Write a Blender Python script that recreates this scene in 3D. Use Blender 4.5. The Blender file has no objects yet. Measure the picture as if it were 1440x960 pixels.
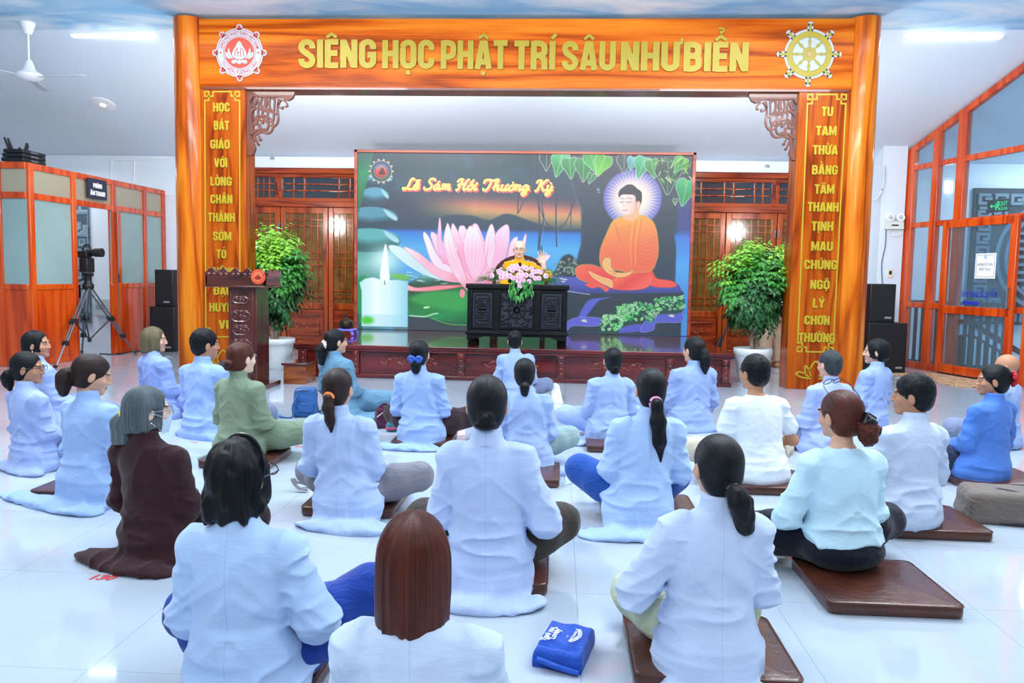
import bpy, math, random
import numpy as np
from mathutils import Vector, Matrix
PI = math.pi
COL = bpy.context.scene.collection
random.seed(7)

# ------------------------------------------------------------------ camera
CAM_H = 1.25
F_PX = 1120.0
YAW, PITCH, ROLL = math.atan(65/1120.0), math.atan(91/1120.0), 0.018
def _cam_axes():
    f = Vector((-math.sin(YAW)*math.cos(PITCH), math.cos(YAW)*math.cos(PITCH), -math.sin(PITCH)))
    r0 = Vector((math.cos(YAW), math.sin(YAW), 0))
    u0 = r0.cross(f)
    r = math.cos(ROLL)*r0 + math.sin(ROLL)*u0
    u = math.cos(ROLL)*u0 - math.sin(ROLL)*r0
    return r, u, f
CR, CU, CF = _cam_axes()
CP = Vector((0, 0, CAM_H))
def ray(px, py):
    return CR*((px-720)/F_PX) + CU*((480-py)/F_PX) + CF
def at_z(px, py, z=0.0):
    d = ray(px, py); t = (z-CAM_H)/d.z
    return CP + d*t
def at_y(px, py, Y):
    d = ray(px, py); t = Y/d.y
    return CP + d*t
def at_plane(px, py, p, n):
    d = ray(px, py); t = (Vector(p)-CP).dot(n)/d.dot(n)
    return CP + d*t
def proj(P):
    v = Vector(P)-CP
    z = v.dot(CF)
    return 720+F_PX*v.dot(CR)/z, 480-F_PX*v.dot(CU)/z, z

# ------------------------------------------------------------------ materials
def lin(c):
    if isinstance(c, str):
        c = c.lstrip('#'); c = [int(c[i:i+2], 16)/255 for i in (0, 2, 4)]
    return tuple((x/12.92 if x <= .04045 else ((x+.055)/1.055)**2.4) for x in c)
class NT:
    def __init__(s, name):
        s.m = bpy.data.materials.new(name); s.m.use_nodes = True
        s.t = s.m.node_tree; s.t.nodes.clear()
        s.out = s.n('ShaderNodeOutputMaterial'); s.b = s.n('ShaderNodeBsdfPrincipled')
        s.l(s.b.outputs[0], s.out.inputs[0])
    def n(s, typ, **kw):
        nd = s.t.nodes.new(typ)
        for k, v in kw.items(): setattr(nd, k, v)
        return nd
    def l(s, a, b): s.t.links.new(a, b)
    def set(s, **kw):
        names = dict(col='Base Color', rough='Roughness', metal='Metallic', spec='Specular IOR Level', coat='Coat Weight',
                     coatr='Coat Roughness', sheen='Sheen Weight', emis='Emission Color', estr='Emission Strength',
                     trans='Transmission Weight', alpha='Alpha', ior='IOR', sss='Subsurface Weight')
        for k, v in kw.items():
            if k in ('col', 'emis'): v = (*v, 1)
            s.b.inputs[names[k]].default_value = v
        return s
    def coord(s, scale=(1, 1, 1), out='Object', rot=(0, 0, 0)):
        tc = s.n('ShaderNodeTexCoord'); mp = s.n('ShaderNodeMapping')
        mp.inputs['Scale'].default_value = scale; mp.inputs['Rotation'].default_value = rot
        s.l(tc.outputs[out], mp.inputs[0]); return mp.outputs[0]
    def noise(s, vec, scale, detail=3, rough=.5, dist=0, dim='3D'):
        nd = s.n('ShaderNodeTexNoise', noise_dimensions=dim)
        nd.inputs['Scale'].default_value = scale; nd.inputs['Detail'].default_value = detail
        nd.inputs['Roughness'].default_value = rough; nd.inputs['Distortion'].default_value = dist
        if vec is not None: s.l(vec, nd.inputs['W' if dim == '1D' else 'Vector'])
        return nd.outputs[0]
    def math(s, op, a, b=None):
        nd = s.n('ShaderNodeMath', operation=op)
        for i, v in enumerate((a, b)):
            if v is None: continue
            if isinstance(v, (int, float)): nd.inputs[i].default_value = v
            else: s.l(v, nd.inputs[i])
        return nd.outputs[0]
    def ramp(s, fac, stops):
        nd = s.n('ShaderNodeValToRGB'); e = nd.color_ramp.elements
        while len(e) < len(stops): e.new(.5)
        for el, (p, c) in zip(e, stops): el.position = p; el.color = (*c, 1)
        s.l(fac, nd.inputs[0]); return nd.outputs[0]
    def mix(s, fac, a, b, mode='MIX'):
        nd = s.n('ShaderNodeMix', data_type='RGBA', blend_type=mode)
        for sock, v in ((nd.inputs[0], fac), (nd.inputs[6], a), (nd.inputs[7], b)):
            if isinstance(v, (int, float)): sock.default_value = v
            elif isinstance(v, tuple): sock.default_value = (*v, 1)
            else: s.l(v, sock)
        return nd.outputs[2]
    def bump(s, h, strength=.2, dist=.01):
        nd = s.n('ShaderNodeBump'); nd.inputs['Strength'].default_value = strength; nd.inputs['Distance'].default_value = dist
        s.l(h, nd.inputs['Height']); s.l(nd.outputs[0], s.b.inputs['Normal'])
    def col(s, sock): s.l(sock, s.b.inputs['Base Color'])
MC = {}
def plain(name, c, rough=.5, var=.06, scale=6, bump=0, bscale=40, **kw):
    """a procedural surface: base colour with soft noise variation and optional bump"""
    if name in MC: return MC[name]
    k = NT(name); c = lin(c); k.set(rough=rough, **kw)
    v = k.coord()
    nz = k.noise(v, scale, 3)
    d = tuple(max(0, x*(1-var)) for x in c); e = tuple(min(1, x*(1+var)) for x in c)
    k.col(k.ramp(nz, [(.3, d), (.7, e)]))
    if bump: k.bump(k.noise(v, bscale, 4), bump, .005)
    MC[name] = k.m; return k.m
def wood(name, dark, mid, light, axis='Z', scale=1.0, rings=7, rough=.25, coat=.5, stretch=9, knot=True, spec=.5):
    if name in MC: return MC[name]
    k = NT(name); k.set(rough=rough, coat=coat, coatr=.06, spec=spec)
    s = [scale*2.4]*3; s['XYZ'.index(axis)] = scale*2.4/stretch
    v = k.coord(tuple(s))
    n1 = k.noise(v, 1.0, 3, .4, .35)
    r = k.math('SINE', k.math('MULTIPLY', n1, rings*6.283))
    r = k.math('POWER', k.math('ADD', k.math('MULTIPLY', r, .5), .5), .6)
    s2 = [scale*34]*3; s2['XYZ'.index(axis)] = scale*1.1
    f = k.noise(k.coord(tuple(s2)), 1.0, 4, .6)
    s3 = [scale*9]*3; s3['XYZ'.index(axis)] = scale*.5
    g = k.noise(k.coord(tuple(s3)), 1.0, 2, .5)
    h = k.math('ADD', k.math('ADD', k.math('MULTIPLY', r, .34), k.math('MULTIPLY', f, .42)), k.math('MULTIPLY', g, .34))
    k.col(k.ramp(h, [(.3, lin(dark)), (.54, lin(mid)), (.8, lin(light))]))
    k.bump(f, .05, .002)
    MC[name] = k.m; return k.m
def emission(name, c, strength):
    if name in MC: return MC[name]
    k = NT(name); k.set(col=lin(c), emis=lin(c), estr=strength)
    MC[name] = k.m; return k.m
def glass(name, c=(.92, .97, 1), rough=.0, alpha=.18):
    """window glass: mostly see-through with a glossy surface"""
    if name in MC: return MC[name]
    k = NT(name); k.t.nodes.remove(k.b)
    tr = k.n('ShaderNodeBsdfTransparent'); tr.inputs[0].default_value = (*c, 1)
    gl = k.n('ShaderNodeBsdfGlossy'); gl.inputs['Roughness'].default_value = rough
    df = k.n('ShaderNodeBsdfDiffuse'); df.inputs[0].default_value = (*lin('#9fb8c4'), 1)
    nz = k.noise(k.coord(), 1.5, 2)
    m0 = k.n('ShaderNodeMixShader'); m0.inputs[0].default_value = alpha
    k.l(k.math('ADD', k.math('MULTIPLY', nz, .06), alpha-.03), m0.inputs[0])
    k.l(tr.outputs[0], m0.inputs[1]); k.l(df.outputs[0], m0.inputs[2])
    fr = k.n('ShaderNodeLayerWeight'); fr.inputs[0].default_value = .5
    mx = k.n('ShaderNodeMixShader'); k.l(k.math('ADD', k.math('MULTIPLY', k.math('POWER', fr.outputs['Facing'], 4), .55), .03), mx.inputs[0]); k.l(m0.outputs[0], mx.inputs[1]); k.l(gl.outputs[0], mx.inputs[2])
    k.l(mx.outputs[0], k.out.inputs[0]); MC[name] = k.m; return k.m

# ------------------------------------------------------------------ objects
WM = {}
def thing(name, label, cat, loc=(0, 0, 0), rotz=0.0, group=None):
    o = bpy.data.objects.new(name, None); COL.objects.link(o)
    o.location = loc; o.rotation_euler = (0, 0, rotz); o.empty_display_size = .05
    tag(o, label, cat, group)
    WM[o] = Matrix.Translation(Vector(loc)) @ Matrix.Rotation(rotz, 4, 'Z')
    return o
def tag(o, label, cat, group=None):
    o['label'] = label; o['category'] = cat
    if group: o['group'] = group
    return o
def struct(o):
    o['kind'] = 'structure'; return o
def new_obj(name, me, parent=None, world=False, loc=None):
    o = bpy.data.objects.new(name, me); COL.objects.link(o)
    if parent is not None:
        o.parent = parent; WM[o] = WM[parent]
        if world: me.transform(WM[parent].inverted())
    else:
        WM[o] = Matrix.Identity(4)
        if loc is not None:
            me.transform(Matrix.Translation(-Vector(loc))); o.location = loc; WM[o] = Matrix.Translation(Vector(loc))
    return o
def smooth(me, ang=40):
    if len(me.polygons):
        me.polygons.foreach_set('use_smooth', [True]*len(me.polygons))
        if ang < 180: me.set_sharp_from_angle(angle=math.radians(ang))
def spread(w, m):
    if not isinstance(w, (list, tuple)): return [w]*m
    return list(w) if len(w) == m else [float(x) for x in np.interp(np.linspace(0, 1, m), np.linspace(0, 1, len(w)), w)]
class MB:
    def __init__(s): s.v = []; s.f = []; s.mi = []; s.k = 0
    def add(s, vs, fs):
        b = len(s.v); s.v.extend([tuple(p) for p in vs])
        s.f.extend([tuple(b+i for i in f) for f in fs]); s.mi.extend([s.k]*len(fs)); return s
    def box(s, lo, hi, M=None):
        x0, y0, z0 = lo; x1, y1, z1 = hi
        vs = [Vector(p) for p in ((x0,y0,z0),(x1,y0,z0),(x1,y1,z0),(x0,y1,z0),(x0,y0,z1),(x1,y0,z1),(x1,y1,z1),(x0,y1,z1))]
        if M is not None: vs = [M @ p for p in vs]
        return s.add(vs, [(0,3,2,1),(4,5,6,7),(0,1,5,4),(1,2,6,5),(2,3,7,6),(3,0,4,7)])
    def cbox(s, c, size, M=None):
        return s.box([c[i]-size[i]/2 for i in range(3)], [c[i]+size[i]/2 for i in range(3)], M)
    def hexa(s, p):
        """eight corners: 4 of the front loop, 4 of the back loop"""
        return s.add(p, [(3,2,1,0),(4,5,6,7),(0,1,5,4),(1,2,6,5),(2,3,7,6),(3,0,4,7)])
    def bar(s, a, b, w, d, up=(0, 0, 1)):
        a, b = Vector(a), Vector(b); t = (b-a).normalized(); up = Vector(up)
        x = t.cross(up)
        if x.length < 1e-4: x = t.cross(Vector((0, 1, 0)))
        x.normalize(); y = x.cross(t)
        c = [(-w/2,-d/2),(w/2,-d/2),(w/2,d/2),(-w/2,d/2)]
        return s.hexa([a+x*i+y*j for i, j in c]+[b+x*i+y*j for i, j in c])
    def tube(s, pts, r, n=8, closed=False, cap=True, flat=1.0, upv=(0, 0, 1)):
        P = [Vector(p) for p in pts]; m = len(P)
        R = spread(r, m)
        vs = []; fs = []
        for i in range(m):
            if closed: t = P[(i+1) % m]-P[i-1]
            else: t = P[min(i+1, m-1)]-P[max(i-1, 0)]
            t.normalize(); u = Vector(upv)
            if abs(t.dot(u)) > .95: u = Vector((1, 0, 0)) if abs(t.x) < .9 else Vector((0, 1, 0))
            x = t.cross(u).normalized(); y = x.cross(t)
            for j in range(n):
                a = 2*PI*j/n; vs.append(P[i]+x*(R[i]*math.cos(a))+y*(R[i]*flat*math.sin(a)))
        for i in range(m if closed else m-1):
            k = (i+1) % m
            for j in range(n):
                q = (j+1) % n; fs.append((i*n+j, i*n+q, k*n+q, k*n+j))
        if cap and not closed:
            fs.append(tuple(range(n-1, -1, -1))); fs.append(tuple((m-1)*n+j for j in range(n)))
        return s.add(vs, fs)
    def cyl(s, a, b, r0, r1=None, n=16): return s.tube([a, b], [r0, r0 if r1 is None else r1], n)
    def lathe(s, prof, n=24, c=(0, 0, 0), sx=1, sy=1, M=None, wob=None):
        vs = []; fs = []; m = len(prof)
        for i, (r, z) in enumerate(prof):
            for j in range(n):
                a = 2*PI*j/n; k = 1 if wob is None else wob(a, z)
                vs.append(Vector((c[0]+r*k*sx*math.cos(a), c[1]+r*k*sy*math.sin(a), c[2]+z)))
        for i in range(m-1):
            for j in range(n):
                q = (j+1) % n; fs.append((i*n+j, i*n+q, (i+1)*n+q, (i+1)*n+j))
        fs.append(tuple(range(n-1, -1, -1))); fs.append(tuple((m-1)*n+j for j in range(n)))
        if M is not None: vs = [M @ p for p in vs]
        return s.add(vs, fs)
    def ell(s, c, r, nu=12, nv=8, M=None):
        vs = []; fs = []
        if isinstance(r, (int, float)): r = (r, r, r)
        for i in range(nv+1):
            p = PI*i/nv
            for j in range(nu):
                a = 2*PI*j/nu
                vs.append(Vector((r[0]*math.sin(p)*math.cos(a), r[1]*math.sin(p)*math.sin(a), r[2]*math.cos(p))))
        vs = [(M @ v if M is not None else v)+Vector(c) for v in vs]
        for i in range(nv):
            for j in range(nu):
                q = (j+1) % nu; fs.append((i*nu+j, (i+1)*nu+j, (i+1)*nu+q, i*nu+q))
        return s.add(vs, fs)
    def prism(s, poly, d, o=(0, 0, 0), ux=(1, 0, 0), uy=(0, 0, 1)):
        """2-D polygon extruded by d along ux x uy"""
        o, ux, uy = Vector(o), Vector(ux), Vector(uy); nn = ux.cross(uy).normalized()
        n = len(poly); a = [o+ux*p[0]+uy*p[1] for p in poly]
        vs = a+[p+nn*d for p in a]
        fs = [tuple(range(n-1, -1, -1)), tuple(range(n, 2*n))]
        fs += [(i, (i+1) % n, n+(i+1) % n, n+i) for i in range(n)]
        return s.add(vs, fs)
    def stroke(s, pts, w, d, o=(0, 0, 0), ux=(1, 0, 0), uy=(0, 0, 1), closed=False):
        """2-D polyline of width w extruded by d (ends square)"""
        o, ux, uy = Vector(o), Vector(ux), Vector(uy); nn = ux.cross(uy).normalized()
        P = [Vector((p[0], p[1])) for p in pts]; m = len(P)
        W = spread(w, m)
        L = []; R = []
        for i in range(m):
            if closed: d0 = (P[i]-P[i-1]).normalized(); d1 = (P[(i+1) % m]-P[i]).normalized()
            else:
                d1 = (P[min(i+1, m-1)]-P[min(i, m-2)]).normalized(); d0 = (P[max(i, 1)]-P[max(i-1, 0)]).normalized()
            n0 = Vector((-d0.y, d0.x)); n1 = Vector((-d1.y, d1.x)); nb = n0+n1
            if nb.length < 1e-3: nb = n1
            nb.normalize(); k = W[i]/2/max(.45, nb.dot(n1))
            L.append(P[i]+nb*k); R.append(P[i]-nb*k)
        to = lambda q, e: o+ux*q.x+uy*q.y+nn*e
        vs = [to(q, 0) for q in L]+[to(q, 0) for q in R]+[to(q, d) for q in L]+[to(q, d) for q in R]
        fs = []
        for i in range(m if closed else m-1):
            k = (i+1) % m
            fs += [(i, m+i, m+k, k)[::-1], (2*m+i, 3*m+i, 3*m+k, 2*m+k), (i, 2*m+i, 2*m+k, k), (m+k, 3*m+k, 3*m+i, m+i)]
        if not closed:
            fs += [(0, m, 3*m, 2*m), (m-1, 3*m-1, 4*m-1, 2*m-1)[::-1]]
        return s.add(vs, fs)
    def mesh(s, name, mats, sm=40):
        me = bpy.data.meshes.new(name); me.from_pydata(s.v, [], s.f); me.update()
        for m in (mats if isinstance(mats, (list, tuple)) else [mats]): me.materials.append(m)
        if max(s.mi, default=0): me.polygons.foreach_set('material_index', s.mi)
        if sm: smooth(me, sm)
        return me
    def build(s, name, mats, parent=None, world=False, sm=40, bevel=0, loc=None):
        o = new_obj(name, s.mesh(name, mats, sm), parent, world, loc)
        if bevel:
            b = o.modifiers.new('bevel', 'BEVEL'); b.width = bevel; b.segments = 2; b.limit_method = 'ANGLE'; b.angle_limit = .7
            b.harden_normals = False
        return o
def curve(pts, n=8, closed=False):
    """Catmull-Rom smoothing of a list of 2-D or 3-D points"""
    P = [np.array(p, float) for p in pts]; m = len(P); out = []
    for i in range(m if closed else m-1):
        p0 = P[i-1] if (closed or i > 0) else 2*P[0]-P[1]; p1 = P[i]; p2 = P[(i+1) % m]
        p3 = P[(i+2) % m] if (closed or i+2 < m) else 2*P[-1]-P[-2]
        for k in range(n):
            t = k/n
            out.append(.5*((2*p1)+(-p0+p2)*t+(2*p0-5*p1+4*p2-p3)*t*t+(-p0+3*p1-3*p2+p3)*t**3))
    if not closed: out.append(P[-1])
    return [tuple(p) for p in out]
def arc(cx, cy, rx, ry, a0, a1, n=8):
    return [(cx+rx*math.cos(math.radians(a0+(a1-a0)*i/n)), cy+ry*math.sin(math.radians(a0+(a1-a0)*i/n))) for i in range(n+1)]

# ------------------------------------------------------------------ lettering
def type_text(mb, body, w, h, o, ux=(1, 0, 0), uy=(0, 0, 1), depth=.004, offset=.012, shear=0.0, cap_fit=True, bend=None):
    """text in the built-in face, fitted to width w and height h (cap height), centred on o"""
    c = bpy.data.curves.new('lettering', 'FONT'); c.body = body; c.size = 1; c.offset = offset; c.resolution_u = 3
    ob = bpy.data.objects.new('lettering', c); me = bpy.data.meshes.new_from_object(ob)
    V = np.array([v.co[:] for v in me.vertices]); F = [tuple(p.vertices) for p in me.polygons]
    bpy.data.objects.remove(ob); bpy.data.meshes.remove(me); bpy.data.curves.remove(c)
    x0, x1 = V[:, 0].min(), V[:, 0].max()
    sx = w/(x1-x0) if w else h/.69; sy = h/.69 if h else sx
    X = (V[:, 0]-(x0+x1)/2)*sx; Y = (V[:, 1]-.345)*sy
    X = X+shear*Y
    o, ux, uy = Vector(o), Vector(ux), Vector(uy); nn = ux.cross(uy).normalized()
    if bend:
        rad, top = bend; A = X/rad
        if top: X, Y = (rad+Y)*np.sin(A), (rad+Y)*np.cos(A)
        else: X, Y = (rad-Y)*np.sin(A), -(rad-Y)*np.cos(A)
    mb.add([o+ux*a+uy*b+nn*depth for a, b in zip(X, Y)], F)
    return mb
# a heavy condensed sign face drawn as strokes (width, list of polylines) on a 1-high body
def _glyphs():
    t = .095; W = .56; l, r, b, u = t, W-t, t*.9, 1-t*.9; ry = .17; rx = (r-l)/2; cx = W/2
    top = arc(cx, u-ry, rx, ry, 180, 0, 8); bot = arc(cx, b+ry, rx, ry, 180, 360, 8)
    G = {
     'I': (.19, [[(t, 0), (t, 1)]]), 'L': (.44, [[(t, 1), (t, b), (.44, b)]][:1]),
     'T': (.5, [[(0, u), (.5, u)], [(.25, u), (.25, 0)]]),
     'H': (W, [[(l, 0), (l, 1)], [(r, 0), (r, 1)], [(l, .52), (r, .52)]]),
     'N': (W, [[(l, 0), (l, 1)], [(r, 0), (r, 1)], [(l+.02, .94), (r-.02, .06)]]),
     'M': (.74, [[(l, 0), (l, 1)], [(.74-t, 0), (.74-t, 1)], [(l+.02, .95), (.37, .2), (.74-t-.02, .95)]]),
     'A': (.6, [[(.09, 0), (.26, .98)], [(.51, 0), (.34, .98)], [(.14, .25), (.46, .25)], [(.2, .9), (.4, .9)]]),
     'V': (.6, [[(.09, 1), (.28, .02)], [(.51, 1), (.32, .02)], [(.22, .1), (.38, .1)]]),
     'Y': (.58, [[(.09, 1), (.29, .45), (.49, 1)], [(.29, .5), (.29, 0)]]),
     'U': (W, [[(l, 1)]+bot+[(r, 1)]]),
     'O': (W, [top+bot[::-1]+[top[0]]]),
     'C': (W, [[(r, .64), (r, u-ry)]+top[::-1][1:]+bot+[(r, .36)]]),
     'G': (W, [[(r, .66), (r, u-ry)]+top[::-1][1:]+bot+[(r, .46), (cx, .46)]]),
     'D': (W, [[(l, 0), (l, 1)], [(l, u)]+arc(cx-.03, u-ry, rx+.03, ry, 90, 0, 6)+arc(cx-.03, b+ry, rx+.03, ry, 0, -90, 6)+[(l, b)]]),
     'P': (.54, [[(l, 0), (l, 1)], [(l, u)]+arc(cx-.04, u-.15, rx+.02, .15, 90, 0, 6)+arc(cx-.04, .56, rx+.02, .13, 0, -90, 6)+[(l, .43)]]),
     'R': (W, [[(l, 0), (l, 1)], [(l, u)]+arc(cx-.03, u-.14, rx+.02, .14, 90, 0, 6)+arc(cx-.03, .62, rx+.02, .12, 0, -90, 6)+[(l, .5)],
               [(cx, .5), (r-.02, .36), (r, 0)]]),
     'B': (W, [[(l, 0), (l, 1)], [(l, u)]+arc(cx-.04, u-.13, rx+.01, .13, 90, 0, 6)+arc(cx-.04, .64, rx+.01, .12, 0, -90, 6)+[(l, .53)],
               [(l, .53)]+arc(cx-.04, .4, rx+.03, .13, 90, 0, 6)+arc(cx-.04, b+.15, rx+.03, .15, 0, -90, 6)+[(l, b)]]),
     'S': (W, [[(r, .68), (r, u-ry)]+top[::-1][1:]+[(l, .7), (l+.05, .6), (cx, .5), (r-.05, .4), (r, .3)]+bot[::-1]+[(l, .32)]]),
    }
    G['E'] = (.45, [[(t, 0), (t, 1)], [(t, u), (.45, u)], [(t, .52), (.42, .52)], [(t, b), (.45, b)]])
    G['L'] = (.44, [[(t, 1), (t, 0)], [(t, b), (.44, b)]])
    G['Đ'] = (W, G['D'][1]+[[(-.06, .52), (cx, .52)]])
    return G
GLY = _glyphs()
import unicodedata
def sign_text(mb, body, w, h, o, ux=(1, 0, 0), uy=(0, 0, 1), depth=.02, gap=.07, thick=.205, space=.22):
    """condensed heavy capitals; o = centre of the line at mid cap height"""
    pen = 0; S = []
    for ch in body:
        if ch == ' ': pen += space; continue
        if ch == 'Đ': base, marks = 'Đ', ''
        else:
            dec = unicodedata.normalize('NFD', ch); base, marks = dec[0], dec[1:]
        gw, paths = GLY[base]; c = gw/2
        for p in paths: S.append(([(x+pen, y) for x, y in p], thick))
        up = 1.07
        for mk in marks:
            m = ord(mk)
            if m == 0x302: S.append(([(pen+c-.17, up), (pen+c, up+.13), (pen+c+.17, up)], .1)); up += .2
            elif m == 0x306: S.append(([(pen+x, y) for x, y in arc(c, up+.12, .16, .12, 190, 350, 6)], .09)); up += .18
            elif m == 0x301: S.append(([(pen+c-.03, up), (pen+c+.12, up+.17)], .12))
            elif m == 0x300: S.append(([(pen+c+.03, up), (pen+c-.12, up+.17)], .12))
            elif m == 0x309: S.append(([(pen+x, y) for x, y in arc(c, up+.14, .08, .07, 150, -90, 6)]+[(pen+c, up)], .07))
            elif m == 0x303: S.append(([(pen+c-.18, up), (pen+c-.08, up+.1), (pen+c+.08, up+.02), (pen+c+.18, up+.12)], .08))
            elif m == 0x323: S.append(([(pen+c, -.21), (pen+c, -.07)], .15))
            elif m == 0x31b: S.append(([(pen+gw-.1, .93), (pen+gw+.04, .96), (pen+gw+.07, 1.12)], .1))
        pen += gw+gap
    pen -= gap; sx = w/pen
    o, ux, uy = Vector(o), Vector(ux), Vector(uy)
    for i, (p, t) in enumerate(S):
        mb.stroke([(x-pen/2, y-.5) for x, y in p], t, depth+.0004*(i % 7), o, ux*sx, uy*h)
    return mb

# ------------------------------------------------------------------ shared surfaces
M_ARCH_V = wood('arch_wood_vertical', '#7c3004', '#c05a0a', '#dc8420', 'Z', 1.2, 5, .22, .15, 9, spec=.2)
M_ARCH_P = wood('arch_wood_panel', '#6c2404', '#9c3f08', '#b65a10', 'Z', 2.0, 5, .24, .1, 9, spec=.15)
M_ARCH_H = wood('arch_wood_beam', '#742a04', '#b24e08', '#cc741a', 'X', 1.5, 4, .26, .03, 16, spec=.12)
M_DOOR = wood('door_wood', '#4e1606', '#96380f', '#b4541c', 'Z', 1.6, 5, .2, .6, 10)
M_DOORH = wood('door_wood_rail', '#4a1406', '#8c3210', '#a84a1a', 'X', 1.6, 5, .2, .6, 10)
M_BOOTH = wood('booth_wood', '#a02c06', '#c8420a', '#dc5c14', 'Z', 1.4, 5, .25, .5, 14)
M_CARVE = plain('carved_brown_wood', '#6e3420', .35, .15, 9, coat=.3)
M_DARK = wood('dark_rosewood', '#2a0d0a', '#431814', '#56231c', 'X', 1.6, 5, .2, .6, 10)
M_DARKV = wood('dark_rosewood_upright', '#2a0d0a', '#431814', '#56231c', 'Z', 1.6, 5, .25, .5, 10)
M_STAGE = wood('stage_wood', '#330b08', '#561410', '#6e1e16', 'X', 1.4, 5, .18, .7, 10)
M_BLACKWOOD = wood('black_wood', '#040506', '#08090c', '#101016', 'X', 1.8, 5, .34, .08, 10, spec=.22)
M_GOLD = plain('gold_foil', '#bda226', .3, .05, 4, metal=.2)
M_WHITE = plain('white_plastic', '#eef2f5', .4, .02)
M_BLACK = plain('black_plastic', '#111318', .5, .1)
M_SPK = plain('black_speaker_cloth', '#0b0d14', .8, .15, 80, .3, 300)
M_METAL = plain('grey_metal', '#6f7780', .35, .08, 20, metal=.7)
M_WALL = plain('white_wall_paint', '#d9e7f5', .75, .015, 1.2, .04, 120)
M_SLOPE = plain('white_ceiling_paint', '#d9e8f7', .8, .015, 1.0)
M_RAIL = plain('brown_rail_wood', '#5c2a18', .35, .15, 12, coat=.3)

def floor_mat():
    k = NT('white_polished_tile'); k.set(rough=.07, spec=.5, coat=.25, coatr=.03)
    tc = k.n('ShaderNodeTexCoord'); sep = k.n('ShaderNodeSeparateXYZ'); k.l(tc.outputs['Object'], sep.inputs[0])
    g = None
    for ax, off in ((0, 76.904), (1, 73.91)):
        f = k.math('FRACT', k.math('DIVIDE', k.math('ADD', sep.outputs[ax], off), .77))
        d = k.math('ABSOLUTE', k.math('SUBTRACT', f, .5))
        e = k.math('GREATER_THAN', d, .5-.0022)
        g = e if g is None else k.math('MAXIMUM', g, e)
    nz = k.noise(k.coord((.5, .5, 1)), 1.3, 4, .6, .8)
    base = k.ramp(nz, [(.3, lin('#acb8c6')), (.7, lin('#b8c4d2'))])
    k.col(k.mix(g, base, lin('#93a7ac')))
    return k.m
def sky_mat():
    k = NT('painted_sky_ceiling'); k.set(rough=.6)
    n = k.noise(k.coord((.5, 1.1, 1)), 1.1, 5, .55, 1.2)
    k.col(k.ramp(n, [(.34, lin('#6fb2e0')), (.47, lin('#a3cbe8')), (.56, lin('#c6dbec')), (.72, lin('#e2ebf3'))]))
    return k.m

YA = 9.43                       # front of the archway and of the stage
YB = 12.9                       # back wall
ZT = 3.12                       # top of the back wall
ZC = 4.26                       # flat ceiling
YK = 10.0                       # where the ceiling starts to slope
fl = MB(); fl.add([(-12, -3, 0), (9.5, -3, 0), (9.5, 15, 0), (-12, 15, 0)], [(0, 1, 2, 3)])
struct(fl.build('floor', floor_mat()))
c = MB(); c.box((-12, -1.5, ZC), (9.5, YK, ZC+.08)); struct(c.build('ceiling', sky_mat()))
c = MB(); c.hexa([(-12, YK, ZC), (9.5, YK, ZC), (9.5, YK, ZC+.08), (-12, YK, ZC+.08), (-12, YB+.1, ZT-.03), (9.5, YB+.1, ZT-.03), (9.5, YB+.1, ZT+.08), (-12, YB+.1, ZT+.08)])
struct(c.build('ceiling', M_SLOPE))
SLOPE = (ZC-ZT)/(YB-YK)
def ceil_z(y): return ZC if y < YK else ZC-(y-YK)*SLOPE

# back wall, with openings for the two groups of doors
ZH = at_y(420, 238, YB).z       # head of the door frames
DL0, DL1 = at_y(327, 350, YB).x, at_y(529, 350, YB).x
DR0, DR1 = at_y(946, 350, YB).x, at_y(1164, 350, YB).x
w = MB()
for x0, x1 in ((-12, DL0), (DL1, DR0), (DR1, 9.5)): w.box((x0, YB, 0), (x1, YB+.2, ZT))
for x0, x1 in ((DL0, DL1), (DR0, DR1)): w.box((x0, YB, ZH), (x1, YB+.2, ZT))
struct(w.build('wall_back', M_WALL, sm=0))
w = MB(); w.box((-12, 8, 0), (-11.8, YB, 3.6)); struct(w.build('wall_left', M_WALL, sm=0))
w = MB(); w.box((9.3, 6, 0), (9.5, YB, 3.6)); struct(w.build('wall_right', M_WALL, sm=0))
# the pier beside the right-hand column
PX0, PX1, PY = at_y(1238, 300, 12.45).x, at_y(1272, 300, 12.45).x, 12.45
w = MB(); w.box((PX0, PY, 0), (PX1, YB, ceil_z(PY)+.02)); struct(w.build('wall_back', M_WALL, sm=0))
w = MB(); w.box((DR1, YB-.05, ZH+.03), (PX0, YB, ZT)); w.box((DR0-.3, YB-.05, ZH+.02), (DR1, YB, ZT)); w.box((DL0, YB-.05, ZH+.02), (DL1+.2, YB, ZT))
struct(w.build('trim_1', M_WALL, sm=0))

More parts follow.
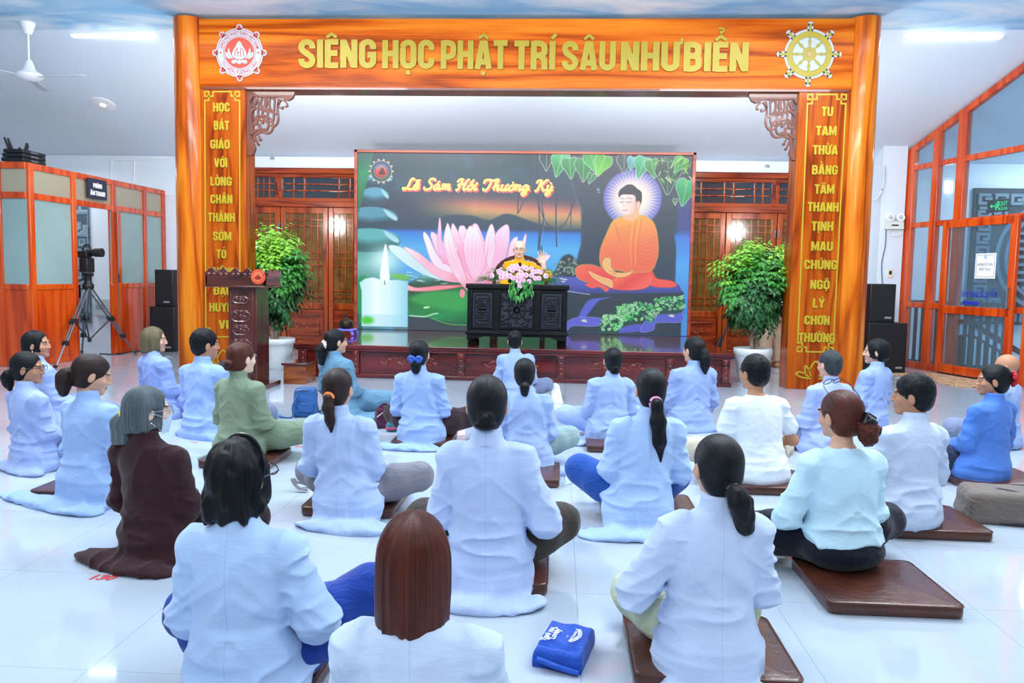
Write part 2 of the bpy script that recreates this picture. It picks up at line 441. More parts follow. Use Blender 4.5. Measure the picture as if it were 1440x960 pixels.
# ------------------------------------------------------------------ back doors
def pane_mat():
    k = NT('amber_patterned_glass'); k.set(rough=.12, spec=.6)
    n = k.noise(k.coord(), 9, 4, .6, .5); b = k.noise(k.coord((60, 60, 60)), 1, 2)
    k.col(k.ramp(k.math('ADD', k.math('MULTIPLY', n, .7), k.math('MULTIPLY', b, .3)), [(.3, lin('#4f3818')), (.55, lin('#74572a')), (.8, lin('#937443'))]))
    return k.m
M_PANE = pane_mat()
M_DGLASS = plain('dark_window_glass', '#39434d', .06, .12, 2, spec=.6)
def door_leaf(i, x0, x1, ztop, hinge):
    w, y = x1-x0, YB+.02
    d = MB(); s = .085
    d.box((x0+.004, y, .02), (x0+s, y+.06, ztop)); d.box((x1-s, y, .02), (x1-.004, y+.06, ztop))
    zr = .66
    for a, b in ((.02, .14), (zr, zr+.1), (ztop-.1, ztop)): d.box((x0+s, y, a), (x1-s, y+.06, b))
    o = struct(d.build('door_%d' % i, M_DOOR, loc=((x0+x1)/2, y, 0), bevel=.006))
    p = MB(); p.box((x0+s, y+.03, .14), (x1-s, y+.05, zr)); p.box((x0+s+.06, y+.008, .22), (x1-s-.06, y+.03, zr-.08))
    q = MB()
    m = (x0+x1)/2
    for k in (-1, 1):
        q.tube([(m+k*a, y+.004, .44+b) for a, b in curve([(.02, -.08), (.1, -.1), (.16, -.02), (.1, .05), (.06, 0), (.1, -.03)], 4)], .008, 5)
    q.tube([(m+.05*math.cos(t), y+.004, .44+.04*math.sin(t)) for t in np.linspace(0, 6, 12)], .008, 5)
    pp = p.build('panel', M_DOORH, o, True, bevel=.008); q.build('carving', M_DOOR, pp, True)
    gl = MB(); gl.box((x0+s, y+.035, zr+.1), (x1-s, y+.045, ztop-.1)); gl.build('pane', M_PANE, o, True)
    la = MB(); gx0, gx1, z0, z1 = x0+s, x1-s, zr+.1, ztop-.1
    H = z1-z0
    for f in ((.14, .32, .5, .68, .86) if w > .7 else (.2, .4, .6, .8)): la.box((gx0+(gx1-gx0)*f-.008, y+.012, z0), (gx0+(gx1-gx0)*f+.008, y+.035, z1))
    for f in (.07, .14, .42, .5, .57, .86, .93): la.box((gx0, y+.01, z0+H*f-.008), (gx1, y+.034, z0+H*f+.008))
    la.build('lattice', M_DOOR, o, True)
    h = MB(); hx = x1-.03 if hinge else x0+.03
    for z in (.5, 1.2, 2.0): h.cyl((hx, y-.008, z-.06), (hx, y-.008, z+.06), .012, n=8)
    h.build('hinge', M_METAL, o, True)
def transom(i, x0, x1, z0, z1, bars):
    y = YB+.02; d = MB(); s = .06
    d.box((x0, y, z0), (x1, y+.06, z0+s)); d.box((x0, y, z1-s), (x1, y+.06, z1)); d.box((x0, y, z0+s), (x0+s, y+.06, z1-s)); d.box((x1-s, y, z0+s), (x1, y+.06, z1-s))
    o = struct(d.build('window_%d' % i, M_DOORH, loc=((x0+x1)/2, y, z0), bevel=.006))
    g = MB(); g.box((x0+s, y+.035, z0+s), (x1-s, y+.045, z1-s)); g.build('pane', M_DGLASS, o, True)
    la = MB(); W, H = x1-x0-2*s, z1-z0-2*s
    for f in bars: la.box((x0+s+W*f-.008, y+.01, z0+s), (x0+s+W*f+.008, y+.035, z1-s))
    for f in (.36, .69): la.box((x0+s, y+.012, z0+s+H*f-.008), (x1-s, y+.034, z0+s+H*f+.008))
    la.build('lattice', M_DOOR, o, True)
ZD = at_y(430, 291, YB).z       # top of the leaves
ZM0, ZM1 = at_y(420, 283, YB).z, at_y(420, 244, YB).z
n = 0
for (x0, x1, pxs) in ((DL0, DL1, (327, 394, 461, 529)), (DR0, DR1, (946, 1018, 1090, 1164))):
    fr = MB(); fr.box((x0-.02, YB-.02, ZD), (x1+.02, YB+.1, ZM0)); fr.box((x0-.02, YB-.02, ZM1), (x1+.02, YB+.1, ZH+.02))
    fr.box((x0-.05, YB-.02, 0), (x0, YB+.1, ZH)); fr.box((x1, YB-.02, 0), (x1+.05, YB+.1, ZH))
    struct(fr.build('trim_%d' % (2 if n == 0 else 3), M_DOORH, bevel=.01))
    X = [at_y(p, 400, YB).x for p in pxs]
    for a, b in zip(X[:-1], X[1:]):
        n += 1; door_leaf(n, a+.002, b-.002, ZD, n % 2)
    xm = at_y(391, 260, YB).x if x0 < -2 else at_y(1092, 260, YB).x
    k = 1 if x0 < -2 else 3
    transom(k, x0, xm, ZM0, ZM1, (.2, .4, .55, .7, .85) if k == 1 else (.25, .5, .6, .82, .91))
    transom(k+1, xm, x1, ZM0, ZM1, (.12, .24, .62, .74, .86) if k == 1 else (.3, .6))
bk = MB(); bk.box((DL0, YB+.12, 0), (DL1, YB+.2, ZH)); bk.box((DR0, YB+.12, 0), (DR1, YB+.2, ZH))
struct(bk.build('wall_back', plain('dim_outside', '#3a3f46', .9), sm=0))

# conduit lines on the wall beside the booth
t = MB(); f_ = lambda px, py: at_y(px, py, YB-.012)
for a, b in (((157, 225), (240, 223)), ((157, 225), (157, 300)), ((189, 226), (189, 258)), ((219, 270), (241, 275))): t.tube([f_(*a), f_(*b)], .008, 6)
tag(t.build('wall_conduit', M_WHITE, loc=f_(189, 225)), 'thin white cable conduit running along the back wall beside the sound room', 'cable conduit')

# ------------------------------------------------------------------ sound room partition (left)
b0 = at_z(163, 497); BD = Vector((.0366, 1, 0)).normalized()
def bp(px, py): return at_plane(px, py, b0, Vector((BD.y, -BD.x, 0)))
BZ = bp(130, 249).z
S_of = lambda px, py: (bp(px, py)-b0).dot(BD)
s_corner, s_end = S_of(41, 380), (YB-.01-b0.y)/BD.y
pt = lambda s, z, off=0: b0+BD*s+Vector((BD.y, -BD.x, 0))*off+Vector((0, 0, z))
booth = thing('sound_room_partition', 'orange wooden partition of the sound room with frosted glass panes and open doorway', 'partition', pt(0, 0))
zs, zm, zt = 1.13, bp(41, 275).z, bp(41, 230).z
zs = bp(41, 403).z
sd0, sd1 = S_of(104, 400), S_of(157, 400)           # doorway
sa, sb = S_of(97, 380), S_of(203, 380)
fr = MB()
def post(s, w, z0, z1, mb=fr): mb.hexa([pt(s-w/2, z0, -.04), pt(s+w/2, z0, -.04), pt(s+w/2, z0, .04), pt(s-w/2, z0, .04), pt(s-w/2, z1, -.04), pt(s+w/2, z1, -.04), pt(s+w/2, z1, .04), pt(s-w/2, z1, .04)])
def rail(s0, s1, z0, z1, mb=fr, d=.03): mb.hexa([pt(s0, z0, -d), pt(s1, z0, -d), pt(s1, z0, d), pt(s0, z0, d), pt(s0, z1, -d), pt(s1, z1, -d), pt(s1, z1, d), pt(s0, z1, d)])
post(s_corner+.04, .09, 0, zt); post(sd0, .08, 0, zt); post(sd1+.05, .09, 0, zt); post(sb, .07, 0, zt); post(s_end-.05, .08, 0, zt)
rail(s_corner, s_end, zt-.07, zt+.01); rail(s_corner, s_end, zm-.04, zm+.04); rail(s_corner, sd0, zs-.04, zs+.03); rail(sd1, s_end, zs-.04, zs+.03)
rail(s_corner, sd0, 0, .08); rail(sd1, s_end, 0, .08)
# the front face turns left at the corner
cp = pt(s_corner, 0); FX = -12.0
cy = cp.y
fr.box((FX, cy-.03, zt-.07), (cp.x, cy+.03, zt+.01)); fr.box((FX, cy-.03, zm-.04), (cp.x, cy+.03, zm+.04)); fr.box((FX, cy-.03, zs-.04), (cp.x, cy+.03, zs+.03)); fr.box((FX, cy-.03, 0), (cp.x, cy+.03, .08))
for px in (2,): 
    xx = at_y(px, 350, cy).x; fr.box((xx-.05, cy-.035, 0), (xx+.03, cy+.035, zt))
fr.build('frame', M_BOOTH, booth, True, bevel=.006)
M_FROST = plain('frosted_booth_glass', '#8ea9a9', .25, .08, 1.2, spec=.5)
M_FILM = plain('tan_film_glass', '#a39c88', .3, .05, 1.2, spec=.5)
ga = MB(); rail(s_corner, sd0, zs, zm, ga, .006); ga.build('pane', M_FROST, booth, True, 0)
ga = MB(); rail(sd1, s_end, zs, zm, ga, .006); ga.build('pane', M_FROST, booth, True, 0)
ga = MB(); rail(s_corner, s_end, zm, zt-.03, ga, .006); ga.build('upper_pane', M_FILM, booth, True, 0)
ga = MB(); ga.box((FX, cy-.006, zs), (cp.x, cy+.006, zm)); ga.build('pane', M_FROST, booth, True, 0)
ga = MB(); ga.box((FX, cy-.006, zm), (cp.x, cy+.006, zt-.03)); ga.build('upper_pane', M_FILM, booth, True, 0)
for a_, b_ in ((s_corner, sd0), (sd1, s_end)):
    pa = MB(); rail(a_, b_, .06, zs-.02, pa, .014); pa.build('lower_panel', M_BOOTH, booth, True)
pa = MB(); pa.box((FX, cy-.014, .06), (cp.x, cy+.014, zs-.02)); pa.build('lower_panel', M_BOOTH, booth, True)
# open door leaf edge seen by the jamb, with its long bolt
dl = MB(); dl.hexa([pt(sd1-.01, .02, .05), pt(sd1+.12, .02, .05), pt(sd1+.12, .02, .09), pt(sd1-.01, .02, .09), pt(sd1-.01, zm-.06, .05), pt(sd1+.12, zm-.06, .05), pt(sd1+.12, zm-.06, .09), pt(sd1-.01, zm-.06, .09)])
dj = dl.build('door_jamb', M_BOOTH, booth, True)
bo = MB(); bo.tube([pt(sd1+.02, .2, .1), pt(sd1+.02, 2.1, .1)], .008, 6); bo.cbox(pt(sd1+.02, 1.13, .1), (.03, .03, .12)); bo.build('door_bolt', M_METAL, dj, True)
# inside the sound room: a switch box and a blue-grey carved board on its wall
ib = MB(); q0 = at_y(133, 420, YB-.05); ib.box((q0.x, YB-.1, q0.z-.28), (q0.x+.32, YB, q0.z+.0)); o_ = tag(ib.build('fuse_box', plain('pale_grey_box', '#b5c2c2', .5), bevel=.01, loc=(q0.x+.16, YB, q0.z-.14)), 'pale grey switch box on the white wall inside the sound room doorway', 'switch box')
ib = MB(); ib.box((q0.x+.05, YB-.106, q0.z-.17), (q0.x+.2, YB-.099, q0.z-.09)); ib.build('cover', plain('grey_cover', '#8e9ba0', .4), o_, True)
def relief_mat(name, a, b, scale):
    k = NT(name); k.set(rough=.7)
    v = k.coord((scale, scale, scale)); br = k.n('ShaderNodeTexVoronoi', distance='CHEBYCHEV', feature='F1'); k.l(v, br.inputs['Vector']); br.inputs['Scale'].default_value = 1
    f = k.math('FRACT', k.math('MULTIPLY', br.outputs['Distance'], 3.2))
    k.col(k.ramp(f, [(.35, lin(a)), (.5, lin(b))])); k.bump(f, .6, .03); return k.m
M_REL = relief_mat('blue_grey_relief', '#3f5666', '#7d98a8', 5)
q1 = at_y(104, 300, YB-.04); q2 = at_y(124, 300, YB-.04)
ib = MB(); ib.box((q1.x-.5, YB-.06, .35), (q2.x, YB-.01, 2.55)); tag(ib.build('carved_board', M_REL, loc=(q2.x-.3, YB, .35)), 'tall blue-grey carved board leaning inside the sound room doorway', 'carved board')

# name plate over the doorway
sp = pt(S_of(131, 266), 0, .06); 
pl = MB(); c0 = bp(131, 266); nrm = Vector((BD.y, -BD.x, 0))
pl.hexa([c0+BD*a+Vector((0, 0, b))+nrm*c_ for c_ in (.052, .066) for a, b in ((-.22, -.14), (.22, -.14), (.22, .14), (-.22, .14))])
sg = thing('room_sign', 'small navy name plate with white lettering above the sound room doorway', 'sign', c0)
pl.build('plate', plain('navy_plate', '#1c2740', .35), sg, True, 0)
for wd, ww, dz in (('PHÒNG', .2, .045), ('ÂM THANH', .34, -.06)):
    tx = MB(); sign_text(tx, wd, ww, .062, c0+nrm*.067+Vector((0, 0, dz)), BD, (0, 0, 1), .003); tx.build('lettering', plain('white_print', '#eef0f2', .5), sg, True, 0)

# black cases with stands lying on top of the partition
e0 = at_y(14, 220, cy+.15); zc_ = zt+.02
bx = thing('equipment_crate', 'stack of black equipment crates on top of the sound room partition', 'crate', (e0.x+.3, cy+.3, zc_))
for k in range(3):
    m = MB(); a0 = pt(s_corner, 0)
    m.box((e0.x+.015*k, cy-.02, zc_+k*.052), (a0.x-.02, bp(69, 240).y, zc_+k*.052+.047)); m.build('crate_layer', M_BLACK, bx, True, bevel=.01)
    for j in range(1): m = MB(); m.box((a0.x-.03, cy+.12+j*.35, zc_+k*.052+.01), (a0.x-.01, cy+.26+j*.35, zc_+k*.052+.036)); m.build('latch', M_METAL, bx, True)
st = thing('microphone_stand', 'black microphone stand parts standing up from the crates on the partition', 'stand', at_y(15, 214, cy+.1))
m = MB()
for a, b in (((14, 213), (6, 193)), ((18, 213), (11, 194)), ((35, 213), (39, 202)), ((36, 212), (40, 205)), ((29, 213), (27, 207))): m.tube([at_y(*a, cy+.12), at_y(*b, cy+.12)], [.02, .012], 6)
m.build('boom', M_BLACK, st, True)
m = MB(); m.tube([at_y(35, 213, cy+.12), at_y(38, 201, cy+.12)], .014, 6); m.build('clip', M_BLACK, st, True)

# ------------------------------------------------------------------ ceiling fan and lamps
fc = at_y(40, 30, 0.0001+9.3)
fz = ZC
fanx, fany = at_z(39, 32, ZC-.0).x, at_z(39, 32, ZC).y
fany = min(fany, YK-.2); fanx = at_y(39, 32, fany).x
fan = thing('ceiling_fan', 'white three-blade ceiling fan hanging at the upper left', 'ceiling fan', (fanx, fany, ZC))
m = MB(); m.lathe([(.085, 0), (.08, -.03), (.055, -.1), (.04, -.14)][::-1], 20, (fanx, fany, ZC)); m.build('canopy', M_WHITE, fan, True)
zh = at_y(43, 108, fany).z
m = MB(); m.cyl((fanx, fany, ZC-.1), (fanx, fany, zh+.08), .013, n=10); m.build('rod', M_WHITE, fan, True)
m = MB(); m.lathe([(.03, .2), (.05, .16), (.075, .08), (.15, .03), (.155, 0), (.12, -.03), (.03, -.045)][::-1], 24, (fanx, fany, zh)); m.build('motor', M_WHITE, fan, True)
for a in (-8, 112, 232):
    R = Matrix.Translation((fanx, fany, zh-.005)) @ Matrix.Rotation(math.radians(a), 4, 'Z') @ Matrix.Rotation(math.radians(9), 4, 'X')
    m = MB(); o2 = [(.13, -.025), (.24, -.055), (.72, -.07), (.76, -.05), (.76, .05), (.72, .065), (.24, .055), (.13, .025)]
    n_ = len(o2); vs = [R @ Vector((x, y, z)) for z in (-.004, .004) for x, y in o2]
    m.add(vs, [tuple(range(n_-1, -1, -1)), tuple(range(n_, 2*n_))]+[(i, (i+1) % n_, n_+(i+1) % n_, n_+i) for i in range(n_)])
    m.build('blade', plain('fan_blade_white', '#c3ccd2', .45), fan, True)
M_TUBE = emission('fluorescent_glow', '#f4faff', 13)
def tube_lamp(label, p0, p1):
    p0, p1 = Vector(p0), Vector(p1); c = (p0+p1)/2
    L = thing('fluorescent_lamp', label, 'ceiling lamp', c, 0, 'fluorescent tubes along the edge of the sloping ceiling')
    d = (p1-p0).normalized()
    m = MB(); m.bar(p0-d*.05+Vector((0, 0, .045)), p1+d*.05+Vector((0, 0, .045)), .07, .05); m.build('fixture', M_WHITE, L, True, bevel=.006)
    m = MB(); m.tube([p0, p1], .032, 12); m.build('tube', M_TUBE, L, True)
    for e in (p0, p1):
        m = MB(); m.cbox(e+Vector((0, 0, .0)), (.03, .05, .07)); m.build('end_cap', M_WHITE, L, True)
yl = YK+.12; zl = ceil_z(yl)-.09
tube_lamp('lit white fluorescent tube at the ceiling edge left of the archway', at_y(102, 49, yl)*1.0, at_y(220, 51, yl))
tube_lamp('lit white fluorescent tube at the ceiling edge right of the archway', at_y(1272, 52, yl), at_y(1408, 51, yl))
# round downlight set in the slope
dn = None
for y_ in np.linspace(YK, YB, 200):
    q = at_y(145, 146, y_)
    if q.z > ceil_z(y_): dn = q; break
nr = Vector((0, -SLOPE, -1)).normalized(); RM = Matrix.Translation(dn) @ nr.to_track_quat('Z', 'Y').to_matrix().to_4x4()
d_ = thing('downlight', 'round white downlight glowing on the sloping ceiling', 'ceiling lamp', dn)
m = MB(); m.lathe([(.17, -.005), (.17, .012), (.14, .02)], 28, M=RM); m.build('rim', M_WHITE, d_, True)
m = MB(); m.lathe([(.139, .0), (.139, .014), (.01, .022)], 28, M=RM); m.build('diffuser', emission('downlight_glow', '#ffffff', 9), d_, True)
# small ceiling sensor dots on the slope above the doors
for px, py in ((383, 222), (1079, 233)):
    m = MB(); q = at_y(px, py, YB-.06); m.lathe([(.035, -.02), (.035, .0), (.015, .02)], 12, (q.x, q.y-.0, q.z))
    tag(m.build('smoke_detector', plain('grey_sensor', '#9aa4ad', .5), loc=q), 'tiny grey detector above the %s doors' % ('left' if px < 700 else 'right'), 'detector')

# ------------------------------------------------------------------ the wooden archway
ya = lambda px, py, dy=0.0: at_y(px, py, YA+dy)
XL0, XL1, XL2 = ya(240, 25).x, ya(284, 80).x, ya(345.5, 240).x
XR0, XR1, XR2 = ya(1243, 26).x, ya(1196, 80).x, ya(1119, 240).x
ZB0, ZB1 = 3.413, 4.21
arch = thing('wooden_archway', 'large orange wood-grain archway with gold lettering framing the stage', 'archway', ((XL0+XR0)/2, YA+.1, 0))
for x0, x1 in ((XL0, XL1), (XR1, XR0)):
    m = MB(); r = (x1-x0)/2+.004; cx = (x0+x1)/2
    m.lathe([(r, 0), (r, ZB1+.02)], 40, (cx, YA+.11, 0)); m.build('column', M_ARCH_V, arch, True, 60)
for x0, x1 in ((XL1-.03, XL2), (XR2, XR1+.03)):
    m = MB(); m.box((x0, YA, 0), (x1, YA+.3, ZB0+.01)); m.build('pilaster', M_ARCH_P, arch, True, bevel=.006)
m = MB(); m.box((XL1-.03, YA-.012, ZB0), (XR1+.03, YA+.3, ZB1)); beam = m.build('beam', M_ARCH_H, arch, True, bevel=.006)
m = MB(); m.box((XL1, YA-.016, ZB0-.012), (XR1, YA+.3, ZB0+.012)); m.build('edge_strip', M_CARVE, beam, True)
# headline
M_GOLD2 = plain('olive_gold_foil', '#94821a', .3, .05, 4, metal=.2)
PXM = 118.8
for wd, pa, pb in (('SIÊNG', 421, 530), ('HỌC', 539, 611), ('PHẬT', 621.5, 713), ('TRÍ', 724, 780), ('SÂU', 791.5, 864), ('NHƯ', 874.5, 953), ('BIỂN', 963, 1049)):
    m = MB(); pc = (pa+pb)/2; q = ya(pc, 76.3+(pc-421)*.0083); sign_text(m, wd, (pb-pa)/PXM, .322, (q.x, YA-.014, q.z), depth=.025); m.build('headline_word', M_GOLD2, beam, True, 30)

def words(items):
    for wd, px, py, wpx in items:
        m = MB(); q = ya(px, py); sign_text(m, wd, wpx/PXM, .105, (q.x, YA-.002, q.z), depth=.012); m.build('couplet_word', M_GOLD, arch, True, 30)
def frame_gold(tl, tr, bl, br):
    m = MB(); q = [ya(*p) for p in (tl, tr, br, bl)]; a = .085; t = .016
    S = lambda pts, cl=False: m.stroke(pts, t, .006, (0, YA-.001, 0), closed=cl)
    P = [(v.x, v.z) for v in q]
    (x0, z0), (x1, z1), (x2, z2), (x3, z3) = P
    for (x, z, sx, sz) in ((x0, z0, 1, -1), (x1, z1, -1, -1), (x2, z2, -1, 1), (x3, z3, 1, 1)):
        S([(x+sx*a*2, z), (x+sx*a*1.2, z), (x+sx*a*1.2, z+sz*a*.62), (x, z+sz*a*.62), (x, z), (x+sx*a*.62, z), (x+sx*a*.62, z+sz*a*1.2), (x, z+sz*a*1.2), (x, z+sz*a*2)])
    S([(x0+2*a, z0), (x1-2*a, z1)]); S([(x3+2*a, z3), (x2-2*a, z2)]); S([(x0, z0-2*a), (x3, z3+2*a)]); S([(x1, z1-2*a), (x2, z2+2*a)])
    return m
def lotus_gold(cx, cz, s):
    m = MB(); t = .016
    S = lambda pts: m.stroke([(cx+x*s, cz+z*s) for x, z in curve(pts, 5)], t, .006, (0, YA-.001, 0))
    S([(-.22, 0), (-.3, .35), (0, .8), (.3, .35), (.22, 0)])
    for k in (-1, 1):
        S([(k*.28, .3), (k*.5, .55), (k*.55, .48), (k*.5, .1), (k*.3, -.02)])
        S([(k*.5, .12), (k*.8, .22), (k*1.0, .12), (k*.7, -.06), (k*.2, -.12)])
    return m
words([('HỌC', 312, 151, 24), ('BÁT', 312, 176.5, 22), ('GIÁO', 310, 203, 28), ('VỚI', 311, 229, 19), ('LÒNG', 311.5, 255, 31), ('CHÂN', 312, 280, 32), ('THÀNH', 312, 305.5, 39),
       ('SỚM', 313, 332, 27), ('TỎ', 312, 357, 14), ('THÔNG', 313, 382, 38), ('ĐẠO', 314, 408.5, 27), ('HUYỀN', 315, 432, 42), ('VI', 315, 456, 14)])
words([('TU', 1163, 157, 15), ('TAM', 1161.5, 184, 27), ('THỪA', 1160, 211, 33), ('BẰNG', 1159.5, 239, 34), ('TÂM', 1159, 266, 26), ('THANH', 1157, 291, 41), ('TỊNH', 1156, 318, 29),
       ('MAU', 1155.5, 346, 29), ('CHỨNG', 1153.5, 372, 44), ('NGỘ', 1152.5, 400, 26), ('LÝ', 1151, 426, 16), ('CHƠN', 1148.5, 450, 34), ('THƯỜNG', 1148, 474.5, 49)])
frame_gold((288, 129), (337, 129), (290, 473), (338, 474)).build('gold_border', M_GOLD, arch, True, 30)
frame_gold((1136, 133), (1190, 133), (1121, 494), (1171, 495)).build('gold_border', M_GOLD, arch, True, 30)
q = ya(314, 512); lotus_gold(q.x, q.z, .22).build('gold_lotus', M_GOLD, arch, True, 30)
q = ya(1146, 529); lotus_gold(q.x, q.z, .22).build('gold_lotus', M_GOLD, arch, True, 30)

# emblems
M_EW = plain('emblem_white', '#aab2be', .35); M_ER = plain('emblem_red', '#b83c28', .35)
M_WY = plain('wheel_yellow', '#a08c1c', .35); M_WO = plain('wheel_olive', '#8c8a34', .4)
def ring(m, r0, r1, c, y, n=64):
    vs = []
    for i in range(n):
        a = 2*PI*i/n; vs += [(c[0]+r0*math.cos(a), y, c[1]+r0*math.sin(a)), (c[0]+r1*math.cos(a), y, c[1]+r1*math.sin(a))]
    m.add(vs, [(2*i, 2*i+1, (2*i+3) % (2*n), (2*i+2) % (2*n))[::-1] for i in range(n)])
def disc(m, r, c, y, n=48): m.prism([(c[0]+r*math.cos(2*PI*i/n), c[1]+r*math.sin(2*PI*i/n)) for i in range(n)], .003, (0, y, 0))
q = ya(338, 75); c = (q.x, q.z); u = 1/8/PXM; y0 = YA-.014
m = MB(); m.prism([(c[0]+268*u*math.cos(2*PI*i/72), c[1]+268*u*math.sin(2*PI*i/72)) for i in range(72)], .012, (0, y0, 0))
for k in range(8):
    a = PI/4*k; d = (c[0]+278*u*math.cos(a), c[1]+278*u*math.sin(a)); m.prism([(d[0]+34*u*math.cos(2*PI*i/20), d[1]+34*u*math.sin(2*PI*i/20)) for i in range(20)], .012, (0, y0, 0))
m.k = 1; y1 = y0-.0135
for k in range(8):
    a = PI/4*k; d = (c[0]+278*u*math.cos(a), c[1]+278*u*math.sin(a)); disc(m, 20*u, d, y1, 16)
ring(m, 248*u, 254*u, c, y1); ring(m, 180*u, 186*u, c, y1); disc(m, 168*u, c, y1, 64)
for k in (-1, 1): disc(m, 11*u, (c[0]+k*214*u, c[1]), y1, 14)
type_text(m, 'GIÁO HỘI PHẬT GIÁO VIỆT NAM', 590*u, 34*u, (c[0], y1, c[1]), bend=(216*u, True), offset=.008)
type_text(m, 'TU VIỆN TƯỜNG VÂN', 470*u, 34*u, (c[0], y1, c[1]), bend=(216*u, False), offset=.008)
m.k = 0; y2 = y1-.0045
L = lambda pts: m.prism([(c[0]+x*u, c[1]+z*u) for x, z in curve(pts, 4, True)][::1], .002, (0, y2, 0))
L([(0, 125), (45, 60), (80, 0), (70, -50), (0, -75), (-70, -50), (-80, 0), (-45, 60)])
for k in (-1, 1):
    L([(k*122, 50), (k*128, -20), (k*80, -68), (k*75, -60), (k*100, -10)][::k]); L([(k*160, 5), (k*150, -45), (k*105, -70), (k*100, -62), (k*128, -15)][::k])
    L([(k*92, -95), (k*75, -120), (k*40, -112), (k*20, -85), (k*60, -78)][::k])
L([(0, -128), (-32, -100), (0, -80), (32, -100)])
m.k = 1; y3 = y2-.003
for k in (-1, 1): m.stroke([(c[0]+x*u, c[1]+z*u) for x, z in ((k*50, -40), (k*48, 15), (k*20, 48), (k*17, -45))], 9*u, .001, (0, y3, 0))
m.stroke([(c[0]-18*u, c[1]), (c[0]+18*u, c[1])], 9*u, .001, (0, y3, 0))
m.build('lotus_emblem', [M_EW, M_ER], beam, True, 20)['label'] = 'round white emblem with red lotus and ring of letters'
q = ya(1137, 77); c = (q.x, q.z); m = MB(); y0 = YA-.014
def pol(r, a): return (c[0]+r*u*math.cos(a), c[1]+r*u*math.sin(a))
m.prism([pol(262, 2*PI*i/72) for i in range(72)], .012, (0, y0, 0))
for k in range(8):
    a = PI/4*k+PI/2
    m.stroke([pol(240, a), pol(318, a)], 58*u, .012, (0, y0, 0)); d = pol(312, a); m.prism([(d[0]+29*u*math.cos(2*PI*i/20), d[1]+29*u*math.sin(2*PI*i/20)) for i in range(20)], .012, (0, y0, 0))
y1 = y0-.0135
m.k = 2
for k in range(8):
    a = PI/4*k+PI/2
    m.stroke([pol(60, a), pol(100, a), pol(125, a), pol(150, a), pol(180, a)], [22*u, 20*u, 40*u, 22*u, 26*u], .002, (0, y1, 0))
    m.stroke([pol(230, a), pol(265, a), pol(300, a), pol(318, a)], [36*u, 22*u, 32*u, 16*u], .002, (0, y1, 0))
m.k = 1
for k in range(8):
    a = PI/4*k+PI/2
    m.stroke([pol(60, a), pol(180, a)], 9*u, .001, (0, y1-.003, 0)); m.stroke([pol(270, a), pol(312, a)], 9*u, .001, (0, y1-.003, 0))
ring(m, 180*u, 236*u, c, y1-.004); ring(m, 45*u, 72*u, c, y1-.004)
m.k = 2; ring(m, 176*u, 184*u, c, y1-.005); ring(m, 232*u, 238*u, c, y1-.005); ring(m, 25*u, 45*u, c, y1-.004); ring(m, 68*u, 74*u, c, y1-.005)
m.k = 3; disc(m, 20*u, c, y1-.003)
m.build('wheel_emblem', [M_EW, M_WY, M_WO, plain('emblem_orange', '#d98a4a', .4)], beam, True, 20)['label'] = 'white and gold eight-spoked wheel emblem'

# carved corner brackets: an L of flat board with open scrollwork
def bracket(mir):
    k = 1/1140; X0 = ya(341.5, 125).x if mir > 0 else ya(1131, 129).x
    Z0 = ZB0-.012
    T = lambda pts: [(mir*(x-60)*k, -(z-38)*k) for x, z in pts]
    o = (X0, YA+.10, Z0)
    root = MB(); dd = .05
    def st(pts, w, d=dd, oy=0): root.stroke(T(curve(pts, 5)), [q*k for q in w] if isinstance(w, list) else w*k, d, (o[0], o[1]-oy, o[2]))
    p = T([(60, 38), (750, 38), (745, 80), (715, 140), (660, 168), (610, 160), (575, 135), (520, 125), (260, 125), (180, 115), (125, 190), (118, 330), (118, 600), (150, 740), (195, 770), (200, 820), (170, 890), (115, 912), (62, 895)])
    root.prism(p if mir < 0 else p[::-1], dd, o)
    S = [([(130, 620), (120, 420), (135, 320), (200, 265)], 34), ([(190, 250), (300, 290), (400, 300), (490, 345)], [22, 40, 60, 24]),
         ([(235, 130), (245, 220), (235, 330), (240, 390)], 22), ([(290, 130), (280, 210), (300, 300), (290, 400)], 24),
         ([(340, 120), (345, 200), (330, 260)], 46), ([(400, 130), (395, 230), (420, 300)], 30),
         ([(470, 130), (460, 240), (455, 350), (430, 450), (330, 420), (290, 440)], 22), ([(520, 140), (505, 280), (515, 400), (490, 480), (430, 510), (340, 440), (320, 380)], 24),
         ([(180, 420), (250, 380), (340, 370), (420, 420), (440, 500), (420, 570), (360, 605), (280, 590), (210, 610), (180, 640)], 26),
         ([(370, 330), (370, 430), (380, 490), (350, 560), (290, 560), (220, 560), (170, 600)], 24),
         ([(250, 480), (270, 540), (320, 560)], 40), ([(210, 380), (280, 440), (310, 470)], 40), ([(150, 480), (210, 470), (215, 380)], 34),
         ([(560, 150), (530, 190), (520, 240), (570, 270), (580, 240)], 22), ([(590, 160), (635, 200), (640, 240), (612, 245)], [26, 20, 16, 22]),
         ([(180, 640), (215, 700), (235, 760), (250, 745)], [30, 24, 24, 22]), ([(230, 620), (255, 660), (265, 700), (283, 680)], [26, 22, 22, 20]),
         ([(200, 650), (170, 720), (180, 760)], 30), ([(150, 240), (190, 230), (210, 170), (185, 130)], 26), ([(430, 150), (450, 120)], 34), ([(150, 500), (150, 620)], 30)]
    for i, (pts, w) in enumerate(S): st(pts, w, dd*.7, .004+.0015*(i % 6))
    root.build('carved_bracket', M_CARVE, arch, True, 30, loc=None)
bracket(1); bracket(-1)

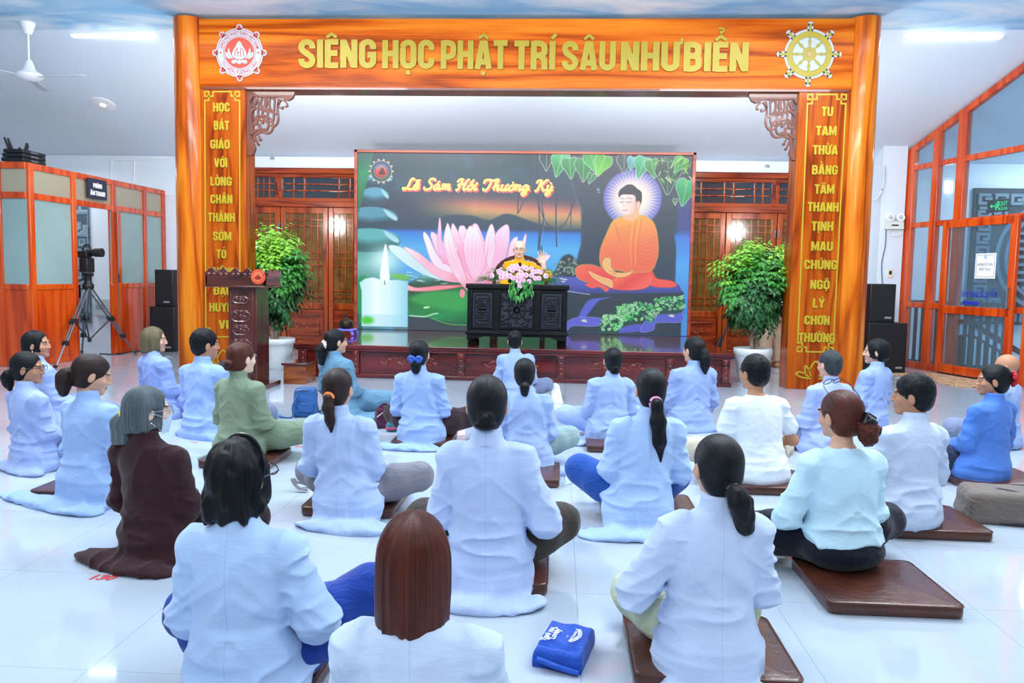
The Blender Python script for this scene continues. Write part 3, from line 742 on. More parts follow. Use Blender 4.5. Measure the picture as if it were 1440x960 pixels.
# ------------------------------------------------------------------ right-hand glazed partition
ra, rb = at_z(1272, 515), at_z(1380, 533)
RD = (rb-ra).normalized(); RN = Vector((RD.y, -RD.x, 0))            # RN points into the hall side
if RN.x > 0: RN = -RN
def rp(px, py): return at_plane(px, py, ra, RN)
RS = lambda px, py: (rp(px, py)-ra).dot(RD)
rpt = lambda s, z, off=0: ra+RD*s+RN*off+Vector((0, 0, z))
gp = thing('glass_partition', 'tall orange-framed glass partition at the right following the slope of the ceiling', 'partition', ra)
ztop = lambda s: min(ceil_z(ra.y+RD.y*s), ZC)-.02
S1 = RS(1441, 300)+2.2
ss = [RS(1278, 330), RS(1313, 330), RS(1355, 215), S1]
fr = MB()
def rpost(s, w, z0, z1, mb, d=.045): mb.hexa([rpt(a, z, o) for z in (z0, z1) for a, o in ((s-w/2, d), (s+w/2, d), (s+w/2, -d), (s-w/2, -d))])
def rrail(s0, s1, z0, z1, mb, d=.035, z0b=None, z1b=None):
    z0b = z0 if z0b is None else z0b; z1b = z1 if z1b is None else z1b
    mb.hexa([rpt(s0, z0, d), rpt(s1, z0b, d), rpt(s1, z0b, -d), rpt(s0, z0, -d), rpt(s0, z1, d), rpt(s1, z1b, d), rpt(s1, z1b, -d), rpt(s0, z1, -d)])
zl = rp(1300, 429).z; zmid = rp(1275, 317).z
for s_, w_ in zip(ss[:3], (.16, .12, .15)): rpost(s_, w_, 0, ztop(s_)-.02, fr)
s0 = ss[0]-.08
sk = (YK-ra.y)/RD.y
if sk < S1: rrail(s0, sk, ztop(s0)-.1, ztop(s0), fr, .04, ztop(sk)-.1, ztop(sk)); rrail(sk, S1, ztop(sk)-.1, ztop(sk), fr, .04)
else: rrail(s0, S1, ztop(s0)-.1, ztop(s0), fr, .04, ztop(S1)-.1, ztop(S1))
rrail(s0, S1, zmid-.05, zmid+.03, fr)
zup = rp(1276, 231).z-.02
rrail(s0, S1, 2.93, 3.01, fr)
sdA, sdB = RS(1336, 360), RS(1433, 360)
rrail(s0, sdA, zl-.04, zl+.04, fr); rrail(s0, S1, 0, .1, fr)
rpost(sdB+.26, .2, 0, ztop(sdB+.26), fr); rrail(sdB, S1, zl-.04, zl+.04, fr)
fr.build('frame', M_BOOTH, gp, True, bevel=.006)
M_GL = glass('partition_glass', (.8, .9, .95), .0, .09)
ga = MB(); rrail(s0, S1, .1, zmid, ga, .004); ga.build('lower_pane', M_GL, gp, True, 0)
ga = MB(); a_ = min(sk, S1); rrail(s0, a_, zmid, ztop(s0)-.05, ga, .004, None, ztop(a_)-.05)
if sk < S1: rrail(sk, S1, zmid, ztop(sk)-.05, ga, .004)
ga.build('upper_pane', M_GL, gp, True, 0)
# sliding door hung on the hall side
dr = MB(); d0 = .03
def dpost(s, w, z0, z1, mb): mb.hexa([rpt(a, z, o) for z in (z0, z1) for a, o in ((s-w/2, .10), (s+w/2, .10), (s+w/2, .05), (s-w/2, .05))])
def drail(s0, s1, z0, z1, mb, o1=.10, o0=.05): mb.hexa([rpt(a, z, o) for z in (z0, z1) for a, o in ((s0, o1), (s1, o1), (s1, o0), (s0, o0))])
zdt = rp(1340, 311).z
dpost(sdA, .11, .02, zdt, dr); dpost(sdB, .11, .02, zdt, dr); drail(sdA, sdB, zdt-.1, zdt, dr); drail(sdA, sdB, .02, .14, dr); zk = rp(1380, 437).z; drail(sdA, sdB, zk-.06, zk+.05, dr)
door = dr.build('sliding_door', M_BOOTH, gp, True, bevel=.006)
ga = MB(); drail(sdA, sdB, .1, zdt-.05, ga, .079, .073); ga.build('pane', M_GL, door, True, 0)
m = MB(); m.tube([rpt(sdB-.0, .95, .1), rpt(sdB, .97, .14), rpt(sdB, 1.2, .14), rpt(sdB, 1.22, .1)], .012, 6); m.build('handle', M_METAL, door, True)
# lettering on the door glass, seen from behind so mirrored; and its arrow
M_BLUE = plain('blue_vinyl', '#1d2fb0', .5)
m = MB(); c0 = rp(1383.5, 414)+RN*.082; wd = (rp(1404, 414)-rp(1354, 414)).length
type_text(m, 'ĐẨY CỬA SANG PHẢI', wd, .075, c0, -RD, (0, 0, 1), .0015, .02)
a0 = rp(1372, 426)+RN*.082
k_ = wd/50
m.prism([(x*k_, z*k_*1.0) for x, z in ((-12, 0), (-8, 4), (-8, 1.8), (12, 1.8), (12, -1.8), (-8, -1.8), (-8, -4))][::-1], .002, a0, RD, (0, 0, 1))
m.build('door_lettering', M_BLUE, door, True, 0)
# paper notice taped to the door glass
m = MB(); c1 = rp(1393.5, 374)+RN*.084
hw, hh = (rp(1408, 374)-rp(1379, 374)).length/2, .165
m.hexa([c1+RD*a+Vector((0, 0, b))+RN*o for o in (.001, .003) for a, b in ((-hw, -hh), (hw, -hh), (hw, hh), (-hw, hh))])
no = thing('paper_notice', 'white paper notice taped on the sliding glass door', 'notice', c1)
m.build('sheet', plain('white_paper', '#eef1f3', .7), no, True, 0)
m = MB(); 
m.stroke([(-hw*.88, -hh*.86), (hw*.88, -hh*.86), (hw*.88, hh*.86), (-hw*.88, hh*.86)], .006, .0012, c1+RN*.003, RD, (0, 0, 1), True)
type_text(m, 'KHÔNG SỬ DỤNG', hw*1.5, .035, c1+RN*.0042+Vector((0, 0, .02)), RD, (0, 0, 1), .0005, .015); type_text(m, 'ĐIỆN THOẠI', hw*1.1, .035, c1+RN*.0042+Vector((0, 0, -.045)), RD, (0, 0, 1), .0005, .015)
m.build('print', plain('grey_print', '#6b7683', .7), no, True, 0)
m = MB(); m.hexa([c1+RD*a+Vector((0, 0, b))+RN*o for o in (.003, .005) for a, b in ((-.025, .09), (.02, .09), (.02, .15), (-.025, .15))]); m.build('blue_tag', plain('light_blue_tape', '#9cc0ee', .5), no, True, 0)

# exit sign hanging beyond the glass
ex = at_y(1405, 289, 11.6)
es = thing('exit_sign', 'green and black exit sign hanging behind the glass partition', 'sign', ex)
m = MB(); R = Matrix.Translation(ex) @ Matrix.Rotation(-.12, 4, 'Y')
m.box((-.14, 0, -.09), (.14, .04, .09), R); m.build('case', plain('black_sign_face', '#10241c', .4), es, True, bevel=.004)
GM = emission('exit_green', '#22c06a', 1.3)
m = MB(); ux = R.to_3x3() @ Vector((1, 0, 0)); uy = R.to_3x3() @ Vector((0, 0, 1))
type_text(m, 'EXIT', .12, .055, ex+ux*.055+uy*.025, ux, uy, .003, .01); type_text(m, 'LỐI RA', .11, .04, ex+ux*.055-uy*.045, ux, uy, .003, .01)
e2 = R @ Vector((0, -.001, 0))
m.stroke([(-.03, .0), (-.12, .0)], .015, .003, e2, ux, uy); m.prism([(-.125, 0), (-.095, .03), (-.095, -.03)], .003, e2, ux, uy)
m.stroke([(-.045, -.06), (-.05, -.02), (-.03, -.0), (-.02, .03)], .016, .004, e2, ux, uy); m.stroke([(-.03, 0), (-.015, -.03), (0, -.055)], .014, .004, e2, ux, uy); m.prism([(-.015+.014*math.cos(a), .05+.014*math.sin(a)) for a in np.linspace(0, 5.6, 9)], .004, e2, ux, uy)
m.stroke([(-.055, .03), (-.02, .025), (.0, -.005)], .01, .004, e2, ux, uy)
m.build('pictogram', GM, es, True, 0)

# carved longevity mural beyond the glass
mu0, mu1 = at_y(1371, 264, YB-.06), at_y(1371, 455, YB-.06)
W, H = 2.2, mu0.z-mu1.z
mu = thing('stone_mural', 'grey-blue carved relief panel on the wall behind the glass partition', 'wall relief', (mu0.x+W/2, YB-.06, mu1.z))
M_STONE = plain('mural_stone', '#26333f', .75, .12, 5, .3, 60); M_STONE2 = plain('mural_stone_raised', '#6a8193', .75, .1, 5, .3, 60)
m = MB(); m.box((mu0.x, YB-.06, mu1.z), (mu0.x+W, YB-.005, mu0.z)); m.build('slab', M_STONE, mu, True, bevel=.006)
m = MB(); random.seed(5)
cx, cz = mu0.x+W*.5, (mu0.z+mu1.z)/2
bw = .045
o = (0, YB-.06, 0)
m.stroke([(cx+.72*math.cos(a), cz+.78*math.sin(a)) for a in np.linspace(0, 2*PI, 40)[:-1]], .06, .035, o, closed=True)
m.stroke([(cx+.58*math.cos(a), cz+.64*math.sin(a)) for a in np.linspace(0, 2*PI, 40)[:-1]], .05, .035, o, closed=True)
for z in np.arange(-.48, .5, .12):
    hw_ = .5*math.sqrt(max(0, 1-(z/.62)**2))
    m.stroke([(cx-hw_, cz+z), (cx-.06, cz+z)], bw, .035, o); m.stroke([(cx+.06, cz+z), (cx+hw_, cz+z)], bw, .035, o)
m.stroke([(cx, cz-.55), (cx, cz+.55)], .05, .035, o)
gx, gz = .24, .2
for i in range(int(W/gx)):
    for j in range(int(H/gz)):
        x, z = mu0.x+.08+i*gx, mu1.z+.06+j*gz
        if ((x+gx/2-cx)/.85)**2+((z+gz/2-cz)/.9)**2 < 1: continue
        a = .16; k = random.choice((0, 1, 2, 3)); pts = [(0, 0), (a, 0), (a, a*.8), (0, a*.8), (0, a*.35), (a*.55, a*.35)]
        if k & 1: pts = [(a-p, q_) for p, q_ in pts]
        if k & 2: pts = [(p, a*.8-q_) for p, q_ in pts]
        m.stroke([(x+p, z+q_) for p, q_ in pts], bw, .03, o)
m.build('carving', M_STONE2, mu, True, 20)

# stair guard rails beyond the glass
def balusters(name, label, pts_top, y, zb, step, w=.035, grp=None):
    pass
g0, g1 = at_y(1276, 437, 12.75), at_y(1345, 445, 12.3)
t = thing('guard_rail', 'dark brown wooden guard rail with upright balusters behind the glass, nearest the pier', 'railing', (g0.x, 12.6, 0))
gA, gB = Vector((5.42, 12.75, 0)), Vector((6.35, 11.6, 0))
hz = .98
m = MB(); m.bar(gA+Vector((0, 0, hz)), gB+Vector((0, 0, hz)), .06, .05); m.build('handrail', M_RAIL, t, True, bevel=.006)
m = MB(); m.bar(gA+Vector((0, 0, .06)), gB+Vector((0, 0, .06)), .05, .05); m.build('bottom_rail', M_RAIL, t, True)
n_ = 14
for i in range(n_):
    p = gA.lerp(gB, (i+.3)/n_); m = MB(); m.box((p.x-.02, p.y-.02, .06), (p.x+.02, p.y+.02, hz-.02)); m.build('baluster', M_RAIL, t, True)
# the sloping stair rail
ys = 11.25
t = thing('stair_railing', 'brown stair railing sloping down to the right behind the sliding glass door', 'railing', at_y(1360, 520, ys))
P = lambda px, py: at_y(px, py, ys)
hr = [P(1348, 452), P(1363, 453), P(1369, 457), P(1425, 490), P(1470, 516)]
m = MB()
for a, b in zip(hr[:-1], hr[1:]): m.bar(a, b, .06, .07)
m.build('handrail', M_RAIL, t, True)
m = MB()
for a, b in ((P(1350, 471.5), P(1367, 471.5)), (P(1367, 471.5), P(1418, 501)), (P(1418, 501), P(1470, 531))): m.bar(a, b, .045, .03)
m.build('lower_rail', M_RAIL, t, True)
for i, px in enumerate((1351, 1377, 1387, 1397.5, 1408, 1418, 1430)):
    pz = P(px, 471.5 if px < 1367 else 471.5+(px-1367)*.58); m = MB(); m.box((pz.x-.022, ys-.02, .0), (pz.x+.022, ys+.02, pz.z)); m.build('baluster', M_RAIL, t, True)
pz = P(1367, 455); m = MB(); m.box((pz.x-.03, ys-.03, 0), (pz.x+.03, ys+.03, pz.z)); m.build('newel_post', M_RAIL, t, True)
# small lit wall lamp reflected beyond the glass
q = at_y(1334, 263, YB-.03); m = MB(); m.box((q.x-.05, YB-.05, q.z-.09), (q.x+.05, YB, q.z+.09)); tag(m.build('wall_lamp', emission('wall_lamp_glow', '#ffffff', 3), loc=q), 'small glowing white wall lamp behind the upper glass', 'lamp')
# rug by the door
r0 = [at_z(1322, 527), at_z(1381, 543), at_z(1330, 545), at_z(1305, 533)]
def rug_mat():
    k = NT('patterned_rug'); k.set(rough=.95)
    n = k.noise(k.coord((4, 9, 1)), 2.2, 3, .5, 2.0)
    k.col(k.ramp(n, [(.36, lin('#3a2a22')), (.45, lin('#b98a58')), (.52, lin('#d8c4a0')), (.58, lin('#a8432e')), (.66, lin('#c9a877'))])); return k.m
s_a, s_b = RS(1330, 525), RS(1400, 540)
m = MB(); m.hexa([rpt(s, z, o) for z in (0.0, .012) for s, o in ((s_a, .2), (s_b+.5, .2), (s_b+.5, .95), (s_a, .95))])
tag(m.build('door_rug', rug_mat(), loc=rpt((s_a+s_b)/2, 0, .5), bevel=.004), 'patterned brown and cream rug lying in front of the sliding glass door', 'rug')

# emergency light, switch and cables on the pier
e = at_y(1256, 317, PY)
em = thing('emergency_light', 'white twin-head emergency light on the wall beside the glass partition', 'emergency light', e)
m = MB(); m.hexa([(e.x+a, PY-d, e.z+b) for d in (.07, .0) for a, b in ((-.14, -.06), (.14, -.06), (.125, .06), (-.125, .06))]); m.build('battery_case', plain('off_white_case', '#d5ded9', .4), em, True, bevel=.008)
for k in (-1, 1):
    R = Matrix.Translation((e.x+k*.075, PY-.05, e.z+.115)) @ Matrix.Rotation(PI/2, 4, 'X')
    m = MB(); m.lathe([(.02, -.04), (.05, -.01), (.062, .03), (.056, .035)], 18, M=R); h = m.build('lamp_head', M_WHITE, em, True)
    m = MB(); m.lathe([(.05, .03), (.03, .037), (.005, .04)], 16, M=R); m.build('reflector', plain('bright_reflector', '#cfd6da', .25, metal=.3), h, True)
m = MB(); m.box((e.x-.05, PY-.074, e.z-.01), (e.x+.05, PY-.068, e.z+.01)); m.build('display_slot', M_BLACK, em, True)
m = MB(); m.tube(curve([(e.x-.05, PY-.02, e.z-.06), (e.x-.06, PY-.02, e.z-.15), (e.x+.03, PY-.02, e.z-.16), (e.x+.06, PY-.02, e.z-.14), (e.x+.1, PY-.02, e.z-.17), (e.x+.12, PY-.02, e.z-.1)], 4), .006, 6); m.build('cable', M_WHITE, em, True)
e = at_y(1251, 384, PY); sw = thing('wall_switch', 'cream wall switch with a black rocker below the emergency light', 'switch', e)
m = MB(); m.box((e.x-.035, PY-.015, e.z-.07), (e.x+.035, PY, e.z+.06)); m.build('plate', plain('cream_plate', '#e3dcc0', .4), sw, True, bevel=.004)
m = MB(); m.box((e.x-.012, PY-.022, e.z-.02), (e.x+.022, PY-.014, e.z+.035)); m.build('rocker', M_BLACK, sw, True)
P = lambda px, py: at_y(px, py, PY-.007)
m = MB(); m.tube(curve([P(1246, 318), P(1245, 345), P(1240, 370), P(1241, 400)], 5), .008, 6); tag(m.build('speaker_cable', plain('grey_cable', '#5d6a75', .5), loc=P(1241, 400)), 'thin dark cable running down the wall to the right-hand speakers', 'cable')
P = lambda px, py: at_y(px, py, PY-.018)
m = MB(); m.tube(curve([P(1243, 232), P(1242.5, 258), P(1238, 272), P(1229, 283)], 6), .02, 8); tag(m.build('conduit_hose', plain('pale_conduit', '#c9d6dd', .4), loc=P(1240, 270)), 'pale bent conduit hose high on the wall beside the right column', 'conduit')

# ------------------------------------------------------------------ the stage
SX0, SX1, SZ = -3.17, 2.045, .40
stage = thing('stage_platform', 'low dark red-brown wooden stage with carved front panels', 'stage', ((SX0+SX1)/2, YA+1.5, 0))
m = MB(); m.box((SX0-.02, YA-.03, SZ-.045), (SX1+.02, YB-.02, SZ)); m.build('top_board', M_STAGE, stage, True, bevel=.008)
m = MB(); m.box((SX0+.02, YA+.03, .0), (SX1-.02, YB-.03, SZ-.045)); m.build('body', M_STAGE, stage, True)
m = MB(); m.box((SX0, YA-.01, 0), (SX1, YA+.03, .05)); m.box((SX0, YA-.012, SZ-.075), (SX1, YA+.03, SZ-.045)); m.build('moulding', M_STAGE, stage, True, bevel=.006)
SP = [at_y(p, 520, YA).x for p in (426, 500, 648, 789, 942, 1021)]
def scroll(mb, cx, cz, y, w, h, n, r=.008):
    """carved flowers and tendrils inside a w x h field"""
    for i in range(n):
        f = (i+.5)/n*2-1; x = cx+f*w*.42; s = 1 if i % 2 else -1
        mb.tube([(x+a*w/n*.5, y, cz+s*b*h*.5) for a, b in curve([(-.9, .1), (-.3, .7), (.4, .5), (.3, -.1), (-.1, .1), (.1, .35)], 3)], [r]*15+[r*.6], 5)
        mb.ell((x+w/n*.35, y+.004, cz-s*h*.18), (w/n*.22, .012, h*.14), 8, 5)
        mb.ell((x-w/n*.3, y+.004, cz-s*h*.3), (w/n*.3, .01, h*.07), 8, 5)
for x in SP:
    m = MB(); m.box((x-.045, YA-.018, .05), (x+.045, YA+.03, SZ-.075)); p = m.build('post', M_STAGE, stage, True, bevel=.006)
    m = MB()
    for k in range(4): m.ell((x, YA-.018, .09+k*.065), (.022, .008, .026), 8, 6)
    m.build('carving', M_STAGE, p, True)
for a, b in zip(SP[:-1], SP[1:]):
    m = MB(); x0, x1 = a+.065, b-.065
    m.stroke([(x0, .085), (x1, .085), (x1, SZ-.1), (x0, SZ-.1)], .018, .012, (0, YA+.03, 0), closed=True)
    m.stroke([(x0+.05, .115), (x1-.05, .115), (x1-.05, SZ-.13), (x0+.05, SZ-.13)], .01, .014, (0, YA+.03, 0), closed=True)
    p = m.build('panel_frame', M_STAGE, stage, True)
    m = MB(); scroll(m, (a+b)/2, .21, YA+.026, (b-a)*.62, .12, 6 if b-a > 1 else 3, .007); m.build('carving', plain('carved_red_wood', '#7c3026', .3, .1, 9, coat=.4), p, True)

# ------------------------------------------------------------------ the carved desk
YDk = 9.72
dp = lambda px, py, y=YDk: at_y(px, py, y)
DX0, DX1 = dp(657, 440).x, dp(797.5, 440).x
DZT = dp(655, 397, YDk).z-.0
zb_ = SZ
desk = thing('carved_desk', 'black carved wooden desk with a wheel panel on the stage', 'desk', ((DX0+DX1)/2, YDk+.3, SZ))
dd = .46
ztop_ = dp(720, 399.5).z; z404 = dp(720, 406.5).z; z463 = dp(720, 465).z; z478 = dp(720, 477).z
m = MB(); m.box((DX0-.02, YDk-.03, z404), (DX1+.02, YDk+dd, ztop_)); m.build('top', M_BLACKWOOD, desk, True, bevel=.012)
m = MB(); m.box((DX0, YDk+.02, z463), (DX1, YDk+dd-.03, z404)); m.build('cabinet', M_BLACKWOOD, desk, True)
m = MB(); m.box((DX0-.01, YDk-.015, z478+.05), (DX1+.01, YDk+dd-.02, z463)); m.box((DX0-.02, YDk-.025, z463-.05), (DX1+.02, YDk+.02, z463-.02))
m.prism([(DX0, z478-.02), (DX0+.12, z478-.0), (DX0+.2, z478+.03), (DX1-.2, z478+.03), (DX1-.12, z478), (DX1, z478-.02), (DX1, z478+.06), (DX0, z478+.06)], .03, (0, YDk+.02, 0)); m.build('base_moulding', M_BLACKWOOD, desk, True, bevel=.006)
for x in (DX0+.06, DX1-.06):
    for y in (YDk+.05, YDk+dd-.08):
        m = MB(); m.lathe([(.05, 0), (.06, .02), (.045, .06), (.06, z478-zb_)], 4, (x, y, zb_)); m.build('leg', M_BLACKWOOD, desk, True)
for px in (657, 698, 755.5, 797.5):
    m = MB(); x = dp(px, 430).x; w_ = .03 if px in (657, 797.5) else .035
    x = min(max(x, DX0+.03), DX1-.03); m.box((x-w_, YDk-.008, z463), (x+w_, YDk+.03, z404)); m.build('stile', M_BLACKWOOD, desk, True, bevel=.008)
M_CB = plain('carved_black_wood', '#0c0b10', .35, .2, 9, spec=.3); M_CBL = plain('carved_panel_field', '#262c37', .4, .15, 9, spec=.3)
def meander(mb, cx, cz, w, h, y):
    u = w/8
    rows = [[(-3, 0), (3, 0)], [(-4, 1.4), (-1, 1.4), (-1, 2.8), (-3, 2.8)], [(4, 1.4), (1, 1.4), (1, 2.8), (3, 2.8)], [(-4, 2.6), (-4, 4.3), (0, 4.3), (0, 1.2)], [(4, 2.6), (4, 5.6), (-3, 5.6)], [(1.6, 4.2), (2.8, 4.2)]]
    for s in (1, -1):
        for r in rows: mb.stroke([(cx+x*u, cz+s*z*h/13) for x, z in r], u*.8, .012, (0, y, 0))
for px0, px1, kind in ((661.5, 695, 0), (701.5, 752, 1), (758.5, 793, 0)):
    x0, x1 = dp(px0, 430).x, dp(px1, 430).x; z0, z1 = z463+.03, z404-.03; cx, cz = (x0+x1)/2, (z0+z1)/2
    m = MB(); m.stroke([(x0+.012, z0), (x1-.012, z0), (x1-.012, z1), (x0+.012, z1)], .024, .02, (0, YDk+.02, 0), closed=True)
    pf = m.build('panel_frame', M_BLACKWOOD, desk, True, bevel=.004)
    m = MB(); m.box((x0+.03, YDk+.012, z0+.02), (x1-.03, YDk+.022, z1-.02))
    m.k = 1
    if not kind:
        w_, h_ = (x1-x0)*.62, (z1-z0)*.8
        m.stroke([(cx-w_/2, cz-h_*.42), (cx-w_*.4, cz-h_/2), (cx+w_*.4, cz-h_/2), (cx+w_/2, cz-h_*.42), (cx+w_/2, cz+h_*.42), (cx+w_*.4, cz+h_/2), (cx-w_*.4, cz+h_/2), (cx-w_/2, cz+h_*.42)], .012, .012, (0, YDk+.012, 0), closed=True)
        meander(m, cx, cz, w_*.78, h_*.88, YDk+.012)
    else:
        R = .15
        for k in range(8):
            a = PI/4*k; m.stroke([(cx+.02*math.cos(a), cz+.02*math.sin(a)), (cx+R*math.cos(a), cz+R*math.sin(a))], .02, .014, (0, YDk+.012, 0)); m.ell((cx+R*math.cos(a), YDk+.006, cz+R*math.sin(a)), (.018, .012, .018), 8, 6)
            m.ell((cx+R*.62*math.cos(a), YDk+.004, cz+R*.62*math.sin(a)), (.014, .01, .014), 8, 6)
        m.stroke([(cx+.105*math.cos(a), cz+.105*math.sin(a)) for a in np.linspace(0, 2*PI, 33)[:-1]], .02, .012, (0, YDk+.012, 0), closed=True)
        m.stroke([(cx+.03*math.cos(a), cz+.03*math.sin(a)) for a in np.linspace(0, 2*PI, 17)[:-1]], .018, .014, (0, YDk+.012, 0), closed=True)
        random.seed(3); W2, H2 = (x1-x0)*.42, (z1-z0)*.44
        for i in range(150):
            fx, fz = random.uniform(-1, 1), random.uniform(-1, 1)
            if fx*fx+fz*fz < 1.05 and math.hypot(fx*W2, fz*H2) < .165: continue
            m.ell((cx+fx*W2, YDk+.01, cz+fz*H2), (random.uniform(.01, .022), .012, random.uniform(.008, .016)), 7, 5)
    m.build('carved_panel', [M_CBL, M_CB], pf, True)

# ------------------------------------------------------------------ flowers and microphone on the desk
fy = YDk+.12
fc_ = dp(731, 400, fy)
fa = thing('flower_arrangement', 'spray of pale pink roses with green foliage on the desk', 'flowers', (fc_.x, fy, ztop_))
random.seed(21)
m = MB(); m.lathe([(.08, 0), (.11, .03), (.1, .06), (.02, .07)], 16, (fc_.x, fy, ztop_), 1.4, .8); m.build('bowl', plain('green_foam', '#3c5a34', .8), fa, True)
def leaf(mb, p, d, L, W, up=(0, 0, 1), bend=.25):
    p, d = Vector(p), Vector(d).normalized(); x = d.cross(Vector(up))
    if x.length < .05: x = d.cross(Vector((1, 0, 0)))
    x.normalize(); nn = x.cross(d)
    a = p+d*L*.45+nn*(L*bend*.4); e = p+d*L-nn*(L*bend*.5)
    mb.add([p, a+x*W/2-nn*W*.15, e, a-x*W/2-nn*W*.15, a], [(0, 1, 4), (1, 2, 4), (2, 3, 4), (3, 0, 4)])
m = MB(); c = Vector((fc_.x, fy, ztop_+.1))
for i in range(420):
    a = random.uniform(0, 2*PI); e = random.uniform(-.35, .9); d = Vector((math.cos(a)*1.9, math.sin(a)*.75-.2, e))
    r = random.uniform(.05, .19); p = c+Vector((d.x*r, max(d.y*r*.5, -.06)+.03, d.z*r*.5)); m.k = i % 2
    leaf(m, p, d+Vector((0, 0, random.uniform(-.4, .3))), random.uniform(.06, .14), random.uniform(.012, .035))
for i in range(90):
    px = random.uniform(-.12, .16); z = random.uniform(-.17, .08)*(1-abs(px)*3); m.k = i % 2
    leaf(m, (fc_.x+px, YDk-.04-random.random()*.03, ztop_+z), (px*2, -.35, -1), random.uniform(.05, .1), random.uniform(.02, .035))
for i in range(54):
    s = -1 if i % 2 else 1; x0 = s*random.uniform(.2, .4); m.k = 1
    for k in range(9): leaf(m, (fc_.x+x0+s*k*.012, fy-.08+.02*random.random(), ztop_+.05+.05*random.random()-k*.004), (s*1.0, random.uniform(-.6, .6), random.uniform(-.3, .4)), .08, .012)
m.build('foliage', [plain('rose_leaf_green', '#2f7d35', .5, .2, 20), plain('fern_green', '#4f9a48', .5, .2, 20)], fa, True, 0)
M_ROSE = plain('pale_pink_petal', '#efcbdd', .55, .06, 40); M_ROSE2 = plain('rose_heart', '#dc9fc2', .55, .08, 40)
def rose(p, r, d):
    m = MB(); R = Vector(d).normalized().to_track_quat('Z', 'Y').to_matrix().to_4x4(); T = Matrix.Translation(p) @ R
    m.lathe([(r*.25, -r*.9), (r*.8, -r*.5), (r, 0), (r*.85, r*.35), (r*.75, r*.32), (r*.55, -.0)], 10, M=T, wob=lambda a, z: 1+.09*math.sin(5*a))
    m.lathe([(r*.3, -r*.2), (r*.68, .0), (r*.66, r*.42), (r*.56, r*.4), (r*.4, r*.05)], 9, M=T, wob=lambda a, z: 1+.1*math.sin(3*a+1))
    m.k = 1; m.lathe([(r*.2, 0), (r*.42, r*.2), (r*.36, r*.55), (r*.22, r*.5), (r*.08, r*.3)], 8, M=T)
    m.build('rose', [M_ROSE, M_ROSE2], fa, True)
Z8 = lambda zx, zy: dp(640+zx/8, 320+zy/8, fy-.08)
for zx, zy in ((415, 545), (490, 490), (520, 510), (525, 555), (573, 515), (570, 562), (620, 545), (660, 570), (650, 480), (690, 430), (605, 465), (710, 460), (745, 505), (720, 545), (745, 545), (800, 535), (718, 595), (770, 595), (835, 605), (738, 650), (860, 540), (860, 460), (905, 495), (905, 570), (945, 570), (800, 460), (770, 445), (1020, 545), (920, 490), (960, 500), (640, 440), (880, 500)):
    p = Z8(zx, zy); dx = (zx-725)/330
    p.y = fy-.2+.12*abs(dx)+max(0, (540-zy)/600)*.4; 
    rose(p, random.uniform(.031, .038), (dx, -1.0, .35+(540-zy)/260))
mq = dp(731, 371, YDk+.22)
mic = thing('desk_microphone', 'black gooseneck microphone rising behind the roses', 'microphone', (mq.x, YDk+.3, ztop_))
m = MB(); m.cyl((mq.x, YDk+.3, ztop_), (mq.x, YDk+.3, ztop_+.025), .05); m.build('base', M_BLACK, mic, True)
m = MB(); m.tube(curve([(mq.x, YDk+.3, ztop_+.02), (mq.x, YDk+.3, mq.z-.1), (mq.x, YDk+.24, mq.z-.03)], 4), .006, 6); m.build('gooseneck', M_BLACK, mic, True)
m = MB(); m.ell((mq.x, YDk+.235, mq.z-.005), (.022, .024, .027), 12, 8); m.build('windscreen', M_SPK, mic, True)

# ------------------------------------------------------------------ small blue stool with a bronze bell
ys_ = 10.9; q = at_y(486.5, 462, ys_)
t = thing('plastic_stool', 'small violet-blue plastic stool standing on the left end of the stage', 'stool', (q.x, ys_, SZ))
MP = plain('violet_plastic', '#6a6ae0', .4)
m = MB(); m.box((q.x-.13, ys_-.13, q.z-.03), (q.x+.13, ys_+.13, q.z)); m.build('seat', MP, t, True, bevel=.012)
for sx in (-1, 1):
    for sy in (-1, 1):
        m = MB(); m.tube([(q.x+sx*.13, ys_+sy*.13, SZ+.003), (q.x+sx*.1, ys_+sy*.1, q.z-.02)], .022, 6); m.build('leg', MP, t, True)
MBZ = plain('dark_bronze', '#3a3026', .4, .2, 12, metal=.6)
t = thing('bronze_bell', 'small dark bronze bell bowl resting on the violet stool', 'bell', (q.x, ys_, q.z))
m = MB(); m.lathe([(.05, 0), (.085, .02), (.1, .06), (.085, .11), (.04, .13), (.02, .15), (.012, .17)], 20, (q.x, ys_, q.z)); m.build('bowl', MBZ, t, True)
m = MB(); m.lathe([(.008, .165), (.016, .19), (.012, .215), (.002, .235)], 12, (q.x, ys_, q.z)); m.build('knob', MBZ, t, True)

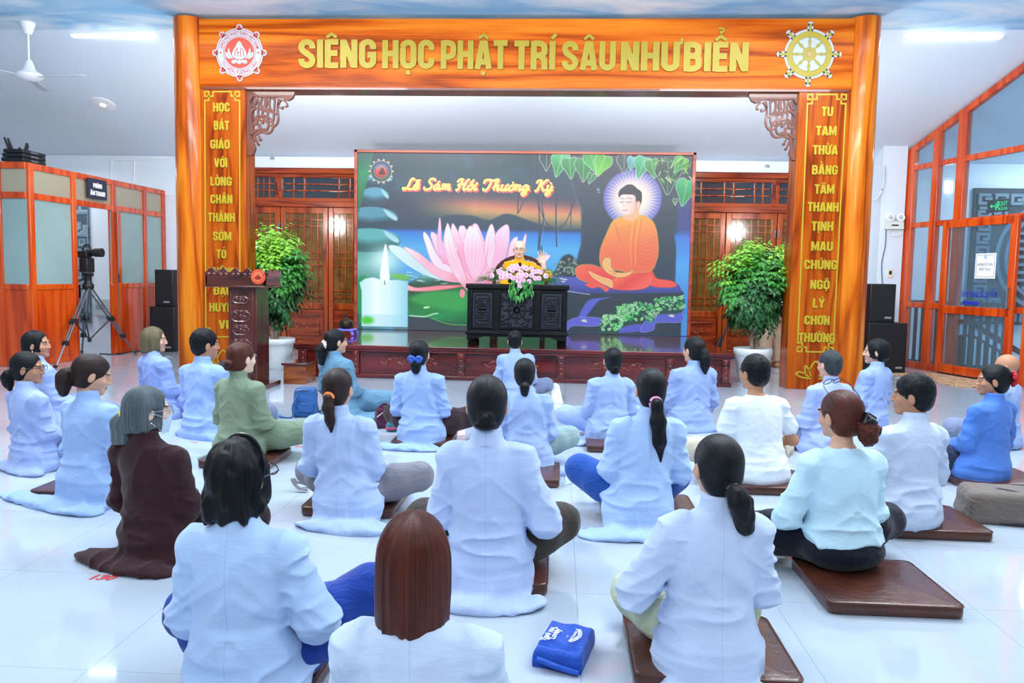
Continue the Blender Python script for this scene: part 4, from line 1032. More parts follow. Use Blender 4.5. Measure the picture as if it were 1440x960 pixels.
# ------------------------------------------------------------------ the big display and its picture
YS = 12.15
scr0, scr1 = at_y(503, 300, YS).x, at_y(971.5, 300, YS).x
sz0, sz1 = SZ+.005, (at_y(503, 213.5, YS).z+at_y(971, 219.5, YS).z)/2
screen = thing('led_screen', 'large wide display behind the desk showing a lotus, candle and seated figure', 'screen', ((scr0+scr1)/2, YS, SZ))
class Paint:
    """a picture worked out as colours over a fine grid; x 503..972, y 214..470 are its own units"""
    def __init__(s, nx, ny):
        s.X, s.Y = np.meshgrid(np.linspace(503, 972, nx), np.linspace(214, 470, ny)); s.C = np.zeros((ny, nx, 3), np.float32); s.px = 469/nx
    def hexc(s, c): return np.array([int(c[i:i+2], 16)/255 for i in (1, 3, 5)], np.float32)
    def put(s, a, col):
        a = np.clip(a, 0, 1)[..., None]
        if isinstance(col, str): col = s.hexc(col)
        s.C = s.C*(1-a)+col*a
    def grad(s, t, stops):
        out = np.zeros(s.C.shape, np.float32)
        ps = [p for p, _ in stops]; cs = np.array([s.hexc(c) for _, c in stops])
        for i in range(3): out[..., i] = np.interp(t, ps, cs[:, i])
        return out
    def dpoly(s, pts):
        X, Y = s.X, s.Y; ins = np.zeros(X.shape, bool); d = np.full(X.shape, 1e9, np.float32)
        n = len(pts)
        for i in range(n):
            (x0, y0), (x1, y1) = pts[i], pts[(i+1) % n]
            if y0 != y1:
                c = ((y0 > Y) != (y1 > Y)) & (X < (x1-x0)*(Y-y0)/(y1-y0)+x0); ins ^= c
            dx, dy = x1-x0, y1-y0; L = dx*dx+dy*dy+1e-9
            t = np.clip(((X-x0)*dx+(Y-y0)*dy)/L, 0, 1); d = np.minimum(d, np.hypot(X-x0-t*dx, Y-y0-t*dy))
        return np.where(ins, -d, d)
    def win(s, pts, pad=6):
        xs = [p[0] for p in pts]; ys = [p[1] for p in pts]
        i0 = max(0, int((min(xs)-pad-503)/469*s.X.shape[1])); i1 = min(s.X.shape[1], int((max(xs)+pad-503)/469*s.X.shape[1])+2)
        j0 = max(0, int((min(ys)-pad-214)/256*s.X.shape[0])); j1 = min(s.X.shape[0], int((max(ys)+pad-214)/256*s.X.shape[0])+2)
        w = Paint.__new__(Paint); w.X = s.X[j0:j1, i0:i1]; w.Y = s.Y[j0:j1, i0:i1]; w.C = s.C[j0:j1, i0:i1]; w.px = s.px; w.sl = (slice(j0, j1), slice(i0, i1)); return w
    def poly(s, pts, col, sm=4, soft=.5, edge=None, ew=.8, grad=None):
        P = curve(pts, sm, True) if sm else pts
        w = s.win(P)
        if 0 in w.X.shape: return
        d = w.dpoly(P)
        c = col
        if grad:
            (xa, ya_), (xb, yb), stops = grad; L = (xb-xa)**2+(yb-ya_)**2
            c = w.grad(((w.X-xa)*(xb-xa)+(w.Y-ya_)*(yb-ya_))/L, stops)
        w.put(.5-d/(2*soft), c)
        if edge: w.put(1-np.abs(d)/ew, edge)
        s.C[w.sl] = w.C
    def line(s, pts, wd, col, sm=4, a=1):
        P = curve(pts, sm) if sm else pts
        w = s.win(P)
        if 0 in w.X.shape: return
        d = np.full(w.X.shape, 1e9, np.float32)
        for (x0, y0), (x1, y1) in zip(P[:-1], P[1:]):
            dx, dy = x1-x0, y1-y0; L = dx*dx+dy*dy+1e-9; t = np.clip(((w.X-x0)*dx+(w.Y-y0)*dy)/L, 0, 1); d = np.minimum(d, np.hypot(w.X-x0-t*dx, w.Y-y0-t*dy))
        w.put((wd/2+.4-d)*a, col); s.C[w.sl] = w.C
    def blob(s, cx, cy, rx, ry, col, a=1, soft=1.0):
        d = np.hypot((s.X-cx)/rx, (s.Y-cy)/ry); s.put(a*np.clip((1-d)/soft, 0, 1), col)
P_ = Paint(760, 416); X, Y = P_.X, P_.Y
rs = np.random.RandomState(4)
# sky, sunset, mountains and water
P_.C[:] = P_.grad(Y, [(214, '#1f4a58'), (250, '#224a5e'), (285, '#2c3f58'), (330, '#27435c'), (470, '#2a4258')])
for _ in range(22): P_.blob(rs.uniform(530, 740), rs.uniform(215, 262), rs.uniform(6, 22), rs.uniform(5, 14), ('#1f6a6c', '#2b5ba0', '#1b6f86', '#33406e')[rs.randint(4)], .35)
sun = np.exp(-((Y-292-(X-720)*.06)/17)**2)*np.clip((X-580)/90, 0, 1)*np.clip((850-X)/30, 0, 1)
P_.put(sun*.95, P_.grad(Y+(X-720)*-.06, [(272, '#7d5060'), (288, '#d27a66'), (300, '#eab06a'), (314, '#f4d878')]))
mt = 305-6*np.sin((X-640)/34)-5*np.exp(-((X-632)/24)**2)+9*np.exp(-((X-690)/16)**2)-3*np.exp(-((X-716)/18)**2)+np.clip((X-730)/60, 0, 1)*8
P_.put(np.clip((Y-mt)/2.5, 0, 1), '#27435c')
P_.put(np.clip((Y-321)/5, 0, 1), P_.grad(Y, [(320, '#2b4fb0'), (330, '#2f86e0'), (350, '#4fb0ee'), (395, '#4a9fe4'), (430, '#3f8fd8')]))
# left column: teal pool, stones
P_.put(np.clip((575-X)/50, 0, 1)*np.clip((Y-338)/20, 0, 1), P_.grad(Y, [(345, '#2f8c92'), (375, '#6fb6b4'), (410, '#2f7f74'), (460, '#1d5a5a')]))
for cx, cy, rx, ry, c0, c1 in ((524, 252, 30, 7, '#5aa6c4', '#2c5a70'), (527, 277, 22, 14, '#5ba8c8', '#245066'), (522, 308, 41, 17, '#4f98b4', '#1c4458'), (520, 340, 46, 18, '#55b0b8', '#1b5a60')):
    e = ((X-cx)/rx)**2+((Y-cy)/ry)**2
    P_.put((1-e)*8, P_.grad((Y-cy)/ry+.35*np.abs((X-cx)/rx), [(-1, c0), (-.1, c0), (.5, c1), (1, c1)]))
    P_.poly([(cx+rx*.45, cy-ry*.8), (cx+rx*.9, cy-ry*.15), (cx+rx*.88, cy+ry*.2), (cx+rx*.6, cy-ry*.2)], '#a9dcec', soft=1.2)
P_.poly([(503, 214), (526, 214), (519, 245), (503, 305)], '#1a8a62', 0, 1, grad=((503, 220), (520, 280), [(0, '#2d6a66'), (.4, '#1f9a68'), (1, '#17784e')]))
# lily pads, bottom left to centre
P_.poly([(575, 402), (640, 388), (700, 385), (800, 385), (800, 470), (560, 470)], '#1f5d38', 3, 2, grad=((620, 400), (640, 466), [(0, '#24523c'), (.35, '#1f7a40'), (.7, '#158c4c'), (1, '#0f5a3c')]))
P_.poly([(503, 398), (518, 396), (512, 440), (503, 446)], '#1d8f56', 4, 2)
P_.poly([(578, 425), (612, 412), (660, 416), (656, 440), (610, 436)], '#2f9d4c', 4, 3)
P_.poly([(570, 452), (600, 451), (632, 457), (665, 463), (665, 474), (560, 474)], '#33434e', 3, 1)
P_.line([(610, 452), (635, 460), (660, 461)], 1.2, '#4fd048'); P_.line([(579, 449), (600, 450), (613, 446), (619, 445)], 2.2, '#a9e0c0'); P_.line([(600, 437), (606, 436)], 3, '#bdeab0')
P_.poly([(548, 392), (562, 388), (580, 392), (572, 398)], '#63b845', 4, 2)
P_.blob(600, 392, 34, 10, '#6fb8c4', .8); 
for _ in range(26): P_.line([(x := rs.uniform(572, 628), y := rs.uniform(384, 402)), (x+rs.uniform(4, 10), y+rs.uniform(-1, 1.5))], 1, ('#d4eef0', '#2c7f8c', '#8fd0d4')[rs.randint(3)])
for _ in range(30): P_.line([(x := rs.uniform(600, 640), y := rs.uniform(372, 390)), (x+rs.uniform(3, 8), y)], 1, ('#8fd0f0', '#3a84c8')[rs.randint(2)])
# lotus petals
def petal(pts, tip='#f6ecfc', mid='#f6c6e2', base='#ee86a8', edge='#e79ac0'):
    (x0, y0), k = pts[0], len(pts)//2; (x1, y1) = pts[k]
    P_.poly(pts, mid, 5, .6, edge, .7, ((x1, y1), (x0, y0), [(0, tip), (.4, mid), (.75, mid), (1, base)]))
petal([(655, 400), (624, 388), (590, 366), (573, 350), (590, 358), (612, 372), (640, 384)], '#d9f0f4', '#f2c4dc', '#e8849c')
petal([(650, 398), (620, 380), (566, 350), (548, 350), (575, 375), (612, 393)], '#dff4f8', '#c9e6f0', '#f0a8c4', '#bfe0ec')
petal([(657, 404), (610, 412), (576, 412), (574, 404), (590, 408), (625, 404)], '#f7b9c6', '#ee8c9c', '#e4707c', '#d65f70')
petal([(655, 392), (618, 378), (592, 358), (570, 349), (584, 364), (610, 386), (636, 398)], '#fbeaf6', '#f5b9d4', '#ec86a2')
petal([(688, 392), (620, 380), (600, 342), (598, 327), (606, 335), (618, 360), (640, 378)], '#eefafc', '#f0dcf0', '#ee90b0')
petal([(672, 396), (624, 366), (610, 338), (609, 327), (618, 332), (634, 352), (655, 380)], '#f6e4f6', '#f4b6d8', '#ea80a4')
petal([(626, 372), (618, 345), (619, 318), (620.5, 306), (622.5, 315), (625, 345), (634, 365)], '#fbeefc', '#eebfe8', '#eea0c8')
petal([(700, 400), (652, 350), (648, 322), (654, 317), (660, 324), (690, 370)], '#f4e4fa', '#f3c0e0', '#ee8aac')
petal([(690, 400), (662, 372), (662, 330), (670, 314), (678, 322), (690, 360)], '#fae8fa', '#f4c8e4', '#ec8cae')
petal([(700, 400), (686, 360), (686, 336), (694, 314), (700, 330), (702, 366)], '#eaf0fc', '#f0d2ee', '#ec90b4')
petal([(690, 402), (700, 356), (700, 330), (712, 316), (719, 318), (719, 345), (708, 385)], '#f2e0fa', '#f2b8de', '#ea7ca6')
petal([(700, 398), (716, 366), (722, 340), (731, 332), (730, 345), (722, 380)], '#fbeaf8', '#f5c4e0', '#ee90b4')
petal([(705, 396), (728, 366), (738, 340), (743, 327), (743, 340), (734, 372)], '#fdeefc', '#f2cce8', '#ee9cbc')
petal([(720, 400), (742, 380), (760, 362), (778, 358), (762, 378), (744, 396)], '#fbf0fa', '#f6d2e8', '#ee9cbc')
petal([(678, 408), (664, 384), (652, 350), (653, 334), (660, 340), (672, 362), (684, 392)], '#f4e6fa', '#f2bede', '#e8789c')
petal([(668, 408), (650, 380), (638, 345), (638, 316), (644, 320), (655, 345), (668, 375), (678, 400)], '#fbe4f4', '#f0a8d0', '#e4688c')
petal([(664, 412), (640, 384), (627, 345), (631, 315), (636, 322), (645, 350), (660, 385), (676, 402)], '#ecf8fc', '#f6cfe6', '#ec7c9c')
petal([(682, 410), (664, 384), (655, 350), (658, 328), (664, 317), (668, 320), (670, 314), (677, 326), (684, 350), (688, 385)], '#f0f2fe', '#f4c6e4', '#e87898')
for i_ in range(46):
    f_ = i_/45; x1_ = 622+98*f_; y1_ = 338+14*abs(f_-.5)+6*math.sin(i_*2.3); P_.line([(668+(x1_-668)*.22, 400-abs(f_-.5)*10), (668+(x1_-668)*.7, 372), (x1_, y1_)], .6, ('#e890b8', '#fff4fc', '#e0789c')[i_ % 3], a=.35)
P_.line([(646, 354), (655, 378), (662, 396)], 1.2, '#e0607e', a=.8); P_.line([(676, 395), (686, 375), (690, 350)], 1, '#e0709a', a=.7)
P_.poly([(652, 409), (658, 412), (656, 421), (651, 419)], '#f08aa0')
# candle
fl_ = np.exp(-(((X-542)/22)**2+((Y-368)/20)**2)); P_.put(fl_*.9, '#d8fbfb')
P_.poly([(506, 402), (514, 396), (526, 394), (540, 398), (560, 397), (576, 399), (576, 466), (509, 466), (509, 415)], '#d6f4fa', 0, .8, grad=((510, 430), (576, 430), [(0, '#c4eef8'), (.3, '#eafcff'), (.62, '#d2f4fa'), (.8, '#b4e6f4'), (1, '#8fd0ea')]))
P_.put(np.clip((Y-447)/2, 0, 1)*((X > 510) & (X < 576))*.35, '#8fd4ee')
P_.poly([(536, 398), (537, 378), (541, 352), (543.5, 345), (545.5, 352), (548, 380), (549, 398)], '#f2ffff', 3, .8)
P_.line([(542, 399), (542.5, 404)], 1.2, '#2f4a58')
P_.blob(517, 457, 13, 8, '#46c832', .95, .6)
# banyan trunk, vines, halo
P_.poly([(800, 214), (972, 214), (972, 250), (952, 290), (951, 330), (953, 400), (820, 400), (821, 340), (819, 285), (808, 262), (800, 235)], '#26394c', 3, 1.5, grad=((820, 300), (955, 300), [(0, '#2b4056'), (.5, '#223448'), (1, '#2e4458')]))
P_.put(((X > 953) & (Y > 255) & (Y < 440))*np.clip((X-952)/3, 0, 1), P_.grad(Y, [(255, '#2c4478'), (318, '#3e4a90'), (330, '#3f7fe0'), (370, '#4fa4ee'), (440, '#3f80d0')]))
r_ = np.hypot(X-891, Y-275)
P_.put((41.5-r_)/2, P_.grad(r_, [(0, '#ffffff'), (18, '#fdf3e2'), (25, '#d6cde8'), (33, '#8a8cd6'), (41, '#5c68c0')]))
ang = np.arctan2(Y-275, X-891); P_.put((41-r_)/3*np.clip(.5*np.sin(ang*46)-.1, 0, 1)*np.clip((r_-16)/10, 0, 1)*.55, '#f4e6c8')
for pts, wd in (([(757, 214), (758, 260), (762, 310), (761, 350)], 2), ([(768, 218), (770, 262), (765, 285), (768, 305), (763, 340), (766, 368)], 1.8), ([(785, 240), (785, 300), (787, 345)], 2), ([(760, 285), (772, 312), (788, 318), (800, 308), (812, 275)], 1.6), ([(806, 250), (806, 318)], 1.4), ([(745, 214), (748, 240), (746, 262), (732, 298)], 1.5), ([(732, 250), (731, 298)], 1.8), ([(742, 222), (760, 248), (790, 252)], 1.4), ([(804, 250), (812, 275), (823, 295)], 1.2), ([(766, 345), (768, 378), (781, 386)], 1.8)): P_.line(pts, wd, '#2a3c58')
for pts in ([(805, 250), (813, 277), (822, 295)], [(770, 305), (764, 345)], [(788, 300), (789, 345)]): P_.line(pts, .6, '#9fb8d8', a=.7)
# leaves at the top
def heart(cx, cy, s, c0, c1, e='#cfe8d8', tilt=0):
    R_ = lambda x, y: (cx+s*(x*math.cos(tilt)-y*math.sin(tilt)), cy+s*(x*math.sin(tilt)+y*math.cos(tilt)))
    P_.poly([R_(*p) for p in ((0, -.55), (-.45, -.6), (-.62, -.1), (-.3, .45), (0, 1.0), (.3, .45), (.62, -.1), (.45, -.6))], c0, 4, .6, e, .6, (R_(0, -.6), R_(0, 1), [(0, c1), (.6, c0), (1, c0)]))
    P_.line([R_(0, -.5), R_(0, .95)], .6, e, 0)
for a in ((770, 222, 16, '#2c4a58', '#223a4a'), (789, 225, 22, '#2a9a50', '#5fcf9a', '#e0f4e8', .25), (803, 230, 19, '#1f8a48', '#2f9d5a', '#d8eee0', -.1), (822, 232, 21, '#1f8248', '#249050'), (834, 222, 20, '#3db85a', '#1f9a4a', '#d8f0d8', -.3), (848, 226, 20, '#66c83a', '#3aa83a', '#e4f4c8', .35), (833, 246, 10, '#1f7848', '#2a9050', '#cfe0d8', .3), (878, 224, 17, '#26485a', '#223c4c'), (889, 224, 12, '#2f9a9a', '#5fc4c8', '#cfe8ea', .2), (903, 228, 20, '#2aa06a', '#49c49a', '#d8f0e8', .3), (917, 230, 17, '#1f8a3c', '#2f9a4a', '#d8eed8', -.2), (939, 240, 30, '#1f4a4a', '#1c4040', '#cfe0e0'), (955, 225, 16, '#2f9a48', '#5abf4a', '#d0ecc0', .5), (964, 262, 24, '#1f9a5a', '#48c088', '#cfeadc', .2), (950, 278, 6, '#3c7a4a', '#2a5a3a')): heart(*a)
for _ in range(46):
    x, y = rs.uniform(922, 970), rs.uniform(216, 250); P_.line([(x, y), (x+rs.uniform(-7, 7), y+rs.uniform(2, 9))], rs.uniform(.7, 2.2), ('#3aa848', '#7fc44a', '#c8dca8', '#1f6a3a')[rs.randint(4)])
P_.blob(843, 263, 3, 3, '#8fd0f4'); P_.blob(844, 267, 3, 2, '#6ab4ec')
# rocks and plants
P_.poly([(775, 388), (800, 385), (830, 386), (900, 396), (950, 394), (962, 404), (961, 412), (900, 414), (830, 414), (798, 410), (785, 405)], '#4a5ab8', 4, .8, '#2a3458', .8, ((850, 386), (850, 414), [(0, '#5464c4'), (.6, '#4450a8'), (1, '#2c3a74')]))
P_.poly([(797, 410), (835, 412), (964, 408), (964, 470), (797, 470)], '#28394a', 0, 1)
P_.line([(798, 408), (820, 411), (835, 413)], 1.2, '#b8c0e8')
P_.poly([(820, 447), (827, 430), (836, 420), (850, 418), (866, 416), (848, 422), (840, 432), (828, 448)], '#5460c8', 4, .8)
P_.poly([(799, 462), (806, 452), (822, 446), (850, 447), (856, 455), (840, 459), (812, 459), (803, 468)], '#5a62cc', 4, .8, '#8f98e8', .6)
P_.poly([(870, 466), (882, 456), (900, 454), (914, 456), (916, 463), (890, 467)], '#5058c0', 4, .8); P_.poly([(912, 452), (924, 442), (944, 436), (964, 437), (964, 450), (930, 452), (926, 462), (908, 466)], '#555ec6', 4, .8, '#8890e4', .6)
for x, y in ((828, 452), (950, 442)):
    for k in range(5): P_.line([(x, y), (x+4*math.cos(k*.8-2.9), y+4*math.sin(k*.8-2.9)*.8)], 1.2, '#f4f0c8', 0)
def bush(x0, x1, yf, n, s, cs, ed):
    for _ in range(n):
        x = rs.uniform(x0, x1); y = yf(x)+rs.uniform(0, 1)**1.2*s[1]; a = rs.uniform(-2.9, -.2); L = rs.uniform(.6, 1)*s[0]
        dx, dy = math.cos(a)*L, math.sin(a)*L*.7; c = cs[rs.randint(len(cs))]
        P_.poly([(x, y), (x+dx*.5-dy*.3, y+dy*.5+dx*.3), (x+dx, y+dy), (x+dx*.5+dy*.3, y+dy*.5-dx*.3)], c, 3, .5, ed if rs.rand() < .5 else None, .6)
P_.poly([(786, 386), (788, 375), (795, 360), (806, 356), (815, 364), (822, 370), (820, 387)], '#1f3440', 4, 1.5)
bush(785, 820, lambda x: 360+abs(x-804)*.7, 60, (6, 22), ('#2a4a48', '#35584a', '#24424a'), '#b8d0b8')
P_.poly([(850, 470), (856, 446), (878, 430), (896, 420), (912, 428), (930, 422), (964, 414), (964, 436), (930, 440), (908, 452), (880, 460), (874, 470)], '#1a4a42', 4, 1.5)
bush(852, 880, lambda x: 444, 70, (7, 22), ('#2f9a58', '#3fb862', '#1f7a50', '#52c86a'), '#d4f0d0'); bush(876, 930, lambda x: 424+abs(x-900)*.2, 110, (8, 26), ('#2f9a58', '#3fb862', '#1f7a50', '#52c86a'), '#d4f0d0'); bush(925, 964, lambda x: 418-(x-925)*.1, 70, (7, 18), ('#2f9a58', '#3fb862', '#1f7a50'), '#d4f0d0')
for x, y in ((795, 391), (800, 392), (797, 395)): P_.line([(x-2, y), (x+2, y)], 1.5, '#f0f0d8', 0)
# seated figure under the tree: robe, lap, arms, head
P_.poly([(920, 376), (928, 388), (948, 391), (956, 398), (945, 401), (925, 400), (915, 394)], '#e8584e', 4, .6, '#c83c3c', .5)
P_.poly([(814, 378), (820, 371), (836, 370), (850, 374), (870, 380), (860, 398), (835, 396), (818, 390)], '#ea5a4e', 4, .6, '#b8a848', .7, ((815, 372), (840, 398), [(0, '#ee6a50'), (1, '#e24c4c')]))
P_.poly([(828, 399), (836, 396), (848, 398), (856, 400), (862, 404), (858, 409), (852, 404), (846, 402), (838, 404)], '#e8584e', 4, .6)
P_.poly([(860, 396), (880, 382), (900, 377), (918, 378), (923, 390), (914, 402), (890, 406), (866, 404)], '#e65050', 4, .6, '#b04038', .6, ((880, 380), (900, 406), [(0, '#f0744e'), (.5, '#e04848'), (1, '#ee6458')]))
P_.poly([(850, 372), (848, 350), (856, 326), (864, 308), (874, 302), (888, 300), (905, 299), (919, 306), (926, 322), (929, 348), (926, 366), (918, 378), (890, 380), (865, 376)], '#f08a4e', 4, .6, '#c8b040', .8, ((880, 300), (890, 378), [(0, '#f4b048'), (.3, '#f0904e'), (.65, '#ec7450'), (1, '#e86a50')]))
for k in range(5): P_.line([(867+k, 310+k*4), (874+k, 320+k*5), (892-k, 312+k*4)], .8, '#d8683c', a=.8)
for k in range(4): P_.line([(893+k*4, 302), (890+k*3.5, 340), (892+k*3, 368)], .8, '#d0603c' if k % 2 else '#f6c850', a=.9)
for k in range(7): P_.line([(902, 330+k*6), (914, 334+k*6), (927, 328+k*6)], .7, '#cc5840', a=.7)
for k in range(4): P_.line([(853+k*2, 345+k*6), (862, 350+k*6), (868, 345+k*6)], .7, '#cc5c40', a=.7)
P_.poly([(853, 362), (858, 359), (864, 362), (864, 372), (872, 380), (888, 380), (896, 375), (890, 384), (874, 388), (858, 381), (851, 370)], '#e8b878', 4, .5, '#a86840', .5)
P_.line([(862, 379), (872, 381), (866, 384)], 1.2, '#d8705c')
P_.poly([(833, 380), (842, 384), (852, 388), (864, 392), (866, 402), (856, 398), (846, 393), (838, 387)], '#e4b070', 4, .5, '#f0e0b0', .6)
P_.poly([(879, 290), (898, 288), (900, 300), (892, 307), (880, 304)], '#f0b890', 4, .5)
P_.poly([(872, 268), (874, 262), (886, 258), (896, 262), (899, 276), (897, 290), (889, 297), (880, 298), (875, 290), (872, 280)], '#f6e0e0', 4, .5, None, 0, ((872, 275), (900, 280), [(0, '#fbecea'), (.6, '#f8dcd8'), (1, '#e8b0a4')]))
P_.poly([(872, 274), (872, 265), (878, 259), (884, 255.5), (891, 256), (897, 261), (903, 266), (904, 276), (902, 284), (898, 286), (896, 280), (894, 271), (886, 269.5), (876, 270)], '#26283a', 4, .5)
P_.poly([(897, 280), (901, 279), (902, 287), (899, 291), (896, 287)], '#f0c4b4', 4, .5, '#a06a60', .4)
P_.line([(873.5, 276), (876, 274.5), (878.5, 276)], .7, '#4a3a44'); P_.line([(882, 275.5), (886, 274), (890, 276)], .7, '#4a3a44'); P_.line([(873.8, 280), (876, 280.8), (878, 279.8)], .9, '#3a2a38'); P_.line([(882.5, 279.8), (886, 281), (889.5, 279.6)], .9, '#3a2a38')
P_.line([(880, 276), (878.5, 285), (881.5, 286.5)], .6, '#c88c84'); P_.line([(877.5, 291.5), (880.5, 292.3), (884, 291.3)], 1.2, '#d0605c')
# small emblem at upper left
e_ = np.hypot(X-536.5, Y-240.5); P_.put((15.5-e_)/1, '#1f3a52'); P_.put(1-np.abs(e_-15)/1.1, '#d8c89c'); P_.put(1-np.abs(e_-12.6)/1.6, np.where((Y < 240)[..., None], P_.hexc('#3a6cd8'), P_.hexc('#3a7a6a'))); P_.put((9.3-e_)/.8, P_.grad(Y, [(232, '#9fa8d0'), (240, '#e05048'), (249, '#c83c34')])); P_.put(1-np.abs(e_-10.2)/.7, '#c9d0c0')
P_.poly([(535, 240), (538, 235), (541, 240), (542, 245), (533, 245)], '#5a2430', 3, .5)
for k in range(14): P_.blob(536.5+16.8*math.cos(k*PI/7), 240.5+16.8*math.sin(k*PI/7), 1.7, 1.7, '#efe6cc', 1, .5)

def grid_mesh(name, P, mat):
    ny, nx = P.X.shape
    gx = np.linspace(scr0, scr1, nx); gz = np.linspace(sz1, sz0, ny)
    V = np.zeros((ny, nx, 3)); V[..., 0] = gx[None]; V[..., 1] = YS; V[..., 2] = gz[:, None]
    ii = np.arange(nx*ny).reshape(ny, nx)
    Q = np.stack([ii[:-1, :-1], ii[1:, :-1], ii[1:, 1:], ii[:-1, 1:]], -1).reshape(-1, 4)
    me = fast_mesh(name, V.reshape(-1, 3), Q); me.materials.append(mat)
    at = me.color_attributes.new('picture', 'FLOAT_COLOR', 'POINT')
    C = np.clip(P.C, 0, 1); C = np.where(C <= .04045, C/12.92, ((C+.055)/1.055)**2.4)
    at.data.foreach_set('color', np.concatenate([C, np.ones(C.shape[:2]+(1,))], -1).astype(np.float32).ravel())
    return me
def fast_mesh(name, V, Q):
    me = bpy.data.meshes.new(name); n = len(Q); k = Q.shape[1]
    me.vertices.add(len(V)); me.vertices.foreach_set('co', np.asarray(V, np.float32).ravel())
    me.loops.add(n*k); me.loops.foreach_set('vertex_index', np.asarray(Q, np.int32).ravel())
    me.polygons.add(n); me.polygons.foreach_set('loop_start', np.arange(0, n*k, k, dtype=np.int32)); me.polygons.foreach_set('loop_total', np.full(n, k, np.int32))
    me.update(calc_edges=True); me.validate(); return me
k = NT('display_picture'); at_ = k.n('ShaderNodeVertexColor'); at_.layer_name = 'picture'
k.set(col=(.02, .02, .02), rough=.35, spec=.3, estr=1.0); k.l(at_.outputs[0], k.b.inputs['Emission Color']); M_PIC = k.m
new_obj('display', grid_mesh('display', P_, M_PIC), screen, True)
m = MB(); f0, f1 = at_y(498.5, 300, YS).x, at_y(976, 300, YS).x; zt_ = (at_y(500, 210, YS).z+at_y(975, 215, YS).z)/2
m.box((f0, YS-.03, SZ), (scr0, YS+.08, zt_)); m.box((scr1, YS-.03, SZ), (f1, YS+.08, zt_)); m.box((f0, YS-.03, sz1), (f1, YS+.08, zt_)); m.build('frame', wood('screen_frame_wood', '#6a2416', '#8e3a26', '#a24a30', 'X', 1.5, 4, .35, .3), screen, True, bevel=.006)
m = MB(); m.box((f0+.01, YS+.01, SZ), (f1-.01, YS+.1, zt_-.01)); m.build('cabinet', M_BLACK, screen, True)
# title lettering shown on the display
M_TY = emission('title_yellow', '#f6d456', 1.0); M_TR = emission('title_red', '#e2474a', 1.0)
a0, a1 = at_y(565, 258, YS), at_y(783, 261.5, YS)
m = MB(); cc = ((a0.x+a1.x)/2, YS-.004, (a0.z+a1.z)/2)
SCR = dict(L=(.8, [[(.75, .85), (.6, 1), (.45, .85), (.4, .4), (.3, .05), (.08, 0), (.02, .12), (.2, .12), (.5, .02), (.85, .08)]]), e=(.48, [[(.05, .25), (.35, .3), (.38, .48), (.2, .5), (.06, .3), (.1, .05), (.3, .02), (.5, .18)]]),
 S=(.75, [[(.75, .8), (.6, 1), (.35, .95), (.3, .7), (.55, .45), (.55, .15), (.3, 0), (.05, .08), (.05, .25)]]), a=(.6, [[(.4, .42), (.22, .5), (.06, .3), (.1, .05), (.28, .08), (.42, .45)], [(.42, .48), (.38, .1), (.48, .02), (.62, .15)]]),
 m=(.78, [[(.02, .4), (.12, .48), (.12, .02)], [(.12, .3), (.28, .5), (.36, .4), (.34, .02)], [(.35, .3), (.52, .5), (.6, .4), (.57, .1), (.66, .02), (.78, .14)]]), H=(.9, [[(.02, .7), (.12, .92), (.38, .95), (.3, .4), (.2, 0), (.05, .05)], [(.88, 1), (.72, .8), (.62, .3), (.68, .02), (.88, .1)], [(.1, .42), (.4, .52), (.75, .5)]]),
 o=(.48, [[(.25, .5), (.06, .3), (.1, .05), (.28, .02), (.42, .22), (.38, .45), (.22, .49)]]), i=(.34, [[(.05, .35), (.15, .48), (.12, .1), (.2, .02), (.35, .14)]]), T=(.82, [[(.02, .62), (.06, .9), (.4, .95), (.7, .88), (.95, 1)], [(.55, .9), (.5, .4), (.35, .02), (.12, .05), (.1, .2)]]),
 h=(.58, [[(.02, .2), (.25, .8), (.2, 1), (.12, .85), (.1, .02)], [(.1, .25), (.28, .5), (.38, .4), (.36, .1), (.45, .02), (.58, .14)]]), u=(.62, [[(.02, .38), (.12, .48), (.1, .12), (.22, 0), (.38, .15), (.42, .48)], [(.42, .48), (.4, .1), (.5, .02), (.62, .15)]]),
 n=(.6, [[(.02, .4), (.12, .48), (.12, .02)], [(.12, .28), (.3, .5), (.4, .4), (.38, .1), (.46, .02), (.6, .14)]]), g=(.6, [[(.4, .42), (.22, .5), (.06, .3), (.1, .05), (.28, .08), (.42, .45)], [(.42, .48), (.4, -.2), (.25, -.4), (.08, -.3), (.2, -.12), (.6, .14)]]),
 K=(.88, [[(.02, .7), (.12, .92), (.36, .92), (.3, .4), (.2, 0), (.05, .05)], [(.88, .92), (.74, .98), (.5, .62), (.34, .5)], [(.38, .52), (.58, .3), (.68, .04), (.9, .1)]]), y=(.58, [[(.02, .38), (.12, .48), (.1, .14), (.22, .02), (.36, .15), (.42, .48)], [(.42, .48), (.4, -.15), (.25, -.38), (.08, -.28), (.2, -.1), (.55, .1)]]))
